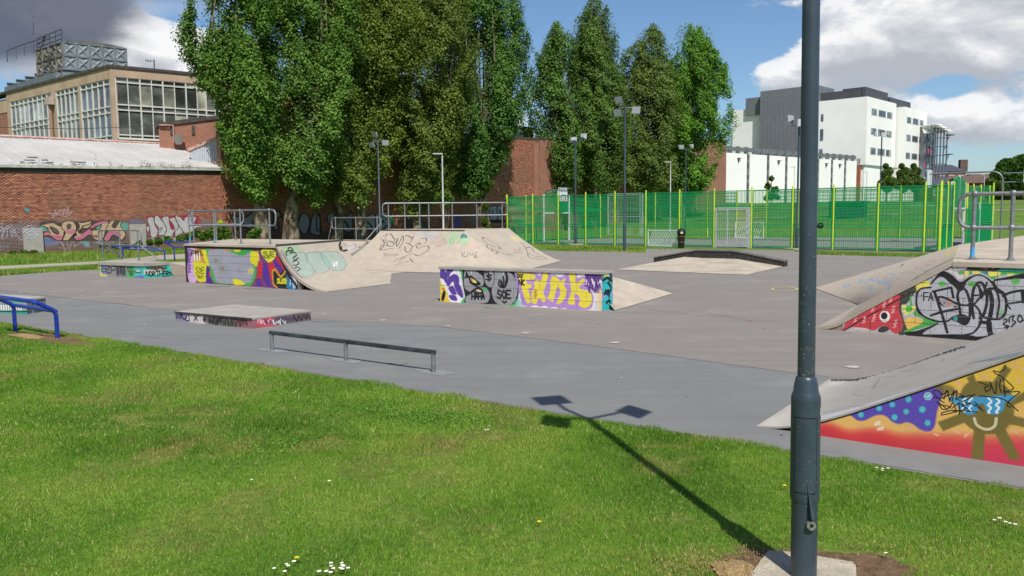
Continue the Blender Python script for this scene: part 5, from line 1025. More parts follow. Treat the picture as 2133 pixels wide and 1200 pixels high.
for i in range(6): MB().wbox(PY, 2.4-.4*(i+1)+.003, 2.4-.4*i-.003, 0, HY-.035, -.1, .001*(i % 2)).obj('face_panel', mY, rtY, True)
cq = [tuple(g0+gd*2.4), tuple(g0), tuple(g0+gw), tuple(g0+gw+gd*2.4)]; ctr_ = np.mean(cq, 0)
MB().prism([tuple(ctr_+(np.array(q)-ctr_)*1.0+0) for q in cq], HY-.035, HY).obj('cap_slab', conc_g, rtY, True)
gry = pmat('scribbled_grey_face', srgb(120, 122, 124), srgb(70, 72, 76), 12., .8, thr=(.45, .6)); MB().prism([tuple(ctr_+(np.array(q)-ctr_)*.985) for q in cq], 0, HY-.036).obj('core', gry, rtY, True)
# ---- manual pad
m0, m1, m2 = np.array(G(366, 670)), np.array(G(527, 686)), np.array(G(648, 668)); HM = .2
rtM = thing('manual_pad', 'low flat concrete manual pad with purple and red scribbled edges', 'skate box', (m0[0], m0[1], 0))
PM, PM2 = Plane(m0, m1-m0), Plane(m1, m2-m1)
cM = Canvas('pad_paint_front', plane_inv(PM, 0, PM.L, 0, HM), 700, 60, (150, 146, 140), 3.5); cM.frame(350, 420, 3.742)
cM.poly([(55,860),(170,870),(200,935),(60,920)], (150, 140, 190), True, 4); cM.poly([(160,880),(340,900),(340,960),(160,935)], (206, 200, 196), True, 4); cM.poly([(300,890),(560,910),(560,985),(320,960)], (100, 96, 88), True, 5); cM.poly([(540,915),(680,925),(680,1000),(540,985)], (150, 96, 104), True, 4)
cM.scrib(60, 880, 110, 915, K, 1.8, 8); cM.line([(110,880),(125,920),(145,890),(140,925),(165,925),(160,885)], K, 2); cM.text('8X', 175, 925, 36, 26, K, 2.2); cM.dot(283, 918, 10, K, 18); cM.scrib(315, 905, 420, 950, K, 2.2, 18); cM.scrib(430, 915, 620, 970, (40, 38, 36), 1.6, 26); cM.text('TT', 545, 965, 36, 24, (90, 30, 40), 2.2)
mM = painted('pad_paint_f', cM.image(), objref=rtM, d=PM.d, s1=PM.L, z1=HM, dirt=.4)
cM2 = Canvas('pad_paint_side', plane_inv(PM2, 0, PM2.L, 0, HM), 500, 80, (170, 110, 116), 3.); cM2.frame(350, 420, 3.742)
cM2.poly([(665,930),(860,900),(880,960),(670,1000)], (200, 70, 84), True, 3); cM2.poly([(850,890),(1110,870),(1110,920),(860,960)], (96, 88, 90), True, 4)
for a in range(3): cM2.scrib(690+60*a, 920, 800+60*a, 955, ((230, 190, 200), (70, 40, 90), (226, 226, 226))[a], 2., 12)
cM2.scrib(860, 900, 980, 930, (60, 40, 80), 1.8, 14); cM2.line([(980,890),(1005,930),(1020,890),(1040,925),(1055,885),(1080,915),(1085,880),(1110,915)], K, 3.2)
mM2 = painted('pad_paint_s', cM2.image(), objref=rtM, d=PM2.d, s0=float(np.dot(m1-m0, PM2.d)), s1=float(np.dot(m1-m0, PM2.d))+PM2.L, z1=HM, dirt=.35)
m3 = m0+(m2-m1); cn = (m0+m2)/2
for i in range(5): MB().wbox(PM, PM.L*i/5+.003, PM.L*(i+1)/5-.003, 0, HM-.03, -.1, .0015*(i % 2)).obj('side_slab', mM, rtM, True)
for i in range(3): MB().wbox(PM2, PM2.L*i/3+.003+(.1 if i == 0 else 0), PM2.L*(i+1)/3-.003, 0, HM-.03, -.1, .0015*(i % 2)).obj('side_slab', mM2, rtM, True)
MB().prism([tuple(cn+(q-cn)*.97) for q in (m0, m1, m2, m3)], 0, HM-.035).obj('core', conc_g, rtM, True)
MB().prism([tuple(cn+(q-cn)*1.004) for q in (m0, m1, m2, m3)], HM-.03, HM).obj('cap_slab', conc_g, rtM, True)
b = MB(); 
for a_, c_ in ((m0, m1),): b.tube([(*(a_+np.array((-.01, -.01))), HM-.012), (*(c_+np.array((-.01, -.01))), HM-.012)], .014, 6)
b.obj('edge_angle', coping_m, rtM, True)
# ---- flat grind rail
r0, r1, r2 = np.array(G(567, 730.5)), np.array(G(722, 753)), np.array(G(903, 777.5)); rtG = thing('grind_rail', 'long low round steel grind rail on three short legs near the lawn', 'grind rail', (r0[0], r0[1], 0))
rz = .27; dirr = (r2-r0)/np.linalg.norm(r2-r0); rlm = pmat('worn_steel_rail', srgb(110, 116, 118), srgb(70, 74, 76), 7., .35, .8, stretch=(1, 1, 1))
MB().tube([(*(r0-dirr*.03), rz-.0), (*(r2+dirr*.03), rz)], .03, 12).obj('rail', rlm, rtG, True, smooth=True)
for q in (r0, r0+(r2-r0)*.5, r2): MB().tube([(q[0], q[1], 0), (q[0], q[1], rz)], .029, 12).obj('leg', galv, rtG, True, smooth=True)
whm = pmat('worn_pale_floor', srgb(132, 134, 134), srgb(122, 124, 124), 7., .85)
for q in (r0, r0+(r2-r0)*.5, r2):
    v = [(q[0]+(.3+.1*math.sin(3*t+q[0]))*math.cos(t)*U3[0]+.14*math.sin(t)*N3[0]+.03, q[1]+(.3+.1*math.sin(3*t+q[0]))*math.cos(t)*U3[1]+(.14+.05*math.sin(5*t))*math.sin(t)*N3[1], .0119) for t in np.linspace(0, 6.283, 17)[:-1]]
    MB().add(v, [tuple(range(16))]).obj('worn_mark', whm, bpy.data.objects['painted_floor_band'])
# ---- blue leaning rails
blm = pmat('blue_gloss_paint', srgb(34, 62, 160), srgb(28, 50, 140), 12., .3, spec=.5)
def lean_rail(label, l0, l1, h, back, top, r=.035, over=0.):
    l0, l1 = np.array(l0), np.array(l1); rt = thing('leaning_rail', label, 'barrier', (l0[0], l0[1], 0), 0, 'blue leaning rails'); bk = np.array(back)
    k0, k1 = np.array((*l0, h)), np.array((*l1, h)); t0, t1 = np.array((*(l0+bk), top)), np.array((*(l1+bk), top))
    MB().tube([(*l0, -.02), (*l0, h-.06), k0+(t0-k0)*.12, t0-(t0-k0)*.08, t0+(t1-t0)*.03, t1-(t1-t0)*.03, t1-(t1-k1)*.08, k1+(t1-k1)*.12, (*l1, h-.06), (*l1, -.02)], r, 10).obj('frame', blm, rt, True, smooth=True)
    MB().tube([k0, k1], r*.9, 10).obj('lower_bar', blm, rt, True, smooth=True); return rt
la, lb = G(32, 690), G(120, 707)
lean_rail('bright blue leaning rail on worn grass in the left foreground', la, lb, .47, (-.19, -.26), .66)
la, lb = G(256.5, 536), G(343.5, 541.5); hb_ = AT(343, 517, lb[1])[2]; lean_rail('blue leaning rail seen behind the low end box handrail', la, lb, hb_-.12, (-.5, -.1), hb_+.02, .034)
la = G(363.7, 543); lean_rail('blue leaning rail half hidden behind the mural quarter pipe', la, (la[0]+1.9, la[1]-1.9), .62, (-.4, -.1), .9, .034)
# ------------------------------------------------------------------ lamp columns
def lampmat(): 
    m = pmat('dark_blue_grey_column_paint', srgb(49, 60, 71), srgb(58, 70, 82), 5., .38, spec=.5, speck=(srgb(150, 146, 140), 30., .02), bump=.06, bscale=120); return m
lm = lampmat(); lmf = pmat('grey_column_paint', srgb(70, 80, 88), srgb(84, 94, 102), 5., .5); glm = pmat('floodlight_glass', srgb(190, 195, 200), None, rough=.15, spec=.6); hdm = pmat('floodlight_housing', srgb(168, 172, 174), srgb(140, 146, 150), 8., .5)
def head(root, c, face, mat=hdm, s=1., down=.75):
    """square floodlight: tapered back, lip and glass; face = horizontal direction it looks"""
    f = Vector((face[0], face[1], 0)).normalized(); fw = (f*math.cos(down)+Vector((0, 0, -math.sin(down)))).normalized(); rt_ = Vector((-f.y, f.x, 0)); up = fw.cross(rt_)*-1; c = Vector(c); b = MB()
    ring = [(-.11, .10, .09), (-.03, .17, .15), (.05, .22, .19), (.075, .23, .2)]; vs = []
    for d, w_, h_ in ring:
        for a, e_ in ((-1, -1), (1, -1), (1, 1), (-1, 1)): vs.append(c+(fw*d+rt_*w_*a+up*h_*e_)*s)
    fs = [(3, 2, 1, 0)]+[(4*i+k, 4*i+(k+1) % 4, 4*i+4+(k+1) % 4, 4*i+4+k) for i in range(3) for k in range(4)]+[(12, 13, 14, 15)]
    b.add(vs, fs); o = b.obj('floodlight', mat, root, True)
    g_ = MB(); g_.add([c+(fw*.079+rt_*.2*a*1+up*.17*e_)*s for a, e_ in ((-1, -1), (1, -1), (1, 1), (-1, 1))], [(0, 1, 2, 3)]); go = g_.obj('glass', glm, None); go.parent = o
    for v in go.data.vertices: v.co -= root.location
    return o
def column(label, x, y, H_, heads, base=True, rb=.084, rs=.055, zj=1.15, mat=None, group='floodlight columns', foot=False, z0=0.):
    mat = mat or lm; t = thing('lamp_post', label, 'lamp post', (x, y, z0), 0, group)
    MB().lathe((0, 0, 0), [(rb, -.05), (rb, zj-.09), (rs*1.1, zj), (rs, zj+.01), (rs*.95, H_)], 12).obj('column', mat, t, smooth=True)
    for (dx, dy, dz, fx, fy, dn) in heads:
        b = MB(); b.tube([(0, 0, H_-.08), (dx*.9, dy*.9, H_-.08), (dx*.95, dy*.95, H_+dz)], .028, 8); b.obj('bracket', mat, t, smooth=True)
        head(t, (x+dx+fx*.05, y+dy+fy*.05, z0+H_+dz), (fx, fy), down=dn)
    if foot: MB().cbox((.0, 0, .03), (1.1, .8, .06), .4).obj('footing', conc_g, t)
    return t
# near column
nx_, ny_ = 1.645, 4.40; HN = 4.92
t = thing('lamp_post', 'tall dark blue-grey floodlight column standing close by in the right foreground', 'lamp post', (nx_, ny_, 0), 0, 'floodlight columns'); ln = -.0105
def lathe_lean(prof, n=28):
    b = MB(); b.lathe((0, 0, 0), prof, n); b.v = [(x+ln*z, y, z) for x, y, z in b.v]; return b
lathe_lean([(.0715, -.4), (.0715, .36), (.074, .375), (.0785, .39), (.0795, .40), (.0795, .955), (.0785, .97), (.070, .995), (.068, 1.0), (.063, 1.045), (.058, 1.06), (.0565, 1.075), (.0475, 1.085)]).obj('base_section', lm, t, smooth=True)
lathe_lean([(.0470, 1.06), (.0465, 1.3), (.0455, 3.), (.044, HN)]).obj('shaft', lm, t, smooth=True)
door = MB(); 
for k in range(8):
    a0, a1 = R(-152+k*11), R(-152+(k+1)*11)
    for (z0, z1) in ((.44, .86),): door.add([(.0805*math.cos(a)+ln*z, .0805*math.sin(a), z) for a, z in ((a0, z0), (a1, z0), (a1, z1), (a0, z1))]+[(.077*math.cos(a)+ln*z, .077*math.sin(a), z) for a, z in ((a0, z0), (a1, z0), (a1, z1), (a0, z1))], [(0, 1, 2, 3), (3, 2, 6, 7), (0, 4, 5, 1)] + ([(0, 3, 7, 4)] if k == 0 else [])+([(1, 5, 6, 2)] if k == 7 else []))
do = door.obj('access_door', lm, t)
sm_ = MB()
for a0, a1, z0, z1 in ((-155, -61, .855, .867), (-155, -61, .433, .441), (-155.5, -152.5, .435, .865), (-63.5, -60.5, .435, .865)):
    for k in range(6): b0_, b1_ = R(a0+(a1-a0)*k/6), R(a0+(a1-a0)*(k+1)/6); sm_.add([(.0799*math.cos(a)+ln*z, .0799*math.sin(a), z) for a, z in ((b0_, z0), (b1_, z0), (b1_, z1), (b0_, z1))], [(0, 1, 2, 3)])
sm_.obj('door_gap', pmat('dark_gap', srgb(16, 20, 24), None, rough=.9), do)
blk2 = pmat('black_gap', srgb(20, 22, 25), None, rough=.9)
MB().cbox((.0812*math.cos(R(-125)), .0812*math.sin(R(-125)), .80), (.006, .012, .04), R(-125)).obj('lock_slot', blk2, do)
b = MB(); b.add([(-.003, -.072, .30), (.030, -.075, .30), (-.022, -.0765, .52), (-.003, -.112, .30), (.016, -.108, .30)], [(0, 3, 2), (3, 4, 2), (4, 1, 2), (0, 1, 4, 3)]); b.obj('gusset', lm, t)
b = MB(); n = 20; cx_, cz_, yy_ = .003, .262, -.098
for r_, y_ in ((.011, yy_), (.026, yy_), (.026, yy_+.022)):
    for k in range(n): a = 6.283*k/n; b.v.append((cx_+r_*math.cos(a), y_, cz_+r_*math.sin(a)))
b.f += [(k, (k+1) % n, n+(k+1) % n, n+k) for k in range(n)]+[(n+k, n+(k+1) % n, 2*n+(k+1) % n, 2*n+k) for k in range(n)]
b.obj('flange_ring', pmat('bare_steel', srgb(176, 172, 164), srgb(140, 136, 130), 60., .4, .6), t, smooth=True)
MB().tube([(cx_, -.06, cz_), (cx_, yy_+.004, cz_)], .0125, 12).obj('flange_core', blk2, t)
for k in range(4): a = .78+1.57*k; MB().ball((cx_+.0185*math.cos(a), yy_-.001, cz_+.0185*math.sin(a)), .0025, 6, 4).obj('bolt', blk2, t)
b = MB(); b.tube([(.044+ln*1.92, 0, 1.915), (.058, -.004, 1.915)], .007, 8); b.tube([(.066+.013*math.cos(a)+ln*1.9, -.005, 1.92+.013*math.sin(a)) for a in np.linspace(0, 6.283, 13)[:-1]], .0042, 8, closed=True); b.obj('eye_bolt', blk2, t, smooth=True)
for z_ in (.455, .64): MB().ball((.079, -.015, z_), .005, 8, 5).obj('screw', galv, t)
stk = pmat('worn_white_sticker', srgb(206, 204, 196), srgb(120, 122, 124), 90., .7, thr=(.45, .55)); b = MB()
for k in range(4):
    a0, a1 = R(-42+k*9), R(-42+(k+1)*9); z0, z1 = .865, .925; b.add([(.0808*math.cos(a)+ln*z, .0808*math.sin(a), z) for a, z in ((a0, z0+.008*abs(k-1.5)), (a1, z0+.008*abs(k-.5)), (a1, z1-.006*abs(k-.5)), (a0, z1-.006*abs(k-1.5)))], [(0, 1, 2, 3)])
b.obj('sticker', stk, t)
chip = pmat('chipped_paint_flecks', srgb(176, 150, 132), None, rough=.8); b = MB(); rr = random.Random(3)
for k in range(170):
    a = R(rr.uniform(-160, -20)); base_ = rr.random() < .45; z = rr.uniform(.02, 1.05) if base_ else rr.choice([rr.gauss(1.22, .03), rr.gauss(1.36, .05), rr.gauss(1.6, .12), rr.gauss(1.12, .02)])
    r0_ = (.0726 if z < .36 else .0800 if z < .96 else .074-(z-.96)*.2) if z < 1.06 else .0472; s_ = rr.uniform(.0008, .0022)*(1 if base_ else 1.3)
    c_, s2 = math.cos(a), math.sin(a); tx, ty = -s2*s_, c_*s_; x_, y_ = r0_*c_+ln*z+c_*.0006, r0_*s2+s2*.0006; b.add([(x_-tx, y_-ty, z-s_), (x_+tx, y_+ty, z-s_*.5), (x_+tx*.6, y_+ty*.6, z+s_), (x_-tx, y_-ty, z+s_*.7)], [(0, 1, 2, 3)])
b.obj('paint_chips', chip, t, kind='stuff')
top = (nx_+ln*HN, ny_, HN)
for (dx, dy, dz, fx, fy) in ((-.30, .50, .42, -.3, 1), (.42, .34, -.1, .8, .5), (-.38, .05, -.2, -1, .1)):
    b = MB(); b.tube([(ln*HN, 0, HN-.05), (dx*.85, dy*.85, HN-.05), (dx*.9, dy*.9, HN+dz)], .028, 8); b.obj('bracket', lm, t, smooth=True); head(t, (nx_+dx, ny_+dy, HN+dz), (fx, fy), down=.9, s=.82)
t.location = (nx_*.95, ny_*.95, .1); t.scale = (.95, .95, .95)
slabm = pmat('pale_footing_concrete', srgb(186, 176, 158), srgb(160, 150, 132), 9., .85, bump=.5, bscale=70, speck=(srgb(120, 110, 96), 26., .25))
ft = MB(); q = [G(1598, 1156), G(1652, 1160), G(1782, 1182), G(1784, 1215), G(1780, 1262), G(1600, 1262), G(1560, 1210)]
ft.prism(q, -.05, .035); fo = ft.obj('concrete_footing', slabm); tag(fo, 'broken pale concrete footing slab around the near floodlight column', 'concrete slab')
bm_ = bmesh.new(); bm_.from_mesh(fo.data); bmesh.ops.bevel(bm_, geom=[e_ for e_ in bm_.edges], offset=.012, segments=2, affect='EDGES'); bm_.to_mesh(fo.data); bm_.free()
# other columns
H3 = ((-.22, .45, .42, -.5, -.6, .5), (.52, -.1, -.18, .1, -1, .45), (-.35, -.1, -.3, -.6, -.8, .5))
x, y = G(1301, 524); column('dark column with three white floodlights in front of the court fence', x, y, AT(1301, 222, y)[2], H3, zj=1.45, foot=False)
x, y, z = AT(787, 290, 54.5); column('grey column with three floodlights rising behind the large bank ramp left of centre', x, y, z-.05, H3, mat=lmf)
x, y = G(1199, 510); column('slim dark column with floodlights turned away in front of the basketball board', x, y, AT(1199, 292, y)[2], ((-.15, .1, .05, .3, .9, .3), (.5, .4, .28, .5, .8, .2)), foot=True)
x, y = G(1659, 519.5); column('slim dark column with floodlights seen just left of the near column', x, y, AT(1664, 258, y)[2], ((-.3, .25, .3, -.6, .6, .1), (.35, .3, .3, .5, .8, .1), (.0, -.25, .03, 0, -1, .1)), foot=True)
x, y, z = AT(1837, 285, 70); column('dark column with paired floodlights in front of the white office block', x, y, z, ((-.5, .1, .12, -.8, .2, .1), (.45, .1, .12, .8, .2, .1), (0, -.3, .0, 0, -1, .1)), z0=th(x, y))
x, y, z = AT(1429, 312, 73); column('distant dark column with two floodlights before the right-hand poplars', x, y, z, ((-.4, 0, .15, -.3, -1, .3), (.45, .1, .2, .8, .4, .1)), z0=th(x, y))
whs = pmat('white_street_light_paint', srgb(196, 198, 198), srgb(170, 172, 172), 8., .5)
def streetlight(label, px, ptop, Y, r=.06):
    x, y, z = AT(px, ptop, Y); z0 = th(x, y); t = thing('street_light', label, 'street light', (x, y, z0), 0, 'slim white street lights')
    MB().lathe((0, 0, 0), [(r*1.6, 0), (r*1.6, 1.1), (r, 1.2), (r*.75, z-z0)], 10).obj('column', whs, t, smooth=True)
    MB().cbox((-.28, -.05, z-z0+.02), (.62, .18, .07), .1).obj('lantern', whs, t)
streetlight('slim white street light rising behind the large bank ramp handrail', 921, 321, 52); streetlight('slim white street light against the poplar trunks behind the court', 1397, 338, 74)
streetlight('thin street light against the white hall wall left of the near column', 1655, 348, 100, .05); streetlight('thin street light in front of the red brick ground floor', 1806, 358, 118, .06); streetlight('thin street light at the far right by the houses', 2051, 364, 110, .05)
# ------------------------------------------------------------------ ball court
yg = pmat('lime_post_paint', srgb(190, 206, 52), srgb(170, 188, 48), 4., .45); gg = pmat('green_fence_paint', srgb(0, 150, 84), srgb(0, 134, 74), 3., .5); gl = pmat('light_grey_gate_paint', srgb(172, 182, 182), srgb(156, 166, 166), 5., .5); wt = pmat('white_court_paint', srgb(216, 220, 220), srgb(200, 204, 204), 5., .5)
HF = 3.2
def wire_mesh(w_, h0, h1):
    """welded mesh: horizontal wires every 50 mm, verticals every 0.2 m, plus palisade bars below"""
    grid = MB()
    z = h0
    while z < h1: grid.cbox((w_/2, 0, z), (w_-.08, .016, .019)); z += .05
    for i in range(1, int(w_/.2)): grid.cbox((i*.2, .008, (h0+h1)/2), (.013, .012, h1-h0))
    return grid
def bay_meshes(w_):
    fr = MB(); 
    for z in (.12, 1.17, 1.27, 2.17, 2.28, HF-.05): fr.cbox((w_/2, 0, z), (w_-.08, .045, .05 if z > .2 else .06))
    for x in (.07, w_-.07, ): fr.cbox((x, 0, HF/2), (.035, .035, HF-.1))
    bars = MB(); n = int((w_-.14)/.105)
    for i in range(n): bars.cbox((.07+(w_-.14)*(i+.5)/n, 0, .64), (.02, .02, 1.04))
    return [('panel_frame', fr.mesh('panel_frame', gg)), ('bars', bars.mesh('bars', gg)), ('wire_mesh', wire_mesh(w_, 1.3, 2.14).mesh('wire_mesh', gg)), ('wire_mesh', wire_mesh(w_, 2.31, HF-.08).mesh('wire_mesh', gg))]
BAYS = {}
post_me = MB().lathe((0, 0, 0), [(.046, 0), (.046, HF+.1), (.038, HF+.13), (.01, HF+.14)], 10).mesh('post', yg, smooth=True)
def court_fence(name, label, P0, P1, cuts, gaps=(), z0=0., posts=None):
    """cuts: distances of the posts from P0"""
    P0, P1 = Vector(P0), Vector(P1); d = (P1-P0).normalized(); rz = math.atan2(d.y, d.x); rt = thing(name, label, 'fence', (P0.x, P0.y, z0), rz, 'ball court fences')
    for i, c in enumerate(cuts):
        if posts is None or i in posts: inst('post', post_me, rt, (c, 0, 0))
        if i+1 < len(cuts) and i not in gaps:
            w_ = round(cuts[i+1]-c, 2)
            if w_ not in BAYS: BAYS[w_] = bay_meshes(w_)
            pn = inst('panel', BAYS[w_][0][1], rt, (c, 0, 0))
            for nm, me in BAYS[w_][1:]: inst(nm, me, pn, kind='stuff')
    return rt
pf = Plane(mg(0, 0)[:2], FU[:2]); fc = [round(pf.sz(x, 480)[0], 2) for x in (1057, 1110, 1163, 1220, 1281, 1345, 1415, 1487, 1565, 1650, 1735, 1828, 1925, 1957)]
court_fence('court_fence', 'long green mesh front fence of the ball court with lime yellow posts', mg(0, 0), mg(28, 0), fc, gaps=(7,))
LCT = fc[-1]; DC = 12.0
court_fence('court_fence', 'left end fence of the ball court beside the basketball board', mg(.05, .1), mg(.05, DC), [0.05, 2.15, 4.25, 7.35, 9.45, 11.6], gaps=(2,), z0=.0)
pb = Plane(mg(0, DC)[:2], FU[:2]); bc = [round(pb.sz(x, 480)[0], 2) for x in (1250, 1262, 1341, 1365, 1418, 1474, 1534, 1596, 1662, 1728, 1797, 1874, 1950, 2010, 2066)]
court_fence('court_fence', 'back fence of the ball court seen through the front mesh', mg(0, DC), mg(28, DC), bc, gaps=(1, 6), z0=.2, posts=(0, 3, 4, 5, 6, 7, 8, 11, 12, 13, 14))
court_fence('court_fence', 'right end fence of the ball court next to the green dome panel', mg(LCT, .1), mg(LCT, DC), [.05, 1.3, 2.6, 5.8, 7.3, 9.3, 11.9], gaps=(2,), z0=.05)
# solid green kick panel and white uprights by the right corner
kp = thing('court_corner_panel', 'solid green kick panel with white uprights at the right corner of the court', 'fence panel', mg(LCT-.1, -.1), math.atan2(FN.y, FN.x))
MB().box(.1, 1.25, -.03, .0, .05, 1.25).obj('green_sheet', gg, kp)
for i in range(6): MB().box(1.42+.2*i, 1.5+.2*i, -.02, .04, .05, 1.25).obj('upright', wt, kp)
MB().box(1.32, 2.6, -.03, .05, 1.25, 1.33).obj('top_rail', gg, kp)
# gates
def gate(label, a0, b_, w_, h, z0=0.):
    t = thing('court_gate', label, 'gate', mg(a0, b_, z0), math.atan2(FU.y, FU.x), 'grey court gates')
    fr = MB()
    for x in (0, w_): fr.cbox((x, 0, h/2), (.09, .09, h))
    fr.cbox((w_/2, 0, h), (w_, .07, .07)); fr.obj('gate_frame', gl, t)
    lf = MB(); 
    for x in (.36*w_ if h < 2.5 else .08, w_*.94): lf.cbox((x, -.05, h/2), (.06, .06, h-.12))
    for z in (.1, h*.46, h-.1): lf.cbox((w_/2, -.05, z), (w_*.92, .05, .05))
    lf.obj('leaf', gl, t); bb = MB(); n = int(w_/.13)
    for i in range(1, n): bb.cbox((w_*i/n, -.03, h*.26), (.02, .02, h*.42))
    bb.obj('bars', gl, t, kind='stuff'); g_ = MB()
    for i in range(1, n): g_.cbox((w_*i/n, -.03, h*.73), (.012, .012, h*.5))
    z = h*.5
    while z < h-.1: g_.cbox((w_/2, -.03, z), (w_*.95, .012, .012)); z += .15
    g_.obj('grid', gl, t, kind='stuff')
    return t
g0_ = pf.sz(1492, 500)[0]; g1_ = pf.sz(1560, 500)[0]; gate('low light grey gate in the front fence of the ball court', g0_, -.03, g1_-g0_, 2.22)
MB_top = MB(); # short mesh bay above the gate belongs to the fence
me_top = MB(); me_top.cbox(((fc[7]+fc[8])/2-fc[7], 0, 2.3), (fc[8]-fc[7]-.08, .045, .06)); me_top.cbox(((fc[8]-fc[7])/2, 0, HF-.05), (fc[8]-fc[7]-.08, .045, .05))
inst('panel', me_top.mesh('panel', gg), bpy.data.objects['court_fence'], (fc[7], 0, 0)); w_ = fc[8]-fc[7]; inst('wire_mesh', wire_mesh(w_, 2.34, HF-.08).mesh('wire_mesh', gg), bpy.data.objects['court_fence'], (fc[7], 0, 0), kind='stuff')
g0_ = pb.sz(1266, 500)[0]; g1_ = pb.sz(1338, 500)[0]; gate('tall light grey double gate in the back fence of the ball court', g0_, DC, g1_-g0_, 3.3, .2)
# goals with dome panels, boards
def goal(label, a0, b0_, b1_, sgn, z0=0.):
    t = thing('ball_goal', label, 'goal', mg(a0, b0_, z0), math.atan2(FN.y, FN.x)); w_ = b1_-b0_
    for x in (0, w_): MB().cbox((x, 0, 1.7), (.1, .1, 3.4)).obj('post', wt, t)
    MB().cbox((w_/2, 0, 2.05), (w_, .09, .09)).obj('crossbar', wt, t); MB().cbox((w_*.55, 0, 2.9), (.08, .07, 1.7)).obj('centre_post', wt, t)
    arch = [(w_*(.5-.5*math.cos(a)), 0, 3.1+.55*math.sin(a)) for a in np.linspace(0, math.pi, 13)]; MB().tube(arch, .035, 6).obj('arch_rail', gg, t)
    g_ = MB()
    for i in range(1, 28): x = w_*i/28; top_ = 3.1+.55*math.sin(math.acos(max(-1, min(1, 1-2*x/w_)))); g_.cbox((x, sgn*.03, (2.1+top_)/2), (.035, .01, top_-2.1))
    for i in range(26): z = 2.12+.055*i; hw = w_/2 if z < 3.1 else w_/2*math.sqrt(max(0, 1-((z-3.1)/.55)**2)); g_.cbox((w_/2, sgn*.035, z), (hw*2, .008, .02))
    g_.obj('dome_mesh', gg, t, kind='stuff'); n_ = MB()
    for i in range(1, 26): n_.cbox((w_*i/26, sgn*.7, 1.0), (.014, .014, 2.))
    for z in (.08, .7, 1.3, 2.): n_.cbox((w_/2, sgn*.7, z), (w_, .03, .03))
    for x in (0, w_): n_.tube([(x, 0, 2.05), (x, sgn*.7, 2.0), (x, sgn*.7, 0)], .025, 6)
    n_.obj('recess_bars', gg, t, kind='stuff'); return t
goal('white framed goal with green dome mesh at the left end of the court', .15, 4.2, 7.3, 1); goal('white framed goal with green dome mesh at the right end of the court', LCT-.1, 2.7, 5.8, -1)
def arm_curve(a, b_, z_top, la, z0, r=.05, rr=.55, sgn=1):
    """post at (a,b), curved into a horizontal arm of length la towards sgn*FU"""
    pts = [Vector(mg(a, b_, z0))]; 
    for k in range(7): an = math.pi/2*k/6; pts.append(Vector(mg(a+sgn*(rr-rr*math.cos(an)), b_, z_top-rr+rr*math.sin(an))))
    pts.append(Vector(mg(a+sgn*la, b_, z_top))); return MB().tube(pts, r, 10)
def board(label, a, b_, z_top, la, zb0, zb1, sgn, txt=True, w_=1.05, z0=0., extra=None):
    p = mg(a, b_, z0); t = thing('basketball_hoop', label, 'basketball hoop', p)
    arm_curve(a, b_, z_top, la, z0, sgn=sgn).obj('support_pipe', galv, t, True, smooth=True)
    c = Vector(mg(a+sgn*la, b_, (zb0+zb1)/2)); q = MB(); rz = math.atan2(FU.y, FU.x); q.cbox(c, (.05, w_, zb1-zb0), rz); o = q.obj('backboard', wt, t, True)
    f = FU*sgn; c2 = c+f*.03; 
    fr = MB(); dk = pmat('board_line_paint', srgb(70, 76, 84), None, rough=.6)
    for (dy, dz, wy, wz) in ((0, (zb1-zb0)/2-.02, w_, .03), (0, -(zb1-zb0)/2+.02, w_, .03), (w_/2-.02, 0, .03, zb1-zb0), (-w_/2+.02, 0, .03, zb1-zb0), (0, -.02, .5, .03), (-.24, -.2, .03, .4), (.24, -.2, .03, .4)):
        fr.cbox(c2+FN*dy+Vector((0, 0, dz)), (.012, wy, wz), rz)
    m_ = fr.obj('board_marking', dk, None); m_.parent = o
    for v in m_.data.vertices: v.co -= t.location
    if txt:
        cu = bpy.data.curves.new('board_text', 'FONT'); cu.body = 'ARENA'; cu.size = .34; cu.align_x = 'CENTER'; cu.extrude = .004; to = bpy.data.objects.new('tmp', cu); S.collection.objects.link(to)
        bpy.context.view_layer.update(); me = bpy.data.meshes.new_from_object(to); bpy.data.objects.remove(to); me.materials.clear(); me.materials.append(dk)
        lt = bpy.data.objects.new('lettering', me); S.collection.objects.link(lt); lt.parent = o; lt.location = c2+f*.012+Vector((0, 0, .2))-t.location; lt.rotation_euler = (R(90), 0, math.atan2(f.y, f.x)+R(90))
    orange = pmat('orange_rim', srgb(190, 70, 30), None, rough=.5); rc = c+f*.3+Vector((0, 0, -(zb1-zb0)/2+.12)); ri = MB().tube([(rc.x+.23*math.cos(k_), rc.y+.23*math.sin(k_), rc.z) for k_ in np.linspace(0, 6.283, 17)[:-1]], .012, 6, closed=True); ri.obj('rim', orange, t, True)
    return t
pe = Plane(mg(-.9, 0)[:2], FN[:2]); bp_ = 4.7
zt_ = 3.75
pL_ = mg(-.6, 5.2); board('white ARENA basketball board on a curved pipe at the left end of the court', -.6, 5.2, 3.72, 1.75, 2.85, 3.9, 1)
pr_ = G(2083, 505.5); aR = float((Vector((*pr_, 0))-F0).dot(FU)); bR = float((Vector((*pr_, 0))-F0).dot(FN))
ztr = AT(2075, 357, pr_[1])[2]; board('white basketball board seen edge-on on a long curved pipe at the right end', aR, bR, ztr, 4.0, ztr-.85, ztr+.25, -1, False)
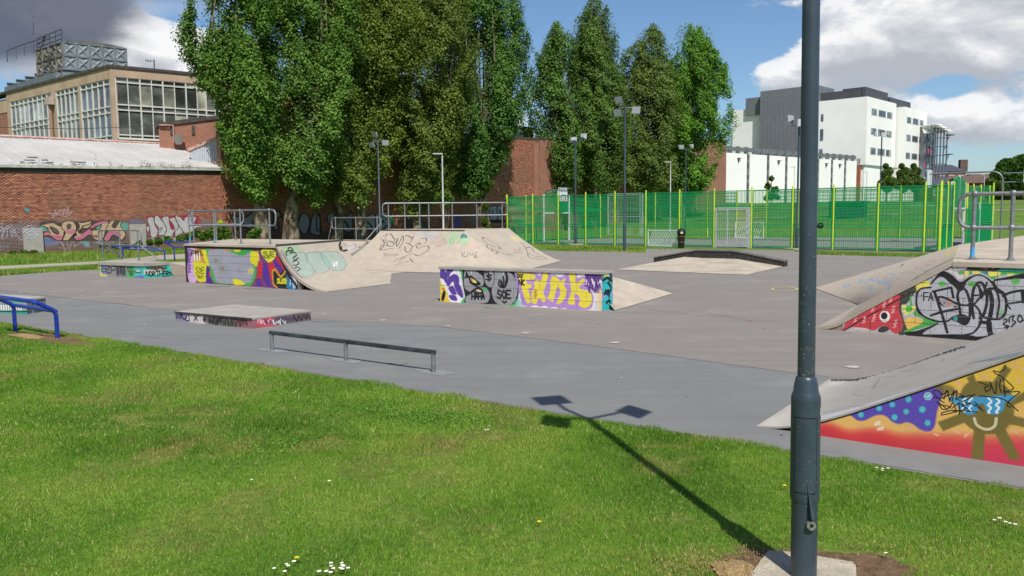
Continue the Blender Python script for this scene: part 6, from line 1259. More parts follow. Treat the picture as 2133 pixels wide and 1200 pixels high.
# second board on the outer side of the same pole
o2 = thing('basketball_hoop', 'small white basketball board with orange rim at the far right edge', 'basketball hoop', mg(aR, bR))
c = Vector(mg(aR+1.15, bR, ztr-.3)); rz = math.atan2(FU.y, FU.x); MB().cbox(c, (.06, 1.0, .8), rz).obj('backboard', wt, o2, True)
for dz in (.18, -.35): MB().tube([mg(aR, bR, ztr-.3+dz), mg(aR+1.15, bR, ztr-.3+dz)], .035, 8).obj('support_arm', galv, o2, True)
rc = c+FU*.35+Vector((0, 0, -.25)); MB().tube([(rc.x+.26*math.cos(k_), rc.y+.26*math.sin(k_), rc.z) for k_ in np.linspace(0, 6.283, 17)[:-1]], .03, 6, closed=True).obj('rim', pmat('orange_rim', srgb(190, 70, 30), None, rough=.5), o2, True)
# end panel, white slatted barriers, litter bin, little bike hoops
ep = thing('barred_fence_section', 'green barred fence with pale end post at the far right of the court', 'fence panel', mg(LCT+.2, 8.2), math.atan2(FN.y, FN.x)); w_ = 3.9
f_ = MB(); 
for z in (.12, 1.2, 1.3, 2.3): f_.cbox((w_/2, 0, z), (w_, .05, .05))
f_.obj('panel_frame', gg, ep); f_ = MB()
for i in range(1, 34): f_.cbox((w_*i/34, 0, 1.2), (.022, .022, 2.2))
f_.obj('bars', gg, ep, kind='stuff')
for x in (0, w_): MB().cbox((x, 0, 1.2), (.09, .09, 2.4)).obj('end_post', pmat('pale_green_post', srgb(150, 190, 176), None, rough=.5), ep)
def slat_barrier(label, p0, p1, h, z0=0., lean=.35, n=17):
    p0, p1 = Vector((*p0, z0)), Vector((*p1, z0)); d = p1-p0; w_ = d.length; t = thing('slatted_barrier', label, 'barrier', p0, math.atan2(d.y, d.x), 'white slatted barriers')
    f_ = MB()
    for z in (.1, h): f_.cbox((w_/2, 0, z), (w_, .05, .06))
    for x in (0, w_): f_.cbox((x, 0, h/2+.05), (.05, .05, h))
    f_.obj('frame', wt, t)
    for i in range(n):
        x = (w_-.05-lean)*(i/(n-1)); MB().tube([(x+.02, 0, .12), (x+lean, 0, h-.02)], .022, 4).obj('slat', wt, t)
    for x, a in ((0, 1), (w_, -1)): pass
    return t
slat_barrier('white barrier with slanting slats against the court fence beside the litter bin', G(1350, 514.5), G(1416, 516.5), .98)
q0, q1 = Vector(mg(pb.sz(1536, 480)[0], DC-.3)), Vector(mg(pb.sz(1594, 480)[0], DC-.3)); slat_barrier('white barrier with slanting slats inside the back of the court', (q0.x, q0.y), (q1.x, q1.y), 1.15, .1, n=12)
x, y = G(1419, 517); bt = thing('litter_bin', 'black round litter bin with domed lid and gold bands by the court fence', 'bin', (x, y, 0)); bk = pmat('black_bin_plastic', srgb(24, 26, 27), srgb(34, 36, 37), 6., .35); gd_ = pmat('gold_band', srgb(150, 120, 50), None, rough=.4)
hb_ = AT(1419, 476, y)[2]; s_ = hb_/1.25
MB().lathe((0, 0, 0), [(.17*s_, 0), (.19*s_, .04), (.215*s_, .3), (.245*s_, .85*s_)], 18).obj('body', bk, bt, smooth=True)
MB().lathe((0, 0, 0), [(.26*s_, .86*s_), (.275*s_, .88*s_), (.275*s_, 1.08*s_), (.25*s_, 1.12*s_), (.15*s_, 1.22*s_), (.02, 1.25*s_)], 18).obj('lid', bk, bt, smooth=True)
for z in (.38*s_, .74*s_): MB().lathe((0, 0, z), [((.222 if z < .6 else .241)*s_, 0), ((.224 if z < .6 else .243)*s_, .02)], 18).obj('band', gd_, bt)
MB().cbox((-.03, -.272*s_, .98*s_), (.16*s_, .02, .12*s_)).obj('notice', pmat('cream_notice', srgb(196, 190, 150), None), bt)
for px, wh in ((1374, 'left'), (1384, 'middle'), (1398, 'right')):
    x, y = G(px, 523); bh = thing('bike_hoop', wh+'most small bent steel hoop before the white barrier' if wh != 'middle' else 'middle one of the small bent steel hoops before the white barrier', 'bike hoop', (x, y, 0), 0, 'small bent hoops near the bin')
    MB().tube([(0, 0, 0), (.02, 0, .22), (.1, .05, .36), (.25, .1, .42), (.3, .12, .6)], .018, 6).obj('tube', galv, bh, smooth=True)
# ------------------------------------------------------------------ long brick wall, workshop roof, hall
W0 = (-28.1, 44.0); PW = Plane(W0, (1, 1.1)); sE = PW.sz(463, 400)[0]; sL = -4.0; sT = PW.sz(1125, 400)[0]; sEnd = PW.sz(1512, 400)[0]
mortm = pmat('brick_mortar', srgb(146, 116, 98), srgb(132, 102, 86), .6, .95, speck=(srgb(96, 84, 78), 9., .2))
def brick_face(pl, s0, s1, z0, z1, name, mat, root, o=.0, topf=None):
    """every brick real: front, top, bottom and ends, stood proud of the mortar"""
    bw, bh, g = .225, .075, .010; rows = int((z1-z0)/bh); V = []; 
    for r in range(rows):
        n = int((s1-s0)/bw)+2; a = s0+np.arange(n)*bw-(bw/2 if r % 2 else 0); b_ = a+bw-g; a = np.clip(a, s0, s1); b_ = np.clip(b_, s0, s1); k = b_-a > .02; a, b_ = a[k], b_[k]
        z = z0+r*bh; j = nrg.uniform(0, .006, len(a)); V.append(np.c_[a, b_, np.full(len(a), z), np.full(len(a), z+bh-g), j])
    V = np.vstack(V)
    if topf is not None: V = V[V[:, 3] < topf(V[:, 0])]
    n = len(V); O = np.zeros((n, 8, 3)); 
    for i, (si, zi, oi) in enumerate(((0, 2, 0), (1, 2, 0), (1, 3, 0), (0, 3, 0), (0, 2, 1), (1, 2, 1), (1, 3, 1), (0, 3, 1))):
        s = V[:, si]; off = o+(V[:, 4]+.008 if oi else np.zeros(n)-.01); O[:, i, 0] = pl.P[0]+pl.d[0]*s+pl.n[0]*off; O[:, i, 1] = pl.P[1]+pl.d[1]*s+pl.n[1]*off; O[:, i, 2] = V[:, zi]
    F = np.array([(4, 5, 6, 7), (0, 1, 5, 4), (2, 3, 7, 6), (1, 2, 6, 5), (3, 0, 4, 7)]); idx = (np.arange(n)[:, None, None]*8+F[None]).ravel()
    L = np.array(root.location) if root is not None else np.zeros(3)
    me = bpy.data.meshes.new(name); me.vertices.add(8*n); me.vertices.foreach_set('co', (O-L).ravel()); me.loops.add(len(idx)); me.loops.foreach_set('vertex_index', idx); nf = n*5; me.polygons.add(nf)
    me.polygons.foreach_set('loop_start', np.arange(0, nf*4, 4)); me.polygons.foreach_set('loop_total', np.full(nf, 4)); me.update(); me.materials.append(mat)
    ob = bpy.data.objects.new(name, me); S.collection.objects.link(ob); ob.parent = root; ob['kind'] = 'stuff'; return ob
zw = lambda s: 4.75+(5.15-4.75)*(s-0)/(sE)
rtW = thing('brick_workshop', 'long low brick workshop with white sheet roof and pink and white graffiti along its foot', 'building', (*PW.pt(sL, 0)[:2], 0))
s1w = 60.; cW = Canvas('wall_graffiti', plane_inv(PW, sL, sE, 0, 4.0), 1900, 480, None, 2.3); LL_, DD_ = rtW.location, None
def tags_W(c):
    c.frame(0, 420, 7.5); PK, CR, TL = (214, 124, 150), (212, 184, 148), (100, 176, 158)
    # old grey and lilac buff paint
    c.poly([(-300,350),(0,360),(330,350),(640,330),(1000,330),(2000,320),(2400,340),(2400,700),(1500,740),(900,700),(-300,760)], (110, 100, 102), True, 12, .4)
    c.scrib(-200, 380, 640, 470, (176, 166, 176), 3., 44, .6); c.scrib(300, 560, 1000, 680, (170, 160, 170), 2.2, 40, .5); c.scrib(1900, 400, 2600, 520, (176, 150, 156), 2.6, 30, .6); c.poly([(-300,400),(600,400),(620,600),(-300,620)], (150, 140, 146), True, 14, .35); c.poly([(660,540),(860,560),(900,680),(680,690)], (140, 150, 186), True, 6, .75); c.scrib(690, 580, 860, 670, (96, 116, 176), 1.4, 26, .7)
    for p in ([(-60,340),(0,330),(40,350),(20,400),(60,440),(-40,460)], [(0,470),(60,440),(20,560),(80,560)], [(60,450),(110,430),(110,560)], [(170,440),(190,560),(220,430),(240,560)], [(240,470),(290,560),(340,600)], [(80,400),(140,370),(200,370),(130,410)], [(60,480),(30,560)]): c.line(p, (190, 186, 200), 2.6, a=.85)
    c.scrib(-20, 660, 140, 740, (150, 150, 160), 2, 10, .7); c.scrib(280, 300, 600, 345, (190, 170, 170), 1.2, 26, .7)
    c.poly([(370,95),(420,110),(455,120),(462,150),(430,172),(405,150)], (70, 170, 196), True, 1.5)
    # silver drips low
    for p in ([(890,620),(960,640),(1000,720),(1030,750)], [(1040,600),(1080,740),(1130,600),(1170,710)], [(1180,690),(1260,640),(1300,600),(1400,690)], [(1300,560),(1340,700),(1420,560)], [(1500,620),(1600,660),(1700,600),(1780,640)]): c.line(p, (178, 178, 188), 4., a=.7)
    c.poly([(1260,620),(1350,540),(1400,700),(1320,690)], (120, 190, 196), True, 4, .7); c.poly([(1440,520),(1560,500),(1700,560),(1900,620),(1700,700),(1500,700)], (170, 166, 172), True, 8, .5)
    # pink and cream piece
    c.poly([(620,350),(700,300),(830,290),(960,330),(1060,290),(1170,300),(1240,310),(1440,290),(1560,300),(1700,290),(1870,300),(1950,370),(1950,600),(1700,620),(1500,620),(1200,620),(900,615),(760,560),(640,520)], (70, 66, 64), True, 3, .9)
    c.poly([(625,395),(700,400),(740,470),(640,480)], TL); c.poly([(1880,340),(1990,340),(1990,440),(1900,430)], TL); c.poly([(1510,400),(1590,370),(1600,430),(1520,440)], TL)
    A1 = [(625,370),(700,350),(760,340),(830,330),(900,370),(970,400),(1000,450),(990,540),(960,600),(900,610),(830,570),(760,530),(690,540),(655,520),(680,480),(740,460),(700,390)]
    c.poly(A1, CR); c.poly([(655,520),(680,485),(740,455),(790,510),(850,520),(960,520),(980,570),(950,605),(890,610),(820,560),(750,525),(690,545)], PK); c.poly([(790,390),(850,405),(910,450),(920,500),(880,505),(840,470)], (100, 90, 84)); c.line(A1, K, 1.8, True, True)
    c.line([(780,395),(820,460),(870,500),(915,505)], K, 3); c.line([(740,400),(780,500)], K, 2.4)
    A2 = [(960,360),(1000,320),(1080,300),(1150,320),(1190,380),(1190,470),(1150,510),(1090,580),(1050,610),(980,600),(1010,520),(1020,480),(970,420)]
    c.poly(A2, CR); c.poly([(1020,430),(1100,450),(1190,430),(1180,480),(1140,500),(1080,505),(1040,480)], PK); c.poly([(1040,380),(1070,345),(1110,360),(1110,410),(1080,435),(1045,420)], (90, 84, 80)); c.line(A2, K, 1.8, True, True); c.line([(1160,320),(1200,400),(1180,500),(1120,560)], K, 3.4)
    A3 = [(1220,315),(1280,330),(1440,300),(1430,350),(1380,410),(1300,420),(1240,440),(1220,480),(1280,500),(1350,450),(1400,430),(1440,470),(1430,530),(1380,520),(1320,570),(1240,605),(1170,590),(1155,550),(1200,520),(1180,480),(1240,400)]
    c.poly(A3, CR); c.poly([(1155,545),(1230,545),(1300,480),(1360,440),(1420,440),(1435,490),(1420,530),(1370,515),(1310,570),(1230,605),(1175,590)], PK); c.line(A3, K, 1.8, True, True); c.line([(1290,385),(1400,350),(1440,305)], K, 2.6); c.line([(1240,490),(1270,430),(1300,385)], K, 3)
    A4 = [(1400,400),(1500,330),(1600,300),(1680,300),(1690,350),(1650,450),(1600,600),(1520,605),(1450,560),(1430,490),(1440,450),(1540,440),(1590,360),(1520,380),(1440,420)]
    c.poly(A4, CR); c.poly([(1400,395),(1480,340),(1570,305),(1660,300),(1680,330),(1600,350),(1520,380),(1440,425)], PK); c.line(A4, K, 1.8, True, True); c.scrib(1440, 525, 1530, 560, (120, 60, 60), 1.4, 10)
    A5 = [(1720,310),(1790,300),(1750,380),(1800,410),(1860,320),(1900,310),(1880,380),(1930,450),(1960,520),(1900,600),(1860,560),(1760,520),(1700,610),(1620,600),(1650,520),(1700,450),(1660,430)]
    c.poly(A5, CR); c.poly([(1640,540),(1700,470),(1830,470),(1900,520),(1880,560),(1780,510),(1700,600),(1625,600)], PK); c.line(A5, K, 1.8, True, True)
    # pink tag above
    for p in ([(750,180),(820,190),(880,170),(830,220),(800,200)], [(860,130),(880,200),(900,180)], [(900,180),(920,140),(950,210)], [(950,110),(990,200),(1000,110),(1040,200),(1055,85),(1070,180)], [(1060,180),(1130,150),(1100,190),(1040,230)], [(810,250),(860,220),(940,210),(1010,230),(1060,262)]): c.line(p, (214, 176, 184), 2., a=.9)
    c.scrib(860, 270, 1200, 310, (176, 170, 170), 1.1, 20, .7)
    # white and red piece
    c.frame(180, 430, 6.667); RD, WS = (172, 40, 62), (206, 204, 206)
    c.poly([(600,180),(780,180),(780,240),(610,240)], (110, 120, 150), True, 6, .7); c.scrib(615, 200, 760, 215, (90, 120, 180), 1.4, 18)
    c.poly([(820,150),(880,120),(960,130),(1000,110),(1060,140),(1140,120),(1250,130),(1400,110),(1530,130),(1590,200),(1560,300),(1400,330),(1300,400),(1220,440),(1080,430),(900,450),(870,380),(820,340),(830,280),(860,230),(850,190)], RD, True, 3)
    c.poly([(900,440),(1100,410),(1240,440),(1220,480),(1100,500),(900,470)], (120, 190, 170), True, 6, .7); c.poly([(880,440),(1230,440),(1220,470),(900,465)], (214, 196, 200), True, 5, .6)
    for bl in ([(850,165),(920,150),(950,260),(990,330),(970,415),(900,425),(880,300),(850,200)], [(945,170),(975,125),(1050,200),(1100,280),(1110,340),(1080,400),(1000,390),(1000,300),(950,230)], [(1050,160),(1135,140),(1150,230),(1180,320),(1240,310),(1200,380),(1190,415),(1090,420),(1110,300),(1070,220)], [(1150,180),(1230,160),(1280,280),(1330,300),(1400,390),(1350,360),(1240,420),(1230,330),(1200,240)], [(1235,140),(1300,150),(1350,200),(1380,150),(1520,150),(1500,240),(1600,280),(1520,300),(1400,380),(1300,290)], [(830,285),(870,280),(870,340),(845,350)]): c.poly(bl, WS); c.line(bl, (70, 60, 66), 1.3, True, True)
    for p in ([(1060,200),(1100,280),(1110,340),(1090,370)], [(1000,330),(1060,290)], [(1230,180),(1280,280),(1240,340)], [(1300,290),(1350,370)], [(1000,370),(1050,310),(1000,300)]): c.line(p, K, 1.4)
    c.scrib(990, 95, 1420, 130, (214, 196, 190), 1.1, 14, .8); c.scrib(1560, 190, 1720, 260, (130, 130, 134), 1.8, 20, .8)
    c.poly([(1820,220),(1860,180),(1900,220),(1890,250),(1830,250)], (186, 206, 40)); c.poly([(1930,185),(1970,180),(1975,235),(1935,235)], (176, 160, 200))
tags_W(cW); cW.wear(.06, .0)
bsm = painted('sooty_red_brick', cW.image(), objref=rtW, d=PW.d, s0=0, s1=sE-sL, z0=0, z1=4.0, brick=2, dirt=.25, rough=.85, bump=.25, opacity=.93)
b = MB(); b.wbox(PW, sL, sE, -.3, 4.85, -.35, -.004); b.obj('mortar', mortm, rtW, True)
brick_face(PW, sL, sE, .0, 4.9, 'brick', bsm, rtW)
drk2 = pmat('dark_eaves_board', srgb(58, 52, 48), srgb(76, 66, 60), 5., .9); gut = pmat('weathered_white_gutter', srgb(190, 190, 180), srgb(150, 150, 138), 3., .7)
def eave(px, py): q, z = PW.sz(px, py); return q, z
eL, eR = eave(-30, 345), eave(463, 351); zg = lambda s: float(np.interp(s, [eL[0], eR[0]], [eL[1], eR[1]]))
b = MB(); b.wallprism(PW, [(sL, zg(sL)-.42), (sE+.1, zg(sE)-.38), (sE+.1, zg(sE)-.12), (sL, zg(sL)-.12)], -.3, .06); b.obj('eaves_board', drk2, rtW, True)
b = MB(); b.wallprism(PW, [(sL, zg(sL)-.15), (sE+.15, zg(sE)-.15), (sE+.15, zg(sE)), (sL, zg(sL))], .0, .2); b.obj('gutter', gut, rtW, True)
OB = 7.5; PWb = Plane(PW.pt(0, 0, -OB)[:2], PW.d); rA, rB = PWb.sz(-30, 286), PWb.sz(375, 302.5); zr = lambda s: float(np.interp(s, [rA[0], rB[0]], [rA[1], rB[1]]))
shm = pmat('white_roof_sheet', srgb(184, 181, 177), srgb(168, 165, 161), .5, .75, bump=.15, bscale=30, speck=(srgb(146, 142, 136), 5., .08)); 
s = sL; wsh = 1.03; sR = rB[0]
while s < sE:
    e_ = min(s+wsh-.02, sE+.1); b = MB(); nC = 9; rows = []
    for i in range(nC+1):
        q = s+(e_-s)*i/nC; k = 1. if q <= sR else max(0., (sE+.12-q)/(sE+.12-sR)); h_ = .03*(i % 2)+(.02 if i in (0, nC) else 0)
        rows.append((PW.pt(q, zg(q)+.02+h_, .1), PW.pt(q, zg(q)+.02+(zr(min(q, sR))-zg(q))*k+h_, .1-(OB+.1)*k)))
    b.add([r[0] for r in rows]+[r[1] for r in rows], [(i, i+1, nC+2+i, nC+1+i) for i in range(nC)]); b.obj('roof_sheet', shm, rtW, True); s += wsh
rdm = pmat('reddish_ridge_flashing', srgb(176, 128, 116), srgb(196, 170, 160), 3., .8)
b = MB(); b.tube([PW.pt(sL, zr(sL)+.05, -OB), PW.pt(sR, zr(sR)+.05, -OB), PW.pt(sE+.1, zg(sE)+.08, .1)], .11, 6); b.obj('ridge_cap', rdm, rtW, True)
MB().wallprism(PW, [(sE-.02, 0), (sE+.0, 0), (sE+.0, 5.0), (sE-.02, 5.0)], -6, -.36).obj('end_wall', mortm, rtW, True)
# concrete piers at the foot
for px0, px1, pt in ((46, 87, 475.5), (269, 302, 467)):
    a, c_ = PW.sz(px0, 480)[0], PW.sz(px1, 480)[0]; z_ = PW.sz((px0+px1)/2, pt)[1]; MB().wbox(PW, a, c_, 0, z_, .0, .16).obj('concrete_pier', conc_g, rtW, True)
a = PW.sz(66, 480)[0]; b = MB()
for k in range(5): b.tube([PW.pt(a+.35*math.cos(t*1.1+k)-.05*k, 1.0+.25*k*.5+.16*math.sin(t*1.3+k), .165) for t in range(7)], .012, 4)
b.obj('sprayed_scrawl', pmat('pale_lilac_spray', srgb(190, 190, 204), None), rtW, True)
# broken bits and weeds along the gutter
wk = pmat('slate_scrap', srgb(60, 58, 60), None); 
for px, py, w_ in ((73, 327, .5), (160, 337, .5), (175, 338, .4), (66, 333, .5), (108, 338, .35), (98, 333, .3), (50, 337, .2)):
    q, z = PW.sz(px, py); k = max(0, (z-zg(q))/2.3); P_ = PW.pt(q, z+.0, -.2-1.0*k); MB().cbox(P_, (w_, .14, .05), .6).obj('roof_debris', wk, rtW, True)
def weeds(label, pxs, name='roof_weed', hgt=.5, col=(srgb(70, 84, 36), srgb(120, 116, 62))):
    pts = []; x0, y0 = None, None
    for px in pxs:
        q, z = PW.sz(px, 346); m = rnd.randint(14, 30); hh = hgt*rnd.uniform(.4, 1.3)
        for i in range(m): p = PW.pt(q+rnd.gauss(0, .09), zg(q)+.0+abs(rnd.gauss(0, .5))*hh, .1+rnd.gauss(0, .04)); pts.append(p)
    P = np.array(pts); c_ = np.array(col[0])*(1-nrg.random((len(P), 1)))+np.array(col[1])*nrg.random((len(P), 1)); o = leaves(name, P, .07, c_, gmat); o['kind'] = 'stuff'; return o
weeds('scrubby weeds growing along the white gutter of the brick workshop', [24, 83, 95, 110, 125, 143, 155, 173, 200, 228, 252, 290, 294, 300, 306, 309, 313, 318, 327, 333, 337, 341, 353, 360, 380, 386, 391, 396])
# tall hall wall behind the poplars
rtH = thing('brick_hall', 'tall windowless brick hall wall running behind the poplars with silver graffiti at its foot', 'building', (*PW.pt(sE, 0)[:2], 0))
cH = Canvas('hall_graffiti', plane_inv(PW, sE, sT, 0, 3.2), 1500, 230, None, 1.7); cH.frame(440, 420, 9.695); SG = (164, 170, 182)
def tags_H(c):
    c.poly([(440,470),(2100,560),(4200,520),(6500,500),(6500,760),(440,760)], (64, 74, 74), True, 10, .6)
    for bl, o_ in (([(380,270),(440,280),(520,300),(600,330),(640,420),(560,440),(470,440),(430,380)], 3), ([(720,300),(820,230),(900,230),(960,300),(970,400),(930,500),(820,540),(700,530),(640,440),(640,340)], 3.4), ([(1270,230),(1360,190),(1410,300),(1330,350),(1360,550),(1260,560),(1250,300)], 3.4), ([(1440,300),(1540,300),(1560,640),(1480,600)], 2.6), ([(1780,330),(1830,250),(1900,230),(1980,320),(1990,470),(1960,560),(1890,670),(1820,620),(1760,500)], 3), ([(2060,260),(2180,250),(2200,660),(2040,650),(1990,560)], 3)): c.poly(bl, SG); c.line(bl, K, o_, True, True)
    c.dot(850, 415, 32, K, 45); c.dot(850, 420, 12, SG, 22)
    c.frame(660, 420, 9.695)
    for bl in ([(0,260),(60,330),(60,540),(0,580)], [(220,270),(280,230),(350,250),(350,400),(230,380),(200,330)], [(200,370),(330,400),(330,600),(280,500)], [(480,290),(620,290),(700,200),(700,600),(520,560)], [(850,230),(1000,300),(1160,250),(1180,560),(1080,580),(1000,520),(860,560),(840,400)], [(1180,280),(1300,210),(1440,220),(1540,320),(1550,420),(1480,540),(1380,590),(1260,560),(1200,450)]): c.poly(bl, SG); c.line(bl, K, 2.6, True, True)
    for p in ([(890,410),(1000,410),(1090,480),(1100,560),(1060,580),(960,470)], [(930,300),(1080,320)], [(1280,370),(1350,400),(1300,440)], [(1340,560),(1400,490),(1440,500)], [(540,390),(600,450),(650,560)], [(480,440),(530,500),(520,560)]): c.line(p, K, 4)
    c.poly([(1460,330),(1560,340),(1560,430),(1480,420)], (40, 130, 66), True, 4)
    c.frame(860, 420, 9.695); c.poly([(-160,380),(0,340),(280,400),(300,540),(-100,560)], (60, 84, 100), True, 5, .8); c.scrib(830, 320, 960, 520, (90, 96, 180), 2.6, 16); c.scrib(760, 440, 850, 530, (180, 90, 120), 1.8, 10); c.scrib(1150, 250, 1300, 430, (120, 126, 130), 2., 14); c.scrib(980, 110, 1060, 230, (140, 120, 120), 1.2, 9, .6)
    for bl in ([(1550,110),(1620,90),(1700,110),(1700,360),(1560,370),(1540,220)], [(1700,100),(1790,95),(1830,160),(1820,360),(1720,370)]): c.poly(bl, SG); c.line(bl, K, 3, True, True)
    c.line([(1590,180),(1610,230),(1580,290)], K, 4); c.line([(1740,170),(1770,230),(1760,300)], K, 4); c.poly([(1540,370),(1840,370),(1830,430),(1560,420)], K)
    c.frame(1040, 360, 4.1); c.scrib(80, 290, 180, 330, (160, 170, 170), 1.6, 12); c.line([(190,300),(230,270),(250,330),(220,400),(190,370),(190,300)], (170, 180, 180), 1.8); c.scrib(110, 340, 190, 420, (140, 150, 160), 1.4, 12, .8)
tags_H(cH)
hbm = painted('hall_red_brick', cH.image(), objref=rtH, d=PW.d, s0=0, s1=sT-sE, z0=0, z1=3.2, brick=1, dirt=.2, rough=.85, bump=.25)
zt1, zt2 = PW.sz(804, 267)[1], PW.sz(1080, 288)[1]; topw = [(sE, 7.6), (PW.sz(780, 267)[0], 7.6), (PW.sz(782, 267)[0], zt1), (PW.sz(1080, 288)[0], zt2), (sT, zt2+.1)]
tf = lambda s: np.interp(s, [t_[0] for t_ in topw], [t_[1] for t_ in topw])
MB().wallprism(PW, [(sE, -.3), (sT, -.3)]+[(a, c_-.05) for a, c_ in topw[::-1]], -.5, -.004).obj('mortar', mortm, rtH, True)
brick_face(PW, sE, sT, 0, 9.6, 'brick', hbm, rtH, topf=tf)
copm = pmat('dark_coping', srgb(60, 56, 54), srgb(84, 78, 74), 3., .9)
for i in range(len(topw)-1):
    a, c_ = topw[i], topw[i+1]
    if c_[0]-a[0] > 1: MB().wallprism(PW, [(a[0], a[1]-.06), (c_[0], c_[1]-.06), (c_[0], c_[1]+.1), (a[0], a[1]+.1)], -.55, .06).obj('coping', copm, rtH, True)
farb = bpy.data.materials.new('distant_red_brick'); farb.use_nodes = True; nt = farb.node_tree; bs = nt.nodes['Principled BSDF']; bs.inputs['Roughness'].default_value = .9
t_ = nd(nt, 'ShaderNodeTexCoord'); sx = nd(nt, 'ShaderNodeSeparateXYZ'); nt.links.new(t_.outputs['Object'], sx.inputs[0]); cx = nd(nt, 'ShaderNodeCombineXYZ')
nt.links.new(mth(nt, 'MULTIPLY', mth(nt, 'ADD', sx.outputs[0], sx.outputs[1]), .72), cx.inputs[0]); nt.links.new(sx.outputs[2], cx.inputs[1])
bt_ = nd(nt, 'ShaderNodeTexBrick', inp={'Scale': 1., 'Mortar Size': .008, 'Brick Width': .225, 'Row Height': .075, 'Bias': -.2}); nt.links.new(cx.outputs[0], bt_.inputs[0]); bt_.inputs['Color1'].default_value = (*srgb(156, 96, 76), 1); bt_.inputs['Color2'].default_value = (*srgb(128, 76, 60), 1); bt_.inputs['Mortar'].default_value = (*srgb(160, 136, 118), 1)
nn_ = nd(nt, 'ShaderNodeTexNoise', inp={'Scale': .5, 'Detail': 6.}); nt.links.new(t_.outputs['Object'], nn_.inputs['Vector']); nt.links.new(mixc(nt, ramp(nt, nn_.outputs[0], [(.4, 0.), (.75, .5)]), bt_.outputs[0], srgb(104, 80, 62)), bs.inputs['Base Color'])
MB().wallprism(PW, [(sT, -.3), (sEnd, -.3), (sEnd, 11.2), (sT, zt2+.1)], -8, -.004).obj('far_wall', farb, rtH, True)
MB().wallprism(PW, [(sT, zt2+.1), (sEnd, 11.2), (sEnd, 11.35), (sT, zt2+.25)], -.6, .05).obj('coping', copm, rtH, True)
pil = MB()
for px in (820, 985, 1040, 1115, 1240, 1360, 1460):
    q = PW.sz(px, 400)[0]; MB().wbox(PW, q-.35, q+.35, -.2, (zt1 if px < 900 else zt2)-.3, .01, .16).obj('pilaster', farb, rtH, True) if px in (1115, 1240, 1360, 1460) else None
a, c_ = PW.sz(661, 380)[0], PW.sz(679, 380)[0]; MB().wbox(PW, a, c_, PW.sz(670, 388)[1], PW.sz(670, 371)[1], .02, .06).obj('blank_sign', pmat('pale_blue_sign', srgb(120, 134, 140), None), rtH, True)
def backbox(name, label, px0, px1, pt, pb_, off, mat, dep=4., parts=0, pmatl=None):
    P_ = Plane(PW.pt(0, 0, -off)[:2], PW.d); a, c_ = P_.sz(px0, 300)[0], P_.sz(px1, 300)[0]; z1, z0 = P_.sz((px0+px1)/2, pt)[1], P_.sz((px0+px1)/2, pb_)[1]
    t = thing(name, label, 'building', (*P_.pt(a, 0)[:2], z0)); MB().wbox(P_, a, c_, z0-3, z1, -dep, 0).obj('wall', mat, t, True)
    if parts:
        w_ = (c_-a)/parts
        for i in range(parts): MB().wbox(P_, a+i*w_+.02, a+(i+1)*w_-.02, z0-1, z1-.15, .01, .07 if i % 2 else .05).obj('cladding_sheet', pmatl or mat, t, True)
    MB().wbox(P_, a-.15, c_+.15, z1, z1+.2, -dep, .12).obj('roof_edge', copm, t, True); return t
olive = pmat('olive_cladding', srgb(150, 152, 104), srgb(136, 138, 94), 1., .7)
backbox('clad_roof_block', 'olive green clad block showing above the hall wall between the poplars', 788, 852, 158, 262, 3, olive, 6, 12)
backbox('flat_roof_block', 'dark flat roofed block on the hall roof left of the tall poplar', 1076, 1111, 268, 286, 4, pmat('dark_green_grey_cladding', srgb(84, 96, 92), srgb(70, 82, 80), 2., .7), 6, 5)
backbox('brick_stack', 'orange brick stack glimpsed through the poplars above the hall', 628, 647, 188, 262, 8, pmat('orange_brick', srgb(170, 92, 62), srgb(150, 80, 56), 6., .9), 3)
backbox('roof_plant', 'grey roof plant glimpsed between two poplars on the hall', 1262, 1296, 270, 300, 6, pmat('grey_plant', srgb(120, 130, 138), None), 4)
# brick block with lamp bracket in front of the office
PB = Plane(AT(332, 300, 57)[:2], (.93, .36)); rtB2 = thing('brick_block', 'plain red brick block with bracket lamp between the office and the first poplar', 'building', (*PB.P, 4))
q = [(0, 5), (9.5, 5), (9.5, PB.sz(560, 224)[1]), (0, PB.sz(332, 263)[1])]; MB().wallprism(PB, q, -6, 0).obj('wall', farb, rtB2, True)
MB().wallprism(PB, [(-.15, q[3][1]-.05), (9.5, q[2][1]-.05), (9.5, q[2][1]+.22), (-.15, q[3][1]+.22)], -6.1, .12).obj('roof_edge', copm, rtB2, True)
s_a, z_a = PB.sz(361, 262); _, z_b = PB.sz(361, 298); MB().tube([PB.pt(s_a-.9, z_a, .2), PB.pt(s_a, z_a, .2), PB.pt(s_a, z_b, .2)], .06, 6).obj('pipe', pmat('rust_pink_pipe', srgb(176, 136, 130), None), rtB2, True)
s_l, z_l = PB.sz(372, 290); b = MB(); b.add([PB.pt(s_l-.35, z_l+.2, .9), PB.pt(s_l+.35, z_l+.2, .9), PB.pt(s_l+.35, z_l+.2, .3), PB.pt(s_l-.35, z_l+.2, .3), PB.pt(s_l-.2, z_l-.4, .4), PB.pt(s_l+.2, z_l-.4, .4)], [(0, 1, 2, 3), (0, 4, 5, 1), (1, 5, 2), (0, 3, 4), (3, 2, 5, 4)]); b.obj('lamp_bracket', pmat('white_bracket', srgb(190, 182, 176), None), rtB2, True)
for px in (357, 402): q_, z_ = PB.sz(px, 262 if px < 380 else 262); MB().wbox(PB, q_-.1, q_+.1, z_-.6, z_, .0, .1).obj('wall_fitting', copm, rtB2, True)
